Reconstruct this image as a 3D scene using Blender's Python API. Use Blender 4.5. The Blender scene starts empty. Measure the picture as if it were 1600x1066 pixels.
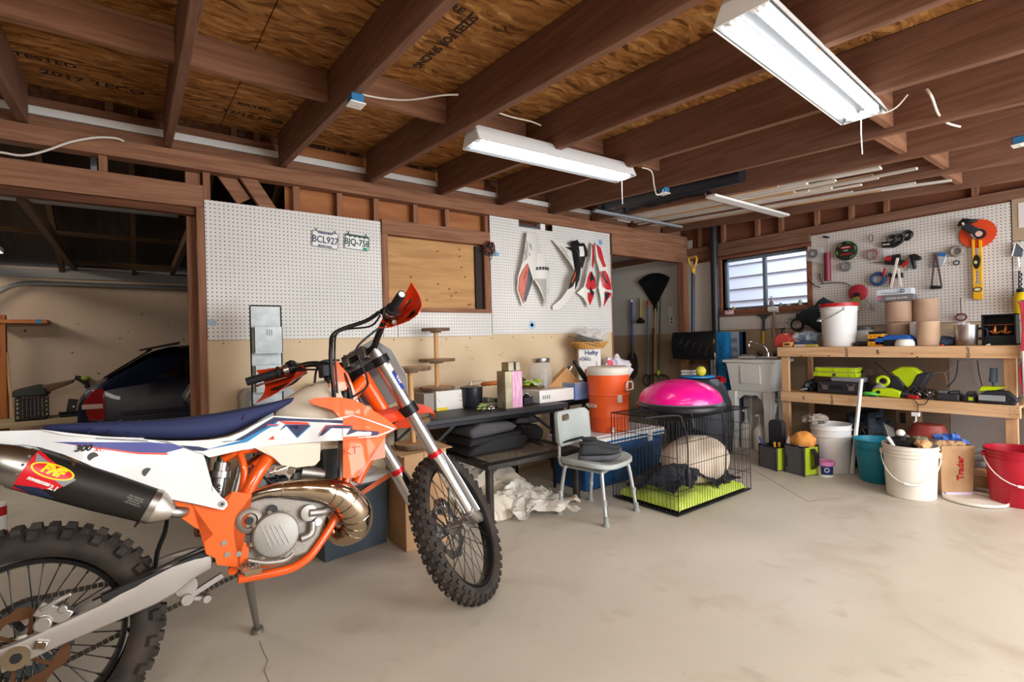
import bpy, bmesh, math, random
from mathutils import Vector, Matrix, Euler
from math import pi, sin, cos, radians as rad

random.seed(7)
SC = bpy.context.scene
COL = SC.collection

# ------------------------------------------------------------------ camera, sky, light, exposure
FPX = 789.0                      # focal length in pixels of the 1600 x 1066 frame
CAM = Vector((0, 0, 1.175))
YAW, PITCH, ROLL = rad(53.334), rad(.0507), rad(-1.511)
_F = Vector((cos(YAW)*cos(PITCH), sin(YAW)*cos(PITCH), sin(PITCH)))
_r = Vector((sin(YAW), -cos(YAW), 0)); _u = _r.cross(_F)
_R = _r*cos(ROLL) + _u*sin(ROLL); _U = -_r*sin(ROLL) + _u*cos(ROLL)
cd = bpy.data.cameras.new('camera'); cam = bpy.data.objects.new('camera', cd); COL.objects.link(cam)
cd.sensor_fit = 'HORIZONTAL'; cd.sensor_width = 36; cd.lens = FPX/1600*36; cd.clip_start = .05; cd.clip_end = 60
cam.matrix_world = Matrix(((_R.x, _U.x, -_F.x, CAM.x), (_R.y, _U.y, -_F.y, CAM.y), (_R.z, _U.z, -_F.z, CAM.z), (0, 0, 0, 1)))
SC.camera = cam

def at(x, y, X=None, Y=None, Z=None):
 """room position of a spot measured in the photograph, on the plane X=, Y= or Z="""
 d = (x-800)/FPX*_R + (533-y)/FPX*_U + _F
 i, v = (0, X) if X is not None else (1, Y) if Y is not None else (2, Z)
 return CAM + d*((v-CAM[i])/d[i])

SC.view_settings.view_transform = 'Standard'; SC.view_settings.look = 'None'
SC.view_settings.gamma = 1; SC.view_settings.exposure = 1.15
try: SC.view_settings.use_curve_mapping = False
except Exception: pass
SC.cycles.max_bounces = 8; SC.cycles.diffuse_bounces = 5; SC.cycles.glossy_bounces = 3
SC.cycles.transparent_max_bounces = 16; SC.cycles.caustics_reflective = False; SC.cycles.caustics_refractive = False
SC.cycles.sample_clamp_indirect = 4

W = bpy.data.worlds.new('sky'); SC.world = W; W.use_nodes = True
W.node_tree.nodes['Background'].inputs[0].default_value = (.75, .86, 1, 1)
W.node_tree.nodes['Background'].inputs[1].default_value = 1.5

def area(name, loc, target, sx, sy, power, col):
 l = bpy.data.lights.new(name, 'AREA'); l.shape = 'RECTANGLE'; l.size = sx; l.size_y = sy; l.energy = power; l.color = col
 o = bpy.data.objects.new(name, l); COL.objects.link(o); o.location = loc
 o.rotation_euler = (Vector(target)-Vector(loc)).to_track_quat('-Z', 'Y').to_euler(); return o
# daylight entering by the open garage door behind the photographer
area('daylight_garage_door', (3.4, -2.35, 1.3), (3.4, 3, .9), 3.6, 2.1, 90, (.96, .98, 1))
# daylight through the small window over the sink
area('daylight_window', (7.0, 2.9, 3.2), (5.3, 2.75, 1.4), 1.5, 1.0, 70, (.80, .90, 1))
# unseen fill lights added behind the photographer to brighten the front floor
area('rear_fill', (3.3, -.5, 2.05), (3.3, .2, 0), 1.2, .3, 9, (1, .98, .95))
area('rear_fill', (1.3, -.9, 2.02), (1.5, .2, 0), 1.2, .3, 10, (1, .93, .82))
# lamps of the car bay beyond the partition
area('car_bay_lamp', (-2.2, 5.3, 2.35), (-.6, 5.5, 0), 1.2, .2, 13, (1, .86, .70))
# another added fill light, out of view, lifting the near bay
area('near_fill', (-.6, -.9, 2.05), (.2, 1.2, .3), 1.2, .3, 17, (1, .93, .84))

# ------------------------------------------------------------------ materials
def lin(c):
 if isinstance(c, str): c = tuple(int(c[i:i+2], 16)/255 for i in (0, 2, 4))
 return tuple(v/12.92 if v <= .04045 else ((v+.055)/1.055)**2.4 for v in c[:3]) + (1,)
MATS = {}
def mat(name, col, rough=.5, metal=0., col2=None, ns=6., st=(1, 1, 1), bump=0., bs=60., det=4., coat=0., trans=0., alpha=1., emit=0., lo=.35, hi=.65, spec=.5, ior=1.45, dist=0.):
 if name in MATS: return MATS[name]
 m = bpy.data.materials.new(name); m.use_nodes = True; MATS[name] = m
 N, L = m.node_tree.nodes, m.node_tree.links; b = N['Principled BSDF']
 b.inputs['Base Color'].default_value = lin(col); b.inputs['Roughness'].default_value = rough
 b.inputs['Metallic'].default_value = metal; b.inputs['Coat Weight'].default_value = coat
 b.inputs['Transmission Weight'].default_value = trans; b.inputs['Alpha'].default_value = alpha
 b.inputs['Specular IOR Level'].default_value = spec; b.inputs['IOR'].default_value = ior
 if emit: b.inputs['Emission Color'].default_value = lin(col); b.inputs['Emission Strength'].default_value = emit
 tc = mp = None
 if col2 is not None or bump:
  tc = N.new('ShaderNodeTexCoord'); mp = N.new('ShaderNodeMapping'); mp.inputs['Scale'].default_value = st
  L.new(tc.outputs['Object'], mp.inputs[0])
 if col2 is not None:
  n = N.new('ShaderNodeTexNoise'); n.inputs['Scale'].default_value = ns; n.inputs['Detail'].default_value = det; n.inputs['Distortion'].default_value = dist
  L.new(mp.outputs[0], n.inputs[0]); r = N.new('ShaderNodeValToRGB')
  r.color_ramp.elements[0].position = lo; r.color_ramp.elements[0].color = lin(col)
  r.color_ramp.elements[1].position = hi; r.color_ramp.elements[1].color = lin(col2)
  L.new(n.outputs[0], r.inputs[0]); L.new(r.outputs[0], b.inputs['Base Color'])
 if bump:
  n = N.new('ShaderNodeTexNoise'); n.inputs['Scale'].default_value = bs; n.inputs['Detail'].default_value = 3
  L.new(mp.outputs[0], n.inputs[0]); k = N.new('ShaderNodeBump'); k.inputs['Strength'].default_value = bump; k.inputs['Distance'].default_value = .004
  L.new(n.outputs[0], k.inputs['Height']); L.new(k.outputs[0], b.inputs['Normal'])
 return m

def wood(name, col, col2, axis='x', ns=3., rough=.7, s=14.):
 st = {'x': (.9, s, s), 'y': (s, .9, s), 'z': (s, s, .9)}[axis]
 return mat(name, col, rough, col2=col2, ns=ns, st=st, bump=.25, bs=9, det=6, dist=.6, spec=.25)

def pegboard_mat(name, axis, col, col2):
 m = mat(name, col, .55, col2=col2, ns=1.7, det=3)
 N, L = m.node_tree.nodes, m.node_tree.links; b = N['Principled BSDF']
 tc = N.new('ShaderNodeTexCoord'); sp = N.new('ShaderNodeSeparateXYZ'); L.new(tc.outputs['Object'], sp.inputs[0])
 def frac(o):
  a = N.new('ShaderNodeMath'); a.operation = 'MULTIPLY'; a.inputs[1].default_value = 1/.0254; L.new(sp.outputs[o], a.inputs[0])
  f = N.new('ShaderNodeMath'); f.operation = 'FRACT'; L.new(a.outputs[0], f.inputs[0])
  s = N.new('ShaderNodeMath'); s.operation = 'SUBTRACT'; s.inputs[1].default_value = .5; L.new(f.outputs[0], s.inputs[0])
  p = N.new('ShaderNodeMath'); p.operation = 'POWER'; p.inputs[1].default_value = 2; L.new(s.outputs[0], p.inputs[0]); return p
 a, c = frac(axis), frac('Z')
 s = N.new('ShaderNodeMath'); L.new(a.outputs[0], s.inputs[0]); L.new(c.outputs[0], s.inputs[1])
 r = N.new('ShaderNodeMath'); r.operation = 'LESS_THAN'; r.inputs[1].default_value = .15**2; L.new(s.outputs[0], r.inputs[0])
 mx = N.new('ShaderNodeMix'); mx.data_type = 'RGBA'; mx.inputs[7].default_value = lin('1c1815')
 old = b.inputs['Base Color'].links[0].from_socket
 L.new(r.outputs[0], mx.inputs[0]); L.new(old, mx.inputs[6]); L.new(mx.outputs[2], b.inputs['Base Color'])
 return m

def osb_mat():
 m = bpy.data.materials.new('oriented_strand_board'); m.use_nodes = True; MATS['osb'] = m
 N, L = m.node_tree.nodes, m.node_tree.links; b = N['Principled BSDF']; b.inputs['Roughness'].default_value = .75
 b.inputs['Specular IOR Level'].default_value = .2
 tc = N.new('ShaderNodeTexCoord'); outs = []
 for (s, r) in (((9, 52, 20), .13), ((13, 40, 20), -.22)):
  mp = N.new('ShaderNodeMapping'); mp.inputs['Scale'].default_value = s; mp.inputs['Rotation'].default_value = (0, 0, r)
  nz = N.new('ShaderNodeTexNoise'); nz.inputs['Scale'].default_value = 5; nz.inputs['Detail'].default_value = 2
  ad = N.new('ShaderNodeVectorMath'); ad.operation = 'MULTIPLY_ADD'; ad.inputs[1].default_value = (.13, .13, .13)
  L.new(tc.outputs['Object'], nz.inputs[0]); L.new(nz.outputs[1], ad.inputs[0]); L.new(tc.outputs['Object'], ad.inputs[2]); L.new(ad.outputs[0], mp.inputs[0])
  v = N.new('ShaderNodeTexVoronoi'); v.inputs['Scale'].default_value = 1; v.inputs['Randomness'].default_value = 1; L.new(mp.outputs[0], v.inputs[0])
  sp = N.new('ShaderNodeSeparateColor'); L.new(v.outputs['Color'], sp.inputs[0]); outs.append(sp.outputs[0])
 a = N.new('ShaderNodeMath'); a.operation = 'ADD'; L.new(outs[0], a.inputs[0]); L.new(outs[1], a.inputs[1])
 h = N.new('ShaderNodeMath'); h.operation = 'MULTIPLY'; h.inputs[1].default_value = .5; L.new(a.outputs[0], h.inputs[0])
 r = N.new('ShaderNodeValToRGB'); e = r.color_ramp.elements
 e[0].position = .05; e[0].color = lin('55331a'); e[1].position = .98; e[1].color = lin('d8a468')
 for p_, c_ in ((.3, '8f5f31'), (.55, 'a8743e'), (.8, 'ba874e')):
  q = e.new(p_); q.color = lin(c_)
 L.new(h.outputs[0], r.inputs[0]); L.new(r.outputs[0], b.inputs['Base Color'])
 return m

def concrete_mat():
 m = mat('concrete_floor', 'bdb5a5', .42, col2='d1c9bb', ns=.9, det=8, bump=.12, bs=45, lo=.3, hi=.7, spec=.4)
 N, L = m.node_tree.nodes, m.node_tree.links; b = N['Principled BSDF']
 old = b.inputs['Base Color'].links[0].from_socket
 tc = N.new('ShaderNodeTexCoord')
 def layer(prev, scale, lo, hi, col, det=6, dist=1.2):
  n = N.new('ShaderNodeTexNoise'); n.inputs['Scale'].default_value = scale; n.inputs['Detail'].default_value = det; n.inputs['Distortion'].default_value = dist
  L.new(tc.outputs['Object'], n.inputs[0]); r = N.new('ShaderNodeMapRange'); r.inputs[1].default_value = lo; r.inputs[2].default_value = hi; r.inputs[4].default_value = .34
  L.new(n.outputs[0], r.inputs[0]); mx = N.new('ShaderNodeMix'); mx.data_type = 'RGBA'; mx.inputs[7].default_value = lin(col)
  L.new(r.outputs[0], mx.inputs[0]); L.new(prev, mx.inputs[6]); return mx.outputs[2]
 o = layer(old, 2.3, .54, .72, 'a08c72'); o = layer(o, 7, .62, .78, '98897a', 8, .4); o = layer(o, 60, .70, .76, '6f6257', 2, 0)
 L.new(o, b.inputs['Base Color']); return m

# ------------------------------------------------------------------ mesh building
def frame_of(d):
 d = Vector(d).normalized(); a = Vector((0, 0, 1)) if abs(d.z) < .92 else Vector((1, 0, 0))
 x = a.cross(d).normalized(); return x, d.cross(x), d

class MB:
 def __init__(s, bev=0, smooth=True): s.bm = bmesh.new(); s.bev = bev; s.sm = smooth
 def _ring(s, c, x, y, r, n, r2=None):
  r2 = r if r2 is None else r2
  return [s.bm.verts.new(c + x*(cos(2*pi*i/n)*r) + y*(sin(2*pi*i/n)*r2)) for i in range(n)]
 def _skin(s, rings, cap=True, closed=False):
  n = len(rings[0]); R = list(zip(rings, rings[1:])) + ([(rings[-1], rings[0])] if closed else [])
  for a, b in R:
   for i in range(n):
    try: s.bm.faces.new((a[i], a[(i+1) % n], b[(i+1) % n], b[i]))
    except ValueError: pass
  if cap and not closed:
   s.bm.faces.new(rings[0][::-1]); s.bm.faces.new(rings[-1])
  return s
 def box(s, a, b, rot=None, c=None, taper=None):
  a, b = Vector(a), Vector(b); lo = Vector(map(min, a, b)); hi = Vector(map(max, a, b)); m = (lo+hi)/2 if c is None else Vector(c)
  vs = []
  for z in (lo.z, hi.z):
   for x, y in ((lo.x, lo.y), (hi.x, lo.y), (hi.x, hi.y), (lo.x, hi.y)):
    p = Vector((x, y, z))
    if taper and z == hi.z: p = Vector((m.x+(x-m.x)*taper, m.y+(y-m.y)*taper, z))
    if rot is not None: p = m + (Euler(rot).to_matrix() @ (p-m))
    vs.append(s.bm.verts.new(p))
  for f in ((3, 2, 1, 0), (4, 5, 6, 7), (0, 1, 5, 4), (1, 2, 6, 5), (2, 3, 7, 6), (3, 0, 4, 7)): s.bm.faces.new([vs[i] for i in f])
  return s
 def cbox(s, c, sz, rot=None):
  c, z = Vector(c), Vector(sz)/2; return s.box(c-z, c+z, rot)
 def bar(s, p, q, w, h, up=(0, 0, 1)):
  """rectangular bar from p to q, w across, h along up"""
  p, q = Vector(p), Vector(q); d = (q-p).normalized(); sd = d.cross(Vector(up))
  sd = sd.normalized() if sd.length > 1e-4 else Vector((1, 0, 0)); u = sd.cross(d).normalized()
  r = [[s.bm.verts.new(c + sd*(a*w/2) + u*(b*h/2)) for a, b in ((-1, -1), (1, -1), (1, 1), (-1, 1))] for c in (p, q)]
  return s._skin(r)
 def cyl(s, p, q, r, r2=None, n=20, cap=True):
  p, q = Vector(p), Vector(q); x, y, _ = frame_of(q-p); r2 = r if r2 is None else r2
  return s._skin([s._ring(p, x, y, r, n), s._ring(q, x, y, r2, n)], cap)
 def tube(s, pts, r, n=10, cap=True, closed=False, sub=0, flat=1.0):
  P = [Vector(p) for p in pts]; rr = r if isinstance(r, (list, tuple)) else [r]*len(P)
  if sub:
   Q, S = [], []; m = len(P)
   rng = range(m) if closed else range(m-1)
   for i in rng:
    p0, p1, p2, p3 = [P[(i+k) % m] if closed else P[min(max(i+k, 0), m-1)] for k in (-1, 0, 1, 2)]
    r1, r2 = rr[i], rr[(i+1) % m]
    for k in range(sub):
     t = k/sub
     Q.append(.5*((2*p1)+(p2-p0)*t+(2*p0-5*p1+4*p2-p3)*t*t+(3*p1-p0-3*p2+p3)*t**3)); S.append(r1+(r2-r1)*(t*t*(3-2*t)))
   if not closed: Q.append(P[-1]); S.append(rr[-1])
   P, rr = Q, S
  m = len(P); rings = []; x = None
  for i, p in enumerate(P):
   a, b = (P[i-1], P[(i+1) % m]) if closed else (P[max(i-1, 0)], P[min(i+1, m-1)])
   d = (b-a); d = d.normalized() if d.length > 1e-9 else Vector((0, 0, 1))
   if x is None: x, y, _ = frame_of(d)
   x = x - d*x.dot(d)
   x = x.normalized() if x.length > 1e-6 else frame_of(d)[0]
   y = d.cross(x); rings.append(s._ring(p, x, y, rr[i], n, rr[i]*flat))
  return s._skin(rings, cap, closed)
 def lathe(s, prof, o=(0, 0, 0), d=(0, 0, 1), n=32, cap=True, sx=1., sy=1., a0=0):
  x, y, z = frame_of(d) if tuple(d) != (0, 0, 1) else (Vector((1, 0, 0)), Vector((0, 1, 0)), Vector((0, 0, 1)))
  o = Vector(o)
  return s._skin([s._ring(o+z*h, x*sx, y*sy, max(r, 1e-4), n) for r, h in prof], cap)
 def torus(s, c, d, R, r, n=36, m=10, sx=1.):
  x, y, z = frame_of(d); c = Vector(c)
  return s.tube([c + x*(cos(2*pi*i/n)*R*sx)+y*(sin(2*pi*i/n)*R) for i in range(n)], r, m, closed=True)
 def ball(s, c, r, n=20, m=12, sc=(1, 1, 1), half=False):
  c = Vector(c); R = []
  lo = 0 if half else -pi/2+.01
  for j in range(m+1):
   t = lo+(pi/2-.01-lo)*j/m
   R.append([s.bm.verts.new(c+Vector((cos(2*pi*i/n)*cos(t)*r*sc[0], sin(2*pi*i/n)*cos(t)*r*sc[1], sin(t)*r*sc[2]))) for i in range(n)])
  return s._skin(R)
 def prism(s, out, o, ex, ey, t0, t1):
  """2-D outline out (closed) in the plane o + a*ex + b*ey, thick from t0 to t1 along ex x ey"""
  ex, ey, o = Vector(ex), Vector(ey), Vector(o); nz = ex.cross(ey).normalized()
  A = [s.bm.verts.new(o+ex*a+ey*b+nz*t0) for a, b in out]; B = [s.bm.verts.new(o+ex*a+ey*b+nz*t1) for a, b in out]
  return s._skin([A, B])
 def plate(s, P, off):
  """closed polygon of 3-D points given a thickness vector"""
  off = Vector(off); A = [s.bm.verts.new(Vector(p)) for p in P]; B = [s.bm.verts.new(Vector(p)+off) for p in P]
  return s._skin([A, B])
 def strip(s, A, B, th):
  """thick ribbon between two polylines; th = thickness vector or number along normal"""
  n = len(A); A = [Vector(a) for a in A]; B = [Vector(b) for b in B]; rings = []
  for i in range(n):
   t = A[min(i+1, n-1)]-A[max(i-1, 0)]; w = B[i]-A[i]; nn = t.cross(w)
   nn = nn.normalized()*th if nn.length > 1e-9 else Vector((0, 0, th))
   rings.append([s.bm.verts.new(p) for p in (A[i], B[i], B[i]+nn, A[i]+nn)])
  return s._skin(rings)
 def loft(s, rings, cap=True, closed=False):
  return s._skin([[s.bm.verts.new(Vector(p)) for p in r] for r in rings], cap, closed)
 def grid(s, fn, nu, nv, th=.004):
  """two-sided thick sheet from fn(u,v)->point"""
  P = [[Vector(fn(i/nu, j/nv)) for j in range(nv+1)] for i in range(nu+1)]
  V = [[s.bm.verts.new(p) for p in r] for r in P]; Wd = []
  for i in range(nu+1):
   row = []
   for j in range(nv+1):
    a = P[min(i+1, nu)][j]-P[max(i-1, 0)][j]; b = P[i][min(j+1, nv)]-P[i][max(j-1, 0)]; nn = a.cross(b)
    nn = nn.normalized() if nn.length > 1e-9 else Vector((0, 0, 1))
    row.append(s.bm.verts.new(P[i][j]-nn*th))
   Wd.append(row)
  for i in range(nu):
   for j in range(nv):
    s.bm.faces.new((V[i][j], V[i+1][j], V[i+1][j+1], V[i][j+1])); s.bm.faces.new((Wd[i][j+1], Wd[i+1][j+1], Wd[i+1][j], Wd[i][j]))
  for i in range(nu):
   s.bm.faces.new((V[i+1][0], V[i][0], Wd[i][0], Wd[i+1][0])); s.bm.faces.new((V[i][nv], V[i+1][nv], Wd[i+1][nv], Wd[i][nv]))
  for j in range(nv):
   s.bm.faces.new((V[0][j], V[0][j+1], Wd[0][j+1], Wd[0][j])); s.bm.faces.new((V[nu][j+1], V[nu][j], Wd[nu][j], Wd[nu][j+1]))
  return s
 def obj(s, name, m, parent=None, bev=None, sub=0, world=True, angle=40, bseg=2):
  bm = s.bm
  bmesh.ops.recalc_face_normals(bm, faces=bm.faces[:])
  if parent is not None and world: bm.transform(BASIS[parent.name].inverted())
  me = bpy.data.meshes.new(name); bm.to_mesh(me); bm.free()
  if isinstance(m, (list, tuple)):
   for k in m: me.materials.append(k)
  else: me.materials.append(m)
  o = bpy.data.objects.new(name, me); COL.objects.link(o)
  if s.sm:
   for p in me.polygons: p.use_smooth = True
   try: me.set_sharp_from_angle(angle=rad(angle))
   except Exception: pass
  bev = s.bev if bev is None else bev
  if bev:
   k = o.modifiers.new('bevel', 'BEVEL'); k.width = bev; k.segments = bseg; k.limit_method = 'ANGLE'; k.angle_limit = rad(35); k.harden_normals = False
  if sub:
   k = o.modifiers.new('subdivision', 'SUBSURF'); k.levels = sub; k.render_levels = sub
  if parent is not None: o.parent = parent
  BASIS[o.name] = BASIS[parent.name].copy() if parent is not None else Matrix.Identity(4)
  return o
BASIS = {}

def tag(o, label=None, cat=None, group=None, kind=None):
 if label: o['label'] = label
 if cat: o['category'] = cat
 if group: o['group'] = group
 if kind: o['kind'] = kind
 return o
def thing(name, label, cat, loc=(0, 0, 0), rot=(0, 0, 0), group=None):
 o = bpy.data.objects.new(name, None); COL.objects.link(o); o.empty_display_size = .1
 o.location = loc; o.rotation_euler = rot
 BASIS[o.name] = Matrix.Translation(loc) @ Euler(rot).to_matrix().to_4x4()
 return tag(o, label, cat, group)
def struct(o, kind='structure'): o['kind'] = kind; return o
def dup(o, loc=None, rot=None, label=None, group=None, parent=None):
 c = o.copy(); COL.objects.link(c); BASIS[c.name] = BASIS[o.name].copy()
 if parent is not None: c.parent = parent
 if loc is not None: c.location = loc
 if rot is not None: c.rotation_euler = rot
 if label: c['label'] = label
 if group: c['group'] = group
 for ch in list(o.children): dup(ch, parent=c)
 return c
def text(s, size, o, ex, ey, m, parent, name='lettering', depth=.0012, world=True, bold=0., shear=0., align='CENTER', sx=1.):
 """flat lettering centred at o, reading along ex, upright along ey"""
 cu = bpy.data.curves.new('t', 'FONT'); cu.body = s; cu.size = size; cu.extrude = depth; cu.align_x = align; cu.align_y = 'CENTER'; cu.offset = bold; cu.shear = shear; cu.resolution_u = 3
 t = bpy.data.objects.new('t', cu); COL.objects.link(t); bpy.context.view_layer.update()
 me = bpy.data.meshes.new_from_object(t.evaluated_get(bpy.context.evaluated_depsgraph_get())); bpy.data.objects.remove(t); bpy.data.curves.remove(cu)
 ex, ey = Vector(ex).normalized(), Vector(ey).normalized(); nz = ex.cross(ey); o = Vector(o)
 M = Matrix(((ex.x*sx, ey.x, nz.x, o.x), (ex.y*sx, ey.y, nz.y, o.y), (ex.z*sx, ey.z, nz.z, o.z), (0, 0, 0, 1)))
 me.transform(M)
 if parent is not None and world: me.transform(BASIS[parent.name].inverted())
 me.materials.clear(); me.materials.append(m); q = bpy.data.objects.new(name, me); COL.objects.link(q)
 if parent is not None: q.parent = parent
 BASIS[q.name] = Matrix.Identity(4)
 return q
def rrect(w, h, r, n=5, cx=0, cy=0):
 out = []
 for sx, sy, a0 in ((1, 1, 0), (-1, 1, 90), (-1, -1, 180), (1, -1, 270)):
  for i in range(n+1):
   a = rad(a0+90*i/n); out.append((cx+sx*(w/2-r)+r*cos(a), cy+sy*(h/2-r)+r*sin(a)))
 return out
V = Vector
# common materials
BLK = mat('black_plastic', '17171a', .45, bump=.05, bs=200)
BLKM = mat('black_metal', '1c1c1e', .35, .6)
DGRY = mat('dark_grey_plastic', '3a3b3e', .5)
GRYP = mat('grey_plastic', '8d9292', .5)
WHT = mat('white_plastic', 'e9e7e2', .4)
STEEL = mat('steel', 'b9b8b4', .3, 1.)
CHROME = mat('chrome', 'e4e2de', .12, 1.)
ALU = mat('aluminium', 'a9a6a0', .38, .9)
CARD = mat('cardboard', 'b28c63', .8, col2='c29d74', ns=4)
RED = mat('red_plastic', 'b3141c', .4)
ORG = mat('orange_plastic', 'f2641b', .35, coat=.2)
LIME = mat('lime_plastic', 'b9d411', .4)
CREAM = mat('cream_plastic', 'ddd6c8', .45)
INK = mat('black_ink', '1d1b1c', .6)

# ------------------------------------------------------------------ room shell
YL, XR = 3.70, 5.50               # planes of the partition on the left and of the wall on the right
JS = math.tan(rad(3.53))          # the joists rise towards the partition
def jz(y): return 2.41 + (y-YL)*JS
FIR = wood('fir_lumber_y', '745240', '886351', 'y'); FIRX = wood('fir_lumber_x', '7f5640', '9a6e53', 'x'); FIRZ = wood('fir_lumber_z', '7f5640', '996b50', 'z')
FIRD = wood('dark_fir_x', '50301f', '6d4229', 'x'); FIRDY = wood('dark_fir_y', '50301f', '6d4229', 'y')
PLYF = wood('plywood_face', 'ab8053', 'c49763', 'x', ns=2.2, s=9)
OSB = osb_mat(); CONC = concrete_mat()
DRY = mat('beige_hardboard', 'cdb38f', .6, col2='dac29f', ns=2.2, det=5, lo=.3)
PEG_L = pegboard_mat('white_pegboard_left', 'X', 'd6d3ce', 'e2dfd9'); PEG_R = pegboard_mat('white_pegboard_right', 'Y', 'cfc9c2', 'dcd5cd')

fl = MB().box((-5.5, -2.6, -.12), (5.62, 8.3, 0)).obj('floor', CONC); struct(fl)
m = MB(smooth=False)
def crack(pts, w=.004):
 for a, b in zip(pts, pts[1:]): m.bar((a[0], a[1], .0006), (b[0], b[1], .0006), w, .0012)
random.seed(3)
def wiggle(p, q, n, amp):
 return [(p[0]+(q[0]-p[0])*i/n+random.uniform(-amp, amp), p[1]+(q[1]-p[1])*i/n+random.uniform(-amp, amp)) for i in range(n+1)]
crack(wiggle((.38, 2.25), (.3, 1.2), 14, .014), .002); crack(wiggle((3.2, .35), (3.7, .2), 10, .015), .002)
crack([(4.3, 2.3), (3.75, 1.62)], .003); crack([(3.75, 1.62), (4.0, 1.5)], .003)
cr = m.obj('crack', mat('crack_dirt', '7b6d5f', .9), fl)

# ceiling sheathing over the joists, follows the joists' slope
m = MB(smooth=False)
for x0 in (-4.4, -1.96, .48, 2.92):
 for (y0, y1) in ((-2.5, -1.1), (-1.095, .12), (.125, 1.34), (1.345, 2.56), (2.565, 3.80)):
  x1 = min(x0+2.435, 5.62)
  m.loft([[(x0, y0, jz(y0)+.236), (x1, y0, jz(y0)+.236), (x1, y0, jz(y0)+.25), (x0, y0, jz(y0)+.25)],
    [(x0, y1, jz(y1)+.236), (x1, y1, jz(y1)+.236), (x1, y1, jz(y1)+.25), (x0, y1, jz(y1)+.25)]])
ceil_ = m.obj('ceiling', OSB); struct(ceil_)
m = MB(smooth=False); m.loft([[(-5.5, y, jz(y)+.256), (5.62, y, jz(y)+.256), (5.62, y, jz(y)+.30), (-5.5, y, jz(y)+.30)] for y in (-2.6, 3.82)]); m.obj('light_seal', mat('seal_black', '1a1715', .9), ceil_)  # unseen slab added to stop light leaking through the sheathing seams
JX = [-2.95, -2.33, -1.71, -1.09, -.46, .18, .83, 1.45, 2.06, 2.67, 3.30, 3.88, 4.48, 5.06]
for x in JX:
 m = MB()
 m.loft([[(x-.02, y, jz(y)+dz) for dz in (0, .234)] + [(x+.02, y, jz(y)+dz) for dz in (.234, 0)] for y in (-2.5, 3.72)])
 m.obj('joist', FIR, ceil_, bev=.003)
def block(i, y, d=.14, x_off=0):
 a, b = JX[i]+.02, JX[i+1]-.02; z = jz(y)
 MB().box((a, y-.019, z+.234-d), (b, y+.019, z+.234)).obj('blocking', FIRX, ceil_, bev=.002)
for i, y in ((4, 2.62), (5, 2.62), (6, 2.50), (7, 2.55), (3, 2.62)): block(i, y, .15)
for i, y in ((9, .95), (10, 1.05), (11, .98), (12, 1.03)): block(i, y, .20)
for i in range(2): block(8+i, 2.45, .10)
# stamped inspection marks on the sheathing (dark stencil marks)
STAMP = mat('stencil_ink', '2e2018', .8)
def stamp(s, size, x, y, a=0, sh=0):
 z = jz(y)+.2352
 ex = V((cos(a), sin(a), sin(a)*JS)); ey = V((sin(a), -cos(a), -cos(a)*JS))
 text(s, size, (x, y, z), ex, ey, STAMP, ceil_, 'stencil_mark', depth=.0004, bold=.002)
stamp('2017 TECO', .09, -.15, 3.52); stamp('TESTED', .07, -.33, 3.35); stamp('32/16 OSB', .08, .62, 3.50); stamp('RATED', .06, .6, 3.33)
stamp('SIZED FOR SPACING', .06, 1.15, 2.02, pi/2); stamp('TJ', .15, 1.72, 2.12); stamp('32/16', .08, 1.74, 1.78, pi/2); stamp('EXPOSURE 1', .07, 2.35, 2.0)
stamp('RATED', .08, 2.36, 1.6, pi/2); stamp('EXPOSURE 1', .06, .98, 1.75)

# ---- partition on the left (plane y = YL): framing, boards, pegboard
lw = MB(smooth=False).box((.36, YL+.004, 0), (4.09, YL+.012, 1.245)).obj('wall_left', DRY); struct(lw)
def lpart(name, a, b, m, bev=.002, parent=lw): return MB().box(a, b).obj(name, m, parent, bev=bev)
# framing
lpart('top_plate', (-4.0, YL-.03, 2.30), (5.46, YL+.06, 2.40), FIRX)
lpart('garage_header', (-4.0, YL-.04, 2.06), (.355, YL+.05, 2.20), FIRX)
lpart('garage_header_edge', (-4.0, YL-.02, 2.015), (.355, YL+.04, 2.058), FIRD)
lpart('niche_header', (4.10, YL-.03, 2.08), (5.46, YL+.06, 2.298), FIRX)
lpart('door_post', (.315, YL-.05, 0), (.355, YL+.05, 2.058), FIRZ)
lpart('door_post', (.27, YL+.052, 0), (.35, YL+.10, 2.298), FIRZ)
lpart('niche_post', (4.09, YL+.012, 0), (4.13, YL+.09, 2.08), FIRZ)
lpart('corner_post', (5.33, YL-.05, 0), (5.42, YL+.04, 2.08), FIRZ)
for x in (-3.2, -2.6, -1.98, -1.36, -.74, -.13): lpart('cripple_stud', (x-.02, YL-.01, 2.202), (x+.02, YL+.05, 2.299), FIRZ)
for x in (.38, .92, 1.22, 1.50, 1.83, 2.12, 2.52): lpart('wall_stud', (x-.02, YL+.0125, 2.05 if 1.6 < x < 2.4 else 1.25), (x+.02, YL+.085, 2.299), FIRZ)
lpart('sheathing', (.86, YL+.086, 1.3), (2.55, YL+.098, 2.62), wood('sheathing_brown', '9a5f3a', 'b5794b', 'x', ns=1.5, s=6))
lpart('sheathing', (2.55, YL+.086, 1.3), (4.09, YL+.098, 2.6), FIRD)
m = MB(); m.bar((.56, YL+.035, 2.40), (.83, YL+.035, 1.98), .09, .04, (0, 1, 0)); m.obj('diagonal_brace', FIRX, lw, bev=.002)
m = MB(); m.bar((.36, YL+.075, 2.52), (.60, YL+.075, 2.16), .09, .02, (0, 1, 0)); m.obj('diagonal_brace', FIRX, lw)
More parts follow.
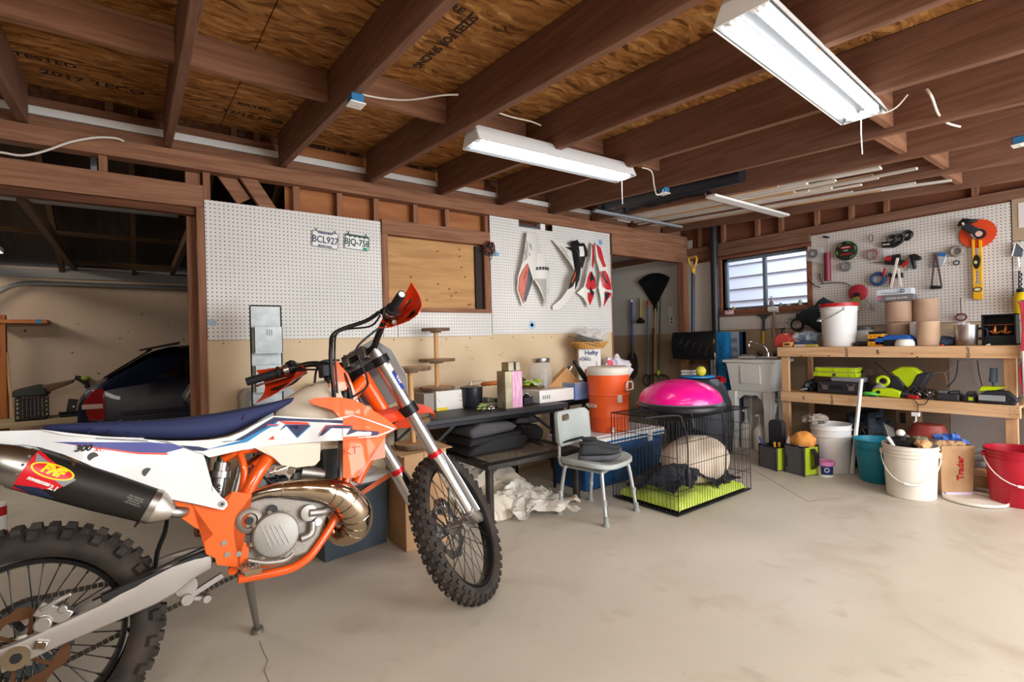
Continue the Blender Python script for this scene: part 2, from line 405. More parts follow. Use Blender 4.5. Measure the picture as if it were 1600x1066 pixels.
# framing above the plate (old eave of the car bay)
lpart('upper_ledger', (-4, YL+.06, 2.405), (5.46, YL+.098, 2.485), FIRX)
lpart('upper_ledger', (-4, YL+.15, 2.60), (5.46, YL+.19, 2.68), FIRDY)
lpart('eave_strip', (-4, YL+.055, 2.49), (5.46, YL+.075, 2.535), WHT)
lpart('eave_board', (-4, YL+.10, 2.536), (5.46, YL+.12, 2.60), FIRX)
for i, x in enumerate((-2.6, -1.96, -1.34, -.72, -.1, .02, .56, .7, 1.18, 1.33, 1.8, 1.94, 2.4, 2.56, 3.0, 3.16, 3.6, 3.75)):
 lpart('eave_block', (x-.02, YL+.125, 2.49), (x+.02, YL+.148, 2.80), FIRZ)
# pegboard and hardboard sheets
def sheet(a, b, m=PEG_L, n='pegboard'): return lpart(n, (a[0], YL-.010, a[1]), (b[0], YL-.002, b[1]), m, bev=.001)
sheet((.362, 1.232), (1.52, 2.12)); sheet((1.524, 1.232), (1.64, 1.44)); sheet((1.644, 1.232), (2.53, 1.43))
m = MB(smooth=False)
o = [(2.535, 1.243), (4.085, 1.243), (4.085, 2.298), (3.275, 2.298), (3.275, 2.235), (2.86, 2.235), (2.86, 2.298), (2.535, 2.298)]
m.plate([(x, YL-.010, z) for x, z in o], (0, .008, 0)); m.obj('pegboard', PEG_L, lw)
lpart('window_board', (1.53, YL-.012, 2.03), (2.53, YL+.012, 2.145), FIRX)
lpart('window_casing', (1.525, YL-.012, 1.44), (1.575, YL+.012, 2.03), FIRZ)
lpart('window_casing', (2.47, YL-.012, 1.44), (2.53, YL+.012, 2.03), FIRZ)
lpart('window_casing', (1.60, YL-.035, 1.43), (2.52, YL+.012, 1.462), FIRX)
lpart('plywood_infill', (1.575, YL+.055, 1.45), (2.47, YL+.066, 2.03), PLYF)
lpart('dark_recess_edge', (2.40, YL+.03, 1.462), (2.47, YL+.054, 2.02), mat('recess_brown', '2c2320', .8))  # near-black brown strip along the right side of the recess
random.seed(15)
for k in range(15):
 kx, kz = random.uniform(1.62, 2.36), random.uniform(1.5, 1.98); m = MB(); m.prism([(cos(a)*.011, sin(a)*.008) for a in [pi*i/6 for i in range(12)]], (kx, YL+.0549, kz), (1, 0, 0), (0, 0, 1), 0, .001); m.obj('knot', mat('plywood_knot', '7d5430', .7), lw)
# nail heads
m = MB()
random.seed(5)
for i in range(16):
 x = .45+i*.232; m.cyl((x, YL-.001, 1.21+random.uniform(-.006, .004)), (x, YL+.006, 1.21), .004, n=8)
m.obj('nail_head', INK, lw)['kind'] = 'stuff'
m = MB()
random.seed(41)
for (cx, cz, n, s) in ((2.28, 1.12, 7, .03), (2.31, 1.04, 5, .02), (2.62, 1.06, 5, .03), (3.55, 1.15, 4, .04), (2.0, 1.16, 3, .02)):
 for k in range(n):
  a = random.uniform(0, 3.1); x, z = cx+random.uniform(-.03, .03), cz+random.uniform(-.02, .02); m.bar((x, YL+.0035, z), (x+cos(a)*s*random.uniform(.2, 1), YL+.0035, z+sin(a)*s*.7), .002, .001, (0, 1, 0))
m.obj('scratch', mat('scratch_mark', '8d7455', .9), lw)
# blue paint spots on the pegboard (raised dabs)
PBL = mat('blue_paint', '5a8fc0', .6, col2='87add0', ns=60); PBD = mat('dark_blue_paint', '2c5d8e', .6)
random.seed(9)
def dab(x, z, r, mt, rr=.35):
 MB().plate([(x+cos(a)*r*random.uniform(1-rr, 1), YL-.0112, z+sin(a)*r*random.uniform(1-rr, 1)) for a in [2*pi*i/18 for i in range(18)]], (0, .001, 0)).obj('paint_spot', mt, lw)
dab(.39, 1.345, .03, mat('faint_blue_paint', 'a9bfd6', .6))
dab(2.985, 1.325, .045, mat('pale_blue_paint', 'a9c6dc', .6), .15); dab(2.985, 1.325, .022, PBD)
dab(3.94, 2.19, .035, PBL); dab(2.60, 1.96, .03, PBL)

# ---- wall on the right (plane x = XR), continues past the partition
WZ0, WZ1, WY0, WY1 = 1.47, 2.06, 2.315, 3.245
m = MB(smooth=False)
m.box((XR, -2.6, 0), (XR+.1, 8.2, WZ0)); m.box((XR, -2.6, WZ1), (XR+.1, 8.2, 2.75)); m.box((XR, -2.6, WZ0), (XR+.1, WY0, WZ1)); m.box((XR, WY1, WZ0), (XR+.1, 8.2, WZ1))
rw = m.obj('wall_right', wood('wall_sheathing_red', '6e4230', '83533c', 'y', ns=1.4, s=5)); struct(rw)
def rpart(name, a, b, m, bev=.002): return MB().box(a, b).obj(name, m, rw, bev=bev)
HB = mat('tan_hardboard_right', 'a08a6f', .6, col2='b09a7d', ns=2, det=5)
rpart('hardboard', (XR-.012, -2.5, .0), (XR-.003, 8.1, 1.235), HB)
rpart('lower_panel', (XR-.02, -2.4, .02), (XR-.0125, 1.22, .98), mat('grey_panel', '857b74', .7, col2='928780', ns=3))
rpart('lower_panel', (XR-.02, 1.225, .02), (XR-.0125, 2.33, .98), mat('brown_panel', '6f5a48', .7, col2='7d6754', ns=3))
for (y0, y1, z0, z1) in ((.822, 2.268, 1.24, 2.16), (2.27, 3.30, 1.24, 1.435), (3.31, 3.62, 1.24, 2.06), (3.625, 5.6, 1.22, 2.36)):
 rpart('pegboard', (XR-.014, y0, z0), (XR-.005, y1, z1), PEG_R, .001)
rpart('corner_board', (XR-.014, .25, 1.85), (XR-.004, .815, 2.20), HB)
m = MB(smooth=False).box((XR-.014, -.6, 1.24), (XR-.006, .815, 1.845)); m.obj('pegboard', PEG_R, rw)
rpart('wall_plate', (XR-.06, -2.5, 2.175), (XR-.004, 5.4, 2.245), FIR)
rpart('wall_plate', (XR-.05, 2.27, 2.10), (XR-.004, 3.62, 2.173), FIR)
for y in (-1.0, -.4, .2, .62, 1.02, 1.62, 1.9, 2.2, 2.55, 2.8, 3.2, 3.5): rpart('wall_stud', (XR-.055, y-.02, 2.247), (XR-.002, y+.02, 2.62), FIRZ)
# window over the sink
wf = MB()
FY0, FY1 = WY0, WY1
for a, b in (((XR-.03, FY0-.045, WZ0-.045), (XR+.11, FY0, WZ1+.03)), ((XR-.03, FY1, WZ0-.045), (XR+.11, FY1+.045, WZ1+.03)),
             ((XR-.03, FY0, WZ1), (XR+.11, FY1, WZ1+.03)), ((XR-.06, FY0, WZ0-.045), (XR+.11, FY1, WZ0))): wf.box(a, b)
win = wf.obj('window_1', wood('window_casing_wood', '7c4c38', '93604a', 'y'), bev=.002); struct(win)
WAL = mat('window_aluminium', '7d8790', .4, .3)
m = MB()
for a, b in (((XR+.05, FY0, WZ0), (XR+.09, FY0+.03, WZ1)), ((XR+.05, FY1-.03, WZ0), (XR+.09, FY1, WZ1)), ((XR+.05, FY0, WZ0), (XR+.09, FY1, WZ0+.03)), ((XR+.05, FY0, WZ1-.03), (XR+.09, FY1, WZ1))): m.box(a, b)
m.obj('window_frame', WAL, win, bev=.002)
MB().box((XR+.045, 2.765, WZ0+.03), (XR+.085, 2.80, WZ1-.03)).obj('window_sash', WAL, win, bev=.002)
GLS = mat('window_glass', 'ffffff', .02, trans=1., ior=1.02, spec=.3)
MB().box((XR+.062, FY0+.03, WZ0+.03), (XR+.066, 2.765, WZ1-.03)).obj('window_pane', GLS, win)
MB().box((XR+.072, 2.80, WZ0+.03), (XR+.076, FY1-.03, WZ1-.03)).obj('window_pane', GLS, win)
MB().box((XR-.045, FY0-.045, WZ0-.075), (XR-.004, FY1+.045, WZ0-.045)).obj('window_stool', FIR, win, bev=.002)
# the neighbouring house's white lap siding outside the window
SID = mat('white_lap_siding', 'b4bac6', .6)
for k in range(14):
 z = .2+k*.19
 s_ = MB().loft([[(7.60, y, z), (7.63, y, z), (7.645, y, z+.2), (7.63, y, z+.2)] for y in (0, 6.6)])
 if k == 0: sid = s_.obj('wall_outside', SID); struct(sid)
 else: s_.obj('siding_board', SID, sid)
MB().box((5.62, -3, -.1), (9, 8, -.02)).obj('ground_outside', mat('outside_gravel', '9a938a', .9, col2='b5afa6', ns=30))['kind'] = 'structure'


# ---- the rest of the room and the car bay
PLA = mat('old_plaster', 'b29b86', .8, col2='c0aa94', ns=1.3, det=8, lo=.3, bump=.1)
wfar = MB(smooth=False).box((-5.5, 7.0, 0), (5.62, 7.1, 2.06)).obj('wall_far', PLA); struct(wfar)
MB().box((-5.5, 6.965, 1.95), (5.5, 6.998, 2.04)).obj('wall_rail', mat('grey_board', '8d8a86', .6), wfar)
random.seed(21)
m = MB(smooth=False)
for i in range(46):
 x, z, w, h = random.uniform(-2.2, 1.2), random.uniform(.9, 1.95), random.uniform(.004, .03), random.uniform(.003, .02)
 m.plate([(x+cos(a)*w*random.uniform(.4, 1), 6.9985, z+sin(a)*h*random.uniform(.4, 1)) for a in [2*pi*k/8 for k in range(8)]], (0, .001, 0))
m.obj('scuff_mark', mat('scuff', '7a6a5b', .9), wfar)['kind'] = 'stuff'
wn = MB(smooth=False).box((-5.6, -2.6, 0), (-5.5, 8.3, 2.9)).obj('wall_west', PLA); struct(wn)
m = MB(smooth=False); m.box((-5.5, -2.7, 0), (1.4, -2.6, 2.75)); m.box((1.4, -2.7, 2.15), (5.4, -2.6, 2.75)); m.box((5.4, -2.7, 0), (5.62, -2.6, 2.75))
struct(m.obj('wall_back', DRY))
# car bay roof: dark rafters and ties
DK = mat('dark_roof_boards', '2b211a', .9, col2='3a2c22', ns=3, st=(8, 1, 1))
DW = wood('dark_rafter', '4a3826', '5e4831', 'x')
m = MB(smooth=False)
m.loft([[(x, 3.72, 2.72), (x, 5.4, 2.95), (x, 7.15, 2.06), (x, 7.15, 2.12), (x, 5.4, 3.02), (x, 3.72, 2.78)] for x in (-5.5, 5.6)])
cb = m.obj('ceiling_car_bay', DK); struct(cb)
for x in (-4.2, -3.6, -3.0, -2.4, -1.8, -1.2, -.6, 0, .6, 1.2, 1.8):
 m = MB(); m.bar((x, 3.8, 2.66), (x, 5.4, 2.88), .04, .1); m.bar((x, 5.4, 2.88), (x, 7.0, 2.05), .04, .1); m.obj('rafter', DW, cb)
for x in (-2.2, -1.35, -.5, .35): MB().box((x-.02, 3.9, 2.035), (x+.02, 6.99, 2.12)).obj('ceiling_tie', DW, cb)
for a, b in (((-2.2, 5.4, 2.14), (.9, 5.4, 2.14)), ((-.5, 6.75, 2.06), (.35, 6.75, 2.06)), ((-.5, 6.5, 2.06), (.35, 6.5, 2.06))):
 MB().bar(a, b, .04, .03).obj('ceiling_brace', DW, cb)

# ------------------------------------------------------------------ fluorescent shop lights
LAMPW = mat('lamp_enamel', 'e8e8e6', .4)
TUBE = mat('lit_tube', 'fbfdff', .4, emit=7.)
def shop_light(c, d, length, label, chain_z, cord_end):
 """c = centre of the fitting's underside, d = direction of its length"""
 d = V(d).normalized(); s = V((-d.y, d.x, 0)); c = V(c)
 ang = math.atan2(d.y, d.x)
 t = thing('shop_light', label, 'ceiling light', c, (0, 0, ang), 'fluorescent shop lights under the joists')
 L2 = length/2; w = .088
 prof = [(-w, 0), (-w+.004, -.004), (-.05, .052), (.05, .052), (w-.004, -.004), (w, 0), (.058, .058), (.04, .085), (-.04, .085), (-.058, .058)]
 # hood: thin bent sheet with ballast channel above
 m = MB(); m.loft([[(x, a, z) for a, z in prof] for x in (-L2, L2)]); m.obj('hood', mat('lamp_reflector', '55575a', .4), t, world=False, bev=.001)
 m = MB(); m.loft([[(x, a, z) for a, z in ((-w-.006, -.004), (-.064, .061), (-.045, .09), (.045, .09), (.064, .061), (w+.006, -.004), (w+.002, -.003), (.0605, .0595), (.042, .087), (-.042, .087), (-.0605, .0595), (-w-.002, -.003))] for x in (-L2, L2)]); m.obj('housing', LAMPW, t, world=False)
 for sx in (-1, 1):
  m = MB(); m.loft([[(sx*L2+k, a, z) for a, z in ((-w, -.004), (w, -.004), (.058, .06), (.04, .088), (-.04, .088), (-.058, .06))] for k in (0, sx*.004)]); m.obj('end_cap', LAMPW, t, world=False)
 m = MB(); m.box((-L2+.03, -.022, .022), (L2-.03, .022, .053)); m.obj('centre_channel', mat('lamp_channel', '4a4c4e', .45), t, world=False, bev=.003)
 for sy in (-1, 1):
  m = MB(); m.cyl((-L2+.03, sy*.044, .012), (L2-.03, sy*.044, .012), .0175, n=16); q = m.obj('tube', TUBE, t, world=False)
  for sx in (-1, 1):
   m = MB(); m.cyl((sx*(L2-.028), sy*.044, .012), (sx*(L2-.004), sy*.044, .012), .017, n=14); m.box((sx*(L2-.026), sy*.044-.02, .0), (sx*(L2-.008), sy*.044+.02, .055)); m.obj('tube_socket', LAMPW, t, world=False)
  m = MB()
  # hanging chains, a link every 3 cm
 for sx in (-1, 1):
  m = MB(); h = chain_z-c.z-.095; n = max(2, int(h/.024))
  for k in range(n):
   z = .095+h*(k+.5)/n
   m.torus((sx*(L2-.12), 0, z), (0, 1, 0) if k % 2 else (1, 0, 0), .011, .0022, n=8, m=5)
  m.obj('hanging_chain', STEEL, t, world=False)
 m = MB(); m.tube([(cord_end*(L2-.04), 0, .02), (cord_end*(L2-.038), .003, -.08), (cord_end*(L2-.04), 0, -.18)], .0025, 6); m.obj('pull_cord', WHT, t, world=False)
 return t
# ends measured on the photograph, at the hanging height of each fitting
def lamp_pos(a, b, z):
 p, q = at(*a, Z=z), at(*b, Z=z); return (p+q)/2, (q-p), (q-p).length
c, d, L_ = lamp_pos((1158, 22), (1350, 184), 2.18); print('LAMP1', c, d, L_)
shop_light(c, d, 1.22, 'larger-looking white two-tube shop light hanging over the right side, nearest to the camera', jz(c.y)+.05, 1)
c, d, L_ = lamp_pos((745, 226), (972, 278), 2.27); print('LAMP2', c, d, L_)
shop_light(c, d, 1.22, 'white two-tube shop light hanging near the middle of the joists', jz(c.y)+.05, 1)
t = thing('shop_light', 'white tube light in the dark car bay at the left edge', 'ceiling light', (-1.35, 5.6, 1.97))
m = MB(); m.box((-1.92, 5.5, 1.99), (-.84, 5.7, 2.03)); m.obj('hood', LAMPW, t)
for sy in (-.05, .05): MB().cyl((-1.9, 5.6+sy, 1.97), (-.86, 5.6+sy, 1.97), .016).obj('tube', TUBE, t)
for sx in (-1.8, -1.0): MB().cyl((sx, 5.6, 2.03), (sx, 5.6, 2.8), .003).obj('hanging_chain', STEEL, t)

# ------------------------------------------------------------------ dirt bike (leans on its side stand, bars turned left)
BX0, BY0, BLEAN, BYAW = -.288, 1.984, rad(9.9), rad(-1.7)
bike = thing('dirt_bike', 'orange and white off-road motorcycle with a navy seat leaning on its side stand', 'motorcycle', (BX0, BY0, 0))
bike.rotation_mode = 'XYZ'
_BM = Matrix.Translation((BX0, BY0, 0)) @ Matrix.Rotation(BYAW, 4, 'Z') @ Matrix.Rotation(-BLEAN, 4, 'X')
bike.rotation_euler = _BM.to_euler(); BASIS[bike.name] = _BM; _BI = _BM.inverted(); _BI3 = _BI.to_3x3()
def L(x, y, t=0.):
 """spot of the photograph on the bike's own fore-and-aft plane, t metres right of its centre line"""
 d = _BI3 @ ((x-800)/FPX*_R + (533-y)/FPX*_U + _F); c = _BI @ CAM; k = (-t-c.y)/d.y; return c + d*k
def bobj(mb, name, m, parent=None, **k): return mb.obj(name, m, bike if parent is None else parent, world=False, **k)

B_WHT = mat('bike_white_plastic', 'e6e6e6', .3, coat=.3); B_ORG = mat('bike_orange_plastic', 'f0661c', .35, coat=.25); B_NAVY = mat('bike_navy_print', '232a55', .35)
B_FRM = mat('bike_orange_frame', 'ee5a12', .25, coat=.6); B_SEAT = mat('navy_seat_cover', '2c345c', .75, bump=.3, bs=900)
B_BLUE = mat('bike_light_blue_print', '1f84bd', .35); B_RBL = mat('bike_royal_blue_print', '22308f', .35); B_RED = mat('bike_red_print', 'e8412a', .35)
B_TANK = mat('translucent_tank', 'd9cbb4', .4, col2='e2d6c2', ns=3); B_BLK = mat('bike_black', '19191b', .45); RUB = mat('tire_rubber', '26221f', .8, col2='3f352d', ns=14, bump=.2, bs=120)
B_ALU = mat('cast_aluminium', 'a8a29b', .42, .85, bump=.15, bs=220); B_ENG = mat('engine_casing', '8f877e', .5, .7, bump=.2, bs=150); B_PIPE = mat('nickel_pipe', 'c0a98c', .16, 1., col2='d6ccbc', ns=3)
B_RIM = mat('black_rim', '1b1b1d', .35, .4); B_STL = mat('spoke_steel', '3a3938', .35, .8); B_DSC = mat('disc_brown_steel', '6d4c36', .4, .8); B_FORK = mat('fork_silver', 'c3c2c0', .28, .95)
B_SWG = mat('swingarm_silver', 'b4aea8', .42, .75)

AX = 1.478; RK = rad(26.4); SPH = rad(41.5)
SA = V((AX-.051, 0, .32)); Sa = V((-sin(RK), 0, cos(RK))); Sn = V((cos(RK), 0, sin(RK)))
ST = Matrix.Translation(SA) @ Matrix.Rotation(SPH, 4, Sa) @ Matrix.Translation(-SA)
def sobj(mb, name, m, parent=None, **k): mb.bm.transform(ST); return bobj(mb, name, m, parent, **k)
def FK(s, t, n=.022): return SA + Sn*n + Sa*s + V((0, -t, 0))

# --- wheels
def wheel(c, R, sec_w, sec_h, rimr, nk, fin, rows):
 c = V(c)
 m = MB(); prof = [(rimr+.004, -sec_w*.30), (rimr-.006, -sec_w*.27), (rimr-.012, -sec_w*.10), (rimr-.012, sec_w*.10), (rimr-.006, sec_w*.27), (rimr+.004, sec_w*.30), (rimr+.002, sec_w*.2), (rimr+.002, -sec_w*.2)]
 rings = [[c+V((cos(a)*r, y, sin(a)*r)) for r, y in prof] for a in [2*pi*i/72 for i in range(72)]]
 m.loft(rings, closed=True); w = fin(m, 'wheel', B_RIM)
 m = MB(); k = 14; rm = (R-.012+rimr)/2; hh = (R-.012-rimr)/2
 rings = []
 for i in range(72):
  a = 2*pi*i/72; ring = []
  for j in range(k):
   b = -2.45+4.9*j/(k-1); ring.append((rm+cos(b)*hh*1.0, sin(b)*sec_w*.47))
  rings.append([c+V((cos(a)*r, y, sin(a)*r)) for r, y in ring])
 m.loft(rings, closed=True)
 def knob(a, b, la, lb, h):
  # block on the carcass at angle a round the wheel and b across the section
  r0 = rm+cos(b)*hh-.004; y0 = sin(b)*sec_w*.47; rad_ = V((cos(a), 0, sin(a))); tan_ = V((-sin(a), 0, cos(a)))
  nn = (rad_*cos(b)+V((0, 1, 0))*sin(b)).normalized(); cr = tan_.cross(nn).normalized(); p = c+rad_*r0+V((0, y0, 0))
  q = [[p+nn*hh_+tan_*(la*u*k_)+cr*(lb*v_*k_) for u, v_ in ((-.5, -.5), (.5, -.5), (.5, .5), (-.5, .5))] for hh_, k_ in ((0, 1.12), (h, .86))]
  m.loft(q)
 for i in range(nk):
  for (b, off, la, lb, h) in rows: knob(2*pi*(i+off)/nk, b, la, lb, h)
 fin(m, 'tire', RUB, w, angle=30)
 m = MB(); m.cyl(c+V((0, -.045, 0)), c+V((0, .045, 0)), .022, n=20)
 for sy in (-1, 1): m.lathe([(.034, .0), (.036, .006), (.022, .012)], c+V((0, sy*.036, 0)), (0, sy, 0), n=24)
 fin(m, 'hub', B_ALU, w)
 for i in range(36):
  a = 2*pi*i/36; sd = 1 if i % 2 else -1; sw = .38 if (i//2) % 2 else -.38
  p = c+V((cos(a+sw)*.033, sd*.038, sin(a+sw)*.033)); q = c+V((cos(a)*(rimr-.010), sd*.010, sin(a)*(rimr-.010)))
  m = MB(); m.cyl(p, q, .0019, n=6); m.cyl(q+(p-q)*.07, q, .0032, n=6); fin(m, 'spoke', B_STL, w)
 return w
def fin_rear(m, name, mt, parent=None, **k): return bobj(m, name, mt, parent, **k)
rw_rows = [(0, 0, .026, .036, .017), (.42, .5, .024, .028, .017), (-.42, .5, .024, .028, .017), (.98, .0, .026, .026, .017), (-.98, 0, .026, .026, .017)]
RC = V((.012, 0, .335))
wr = wheel(RC, .338, .135, .1, .232, 25, fin_rear, rw_rows)
fw_rows = [(0, 0, .017, .020, .013), (.55, .5, .017, .017, .013), (-.55, .5, .017, .017, .013), (1.05, .0, .018, .015, .011), (-1.05, 0, .018, .015, .011)]
wf_ = wheel(V((AX, 0, .348)), .350, .092, .08, .272, 44, sobj, fw_rows)
# valve mark on rear tire
# brake discs
def disc(c, r0, r1, side, fn, parent, mt, holes=9):
 m = MB(); c = V(c)
 n = 108
 rings = []
 for i in range(n):
  a = 2*pi*i/n; w_ = .005*sin(a*holes)
  rings.append([c+V((cos(a)*r, y, sin(a)*r)) for r, y in ((r0-w_*.5, -.0015), (r1+w_, -.0015), (r1+w_, .0015), (r0-w_*.5, .0015))])
 m.loft(rings, closed=True)
 for i in range(6):
  a = 2*pi*i/6; m.bar(c+V((cos(a)*.03, 0, sin(a)*.03)), c+V((cos(a+.3)*(r0+.003), 0, sin(a+.3)*(r0+.003))), .010, .003, (0, 1, 0))
 return fn(m, 'brake_disc', mt, parent)
disc(RC+V((0, -.058, 0)), .082, .11, -1, bobj, wr, B_DSC)
disc(V((AX, .058, .348)), .095, .13, 1, sobj, wf_, mat('front_disc_steel', 'b9bcc2', .25, 1.))
# sprocket and chain (left side)
m = MB(); c = RC+V((0, .062, 0)); n = 96
m.loft([[c+V((cos(2*pi*i/n)*r, y, sin(2*pi*i/n)*r)) for r, y in ((.078, -.002), (.108+.004*(i % 2), -.002), (.108+.004*(i % 2), .002), (.078, .002))] for i in range(n)], closed=True)
for i in range(6):
 a = 2*pi*i/6; m.bar(c+V((cos(a)*.03, 0, sin(a)*.03)), c+V((cos(a)*.082, 0, sin(a)*.082)), .014, .004, (0, 1, 0))
bobj(m, 'rear_sprocket', mat('sprocket_grey', '5d6467', .4, .8), wr)
fs = V((.56, .062, .40))
path = []
for i in range(15): a = rad(75)+rad(210)*i/14; path.append(RC+V((cos(a)*.112, .062, sin(a)*.112)))
for i in range(7): a = rad(-75)+rad(160)*i/6; path.append(fs+V((cos(a)*.034, 0, sin(a)*.034)))
m = MB(); tot = [path[-1]] + path; 
Pp = path+[path[0]]
for a, b in zip(Pp, Pp[1:]):
 n = max(1, round((b-a).length/.016))
 for k in range(n):
  p, q = a+(b-a)*(k/n), a+(b-a)*((k+.82)/n); m.bar(p, q, .013 if k % 2 else .009, .013)
bobj(m, 'drive_chain', mat('chain_dark', '3b352f', .5, .7))
# --- swingarm
tsw = .118
top = [(332, 867), (300, 872), (262, 884), (227, 902), (166, 941), (90, 976), (30, 1003), (-4, 1016)]
bot = [(332, 889), (302, 906), (275, 928), (245, 945), (166, 980), (110, 1004), (79, 1018), (0, 1056)]
m = MB()
for sd in (1, -1):
 rings = []
 for a, b in zip(top, bot):
  p, q = L(*a, tsw), L(*b, tsw); yo, yi = -tsw*sd, -(tsw-.032)*sd; mid = (p+q)/2; h = (p-q)
  rings.append([V((q.x, yo+.008*sd, q.z)), V((mid.x, yo, mid.z)), V((p.x, yo+.004*sd, p.z)), V((p.x, yi, p.z)), V((q.x, yi, q.z))])
 m.loft(rings)
p, q = L(332, 867, tsw), L(300, 889, tsw)
m.box((q.x-.05, -tsw+.03, q.z-.01), (p.x-.02, tsw-.03, p.z-.01))
sw = bobj(m, 'swingarm', B_SWG, bev=.004)
m = MB(); m.cyl(RC+V((0, -.128, 0)), RC+V((0, -.110, 0)), .026, n=28); m.cyl(RC+V((0, -.132, 0)), RC+V((0, -.126, 0)), .030, .020, n=28); bobj(m, 'axle_nut', mat('axle_steel', 'c9bfa5', .25, 1.), sw)
m = MB(); m.cyl(RC+V((0, -.1335, 0)), RC+V((0, -.13, 0)), .013, n=20); bobj(m, 'axle_bore', B_BLK, sw)
m = MB(); p = L(64, 1008, .12); m.cbox((p.x, -.122, p.z), (.03, .012, .022), (0, .4, 0)); bobj(m, 'chain_adjuster', CHROME, sw, bev=.003)
a_, b_ = L(240, 868, .10), L(118, 925, .10)
m = MB(); m.bar(V((.52, -.1, .505)), V((.19, -.1, .43)), .03, .022); bobj(m, 'swingarm_guard', B_BLK, sw, bev=.003)
m = MB(); m.tube([V((.50, -.112, .525)), V((.36, -.114, .49)), V((.24, -.112, .452)), V((.17, -.10, .43))], .0035, 6, sub=4); bobj(m, 'brake_hose', B_BLK, sw)
# rear caliper
cc = L(78, 965, .085)
m = MB(); m.cbox((cc.x+.01, -.085, cc.z+.012), (.085, .045, .04), (0, .6, 0)); m.cyl((cc.x-.012, -.118, cc.z-.008), (cc.x-.012, -.07, cc.z-.008), .021, n=24)
m.cyl((cc.x+.03, -.11, cc.z+.018), (cc.x+.03, -.07, cc.z+.018), .012, n=16); m.bar((cc.x-.02, -.1, cc.z+.03), (cc.x+.05, -.1, cc.z+.055), .02, .012)
bobj(m, 'rear_caliper', mat('caliper_silver', 'b9b6b0', .32, .8), bev=.004)
# linkage under the swingarm
m = MB(); p, q = L(292, 935, .05), L(348, 898, .05); m.bar(p, q, .02, .018); m.cyl(p+V((0, .03, 0)), p-V((0, .03, 0)), .018, n=18); m.cyl(L(323, 935, .05)+V((0, .03, 0)), L(323, 935, .05)-V((0, .02, 0)), .013, n=16); m.bar(p, L(323, 935, .05), .014, .014)
p = L(290, 914, .03); m.cyl(p+V((0, .03, 0)), p-V((0, .03, 0)), .034, n=24)
bobj(m, 'shock_linkage', B_ALU, bev=.002)
# --- side stand
foot = _BI @ (at(402, 988, Z=.0)+V((0, 0, .004))); topp = V((.60, .07, .34))
m = MB(); m.tube([topp, foot+V((0, 0, .012))], [.016, .011], 12)
m.cyl(foot, foot+V((-.0, -.005, .014)), .026, .022, n=16); bobj(m, 'side_stand', mat('stand_grey', '7e7870', .45, .6))
# --- frame and guards
def skin(px_out, T, off, th, step=.025, pre=None):
 """plate whose outline is measured on the photograph, bent over the lateral surface T(x)"""
 pts = []
 for (x, y) in px_out:
  t = .15
  for _ in range(8): p = L(x, y, t+off); t = T(p.x, p.z)
  pts.append(p)
 return skin3([(p.x, p.z) for p in pts], T, off, th, step)
def skin3(pts, T, off, th, step=.025):
 m = MB(); bm = m.bm
 vs = [bm.verts.new((x, 0, z)) for x, z in pts]; f = bm.faces.new(vs); bmesh.ops.triangulate(bm, faces=[f])
 for ax_, lo, hi in ((0, min(p[0] for p in pts), max(p[0] for p in pts)), (2, min(p[1] for p in pts), max(p[1] for p in pts))):
  k = lo+step
  while k < hi:
   no = V((0, 0, 0)); no[ax_] = 1; co = V((0, 0, 0)); co[ax_] = k
   bmesh.ops.bisect_plane(bm, geom=bm.verts[:]+bm.edges[:]+bm.faces[:], plane_co=co, plane_no=no, dist=1e-5); k += step
 r = bmesh.ops.extrude_face_region(bm, geom=bm.faces[:]); ex = {v for v in r['geom'] if isinstance(v, bmesh.types.BMVert)}
 for v in bm.verts: v.co.y = -(T(v.co.x, v.co.z)+off) + (th if v in ex else 0)
 return m
def lerp(x, K):
 if x <= K[0][0]: return K[0][1]
 for (a, b), (c_, d_) in zip(K, K[1:]):
  if x <= c_: u = (x-a)/(c_-a); u = u*u*(3-2*u); return b+(d_-b)*u
 return K[-1][1]
def T_side(x, z): return lerp(x, [(-.4, .06), (.0, .085), (.2, .105), (.42, .125), (.6, .13)]) + .02*max(0, (.90-z)/.2)
def T_shr(x, z): return lerp(x, [(.0, .10), (.35, .115), (.6, .115), (.75, .125), (.9, .16), (1.0, .185), (1.14, .175)]) + .15*max(0, .90-z)*min(1, max(0, (x-.8)/.1))
def flat(v): return lambda x, z: v
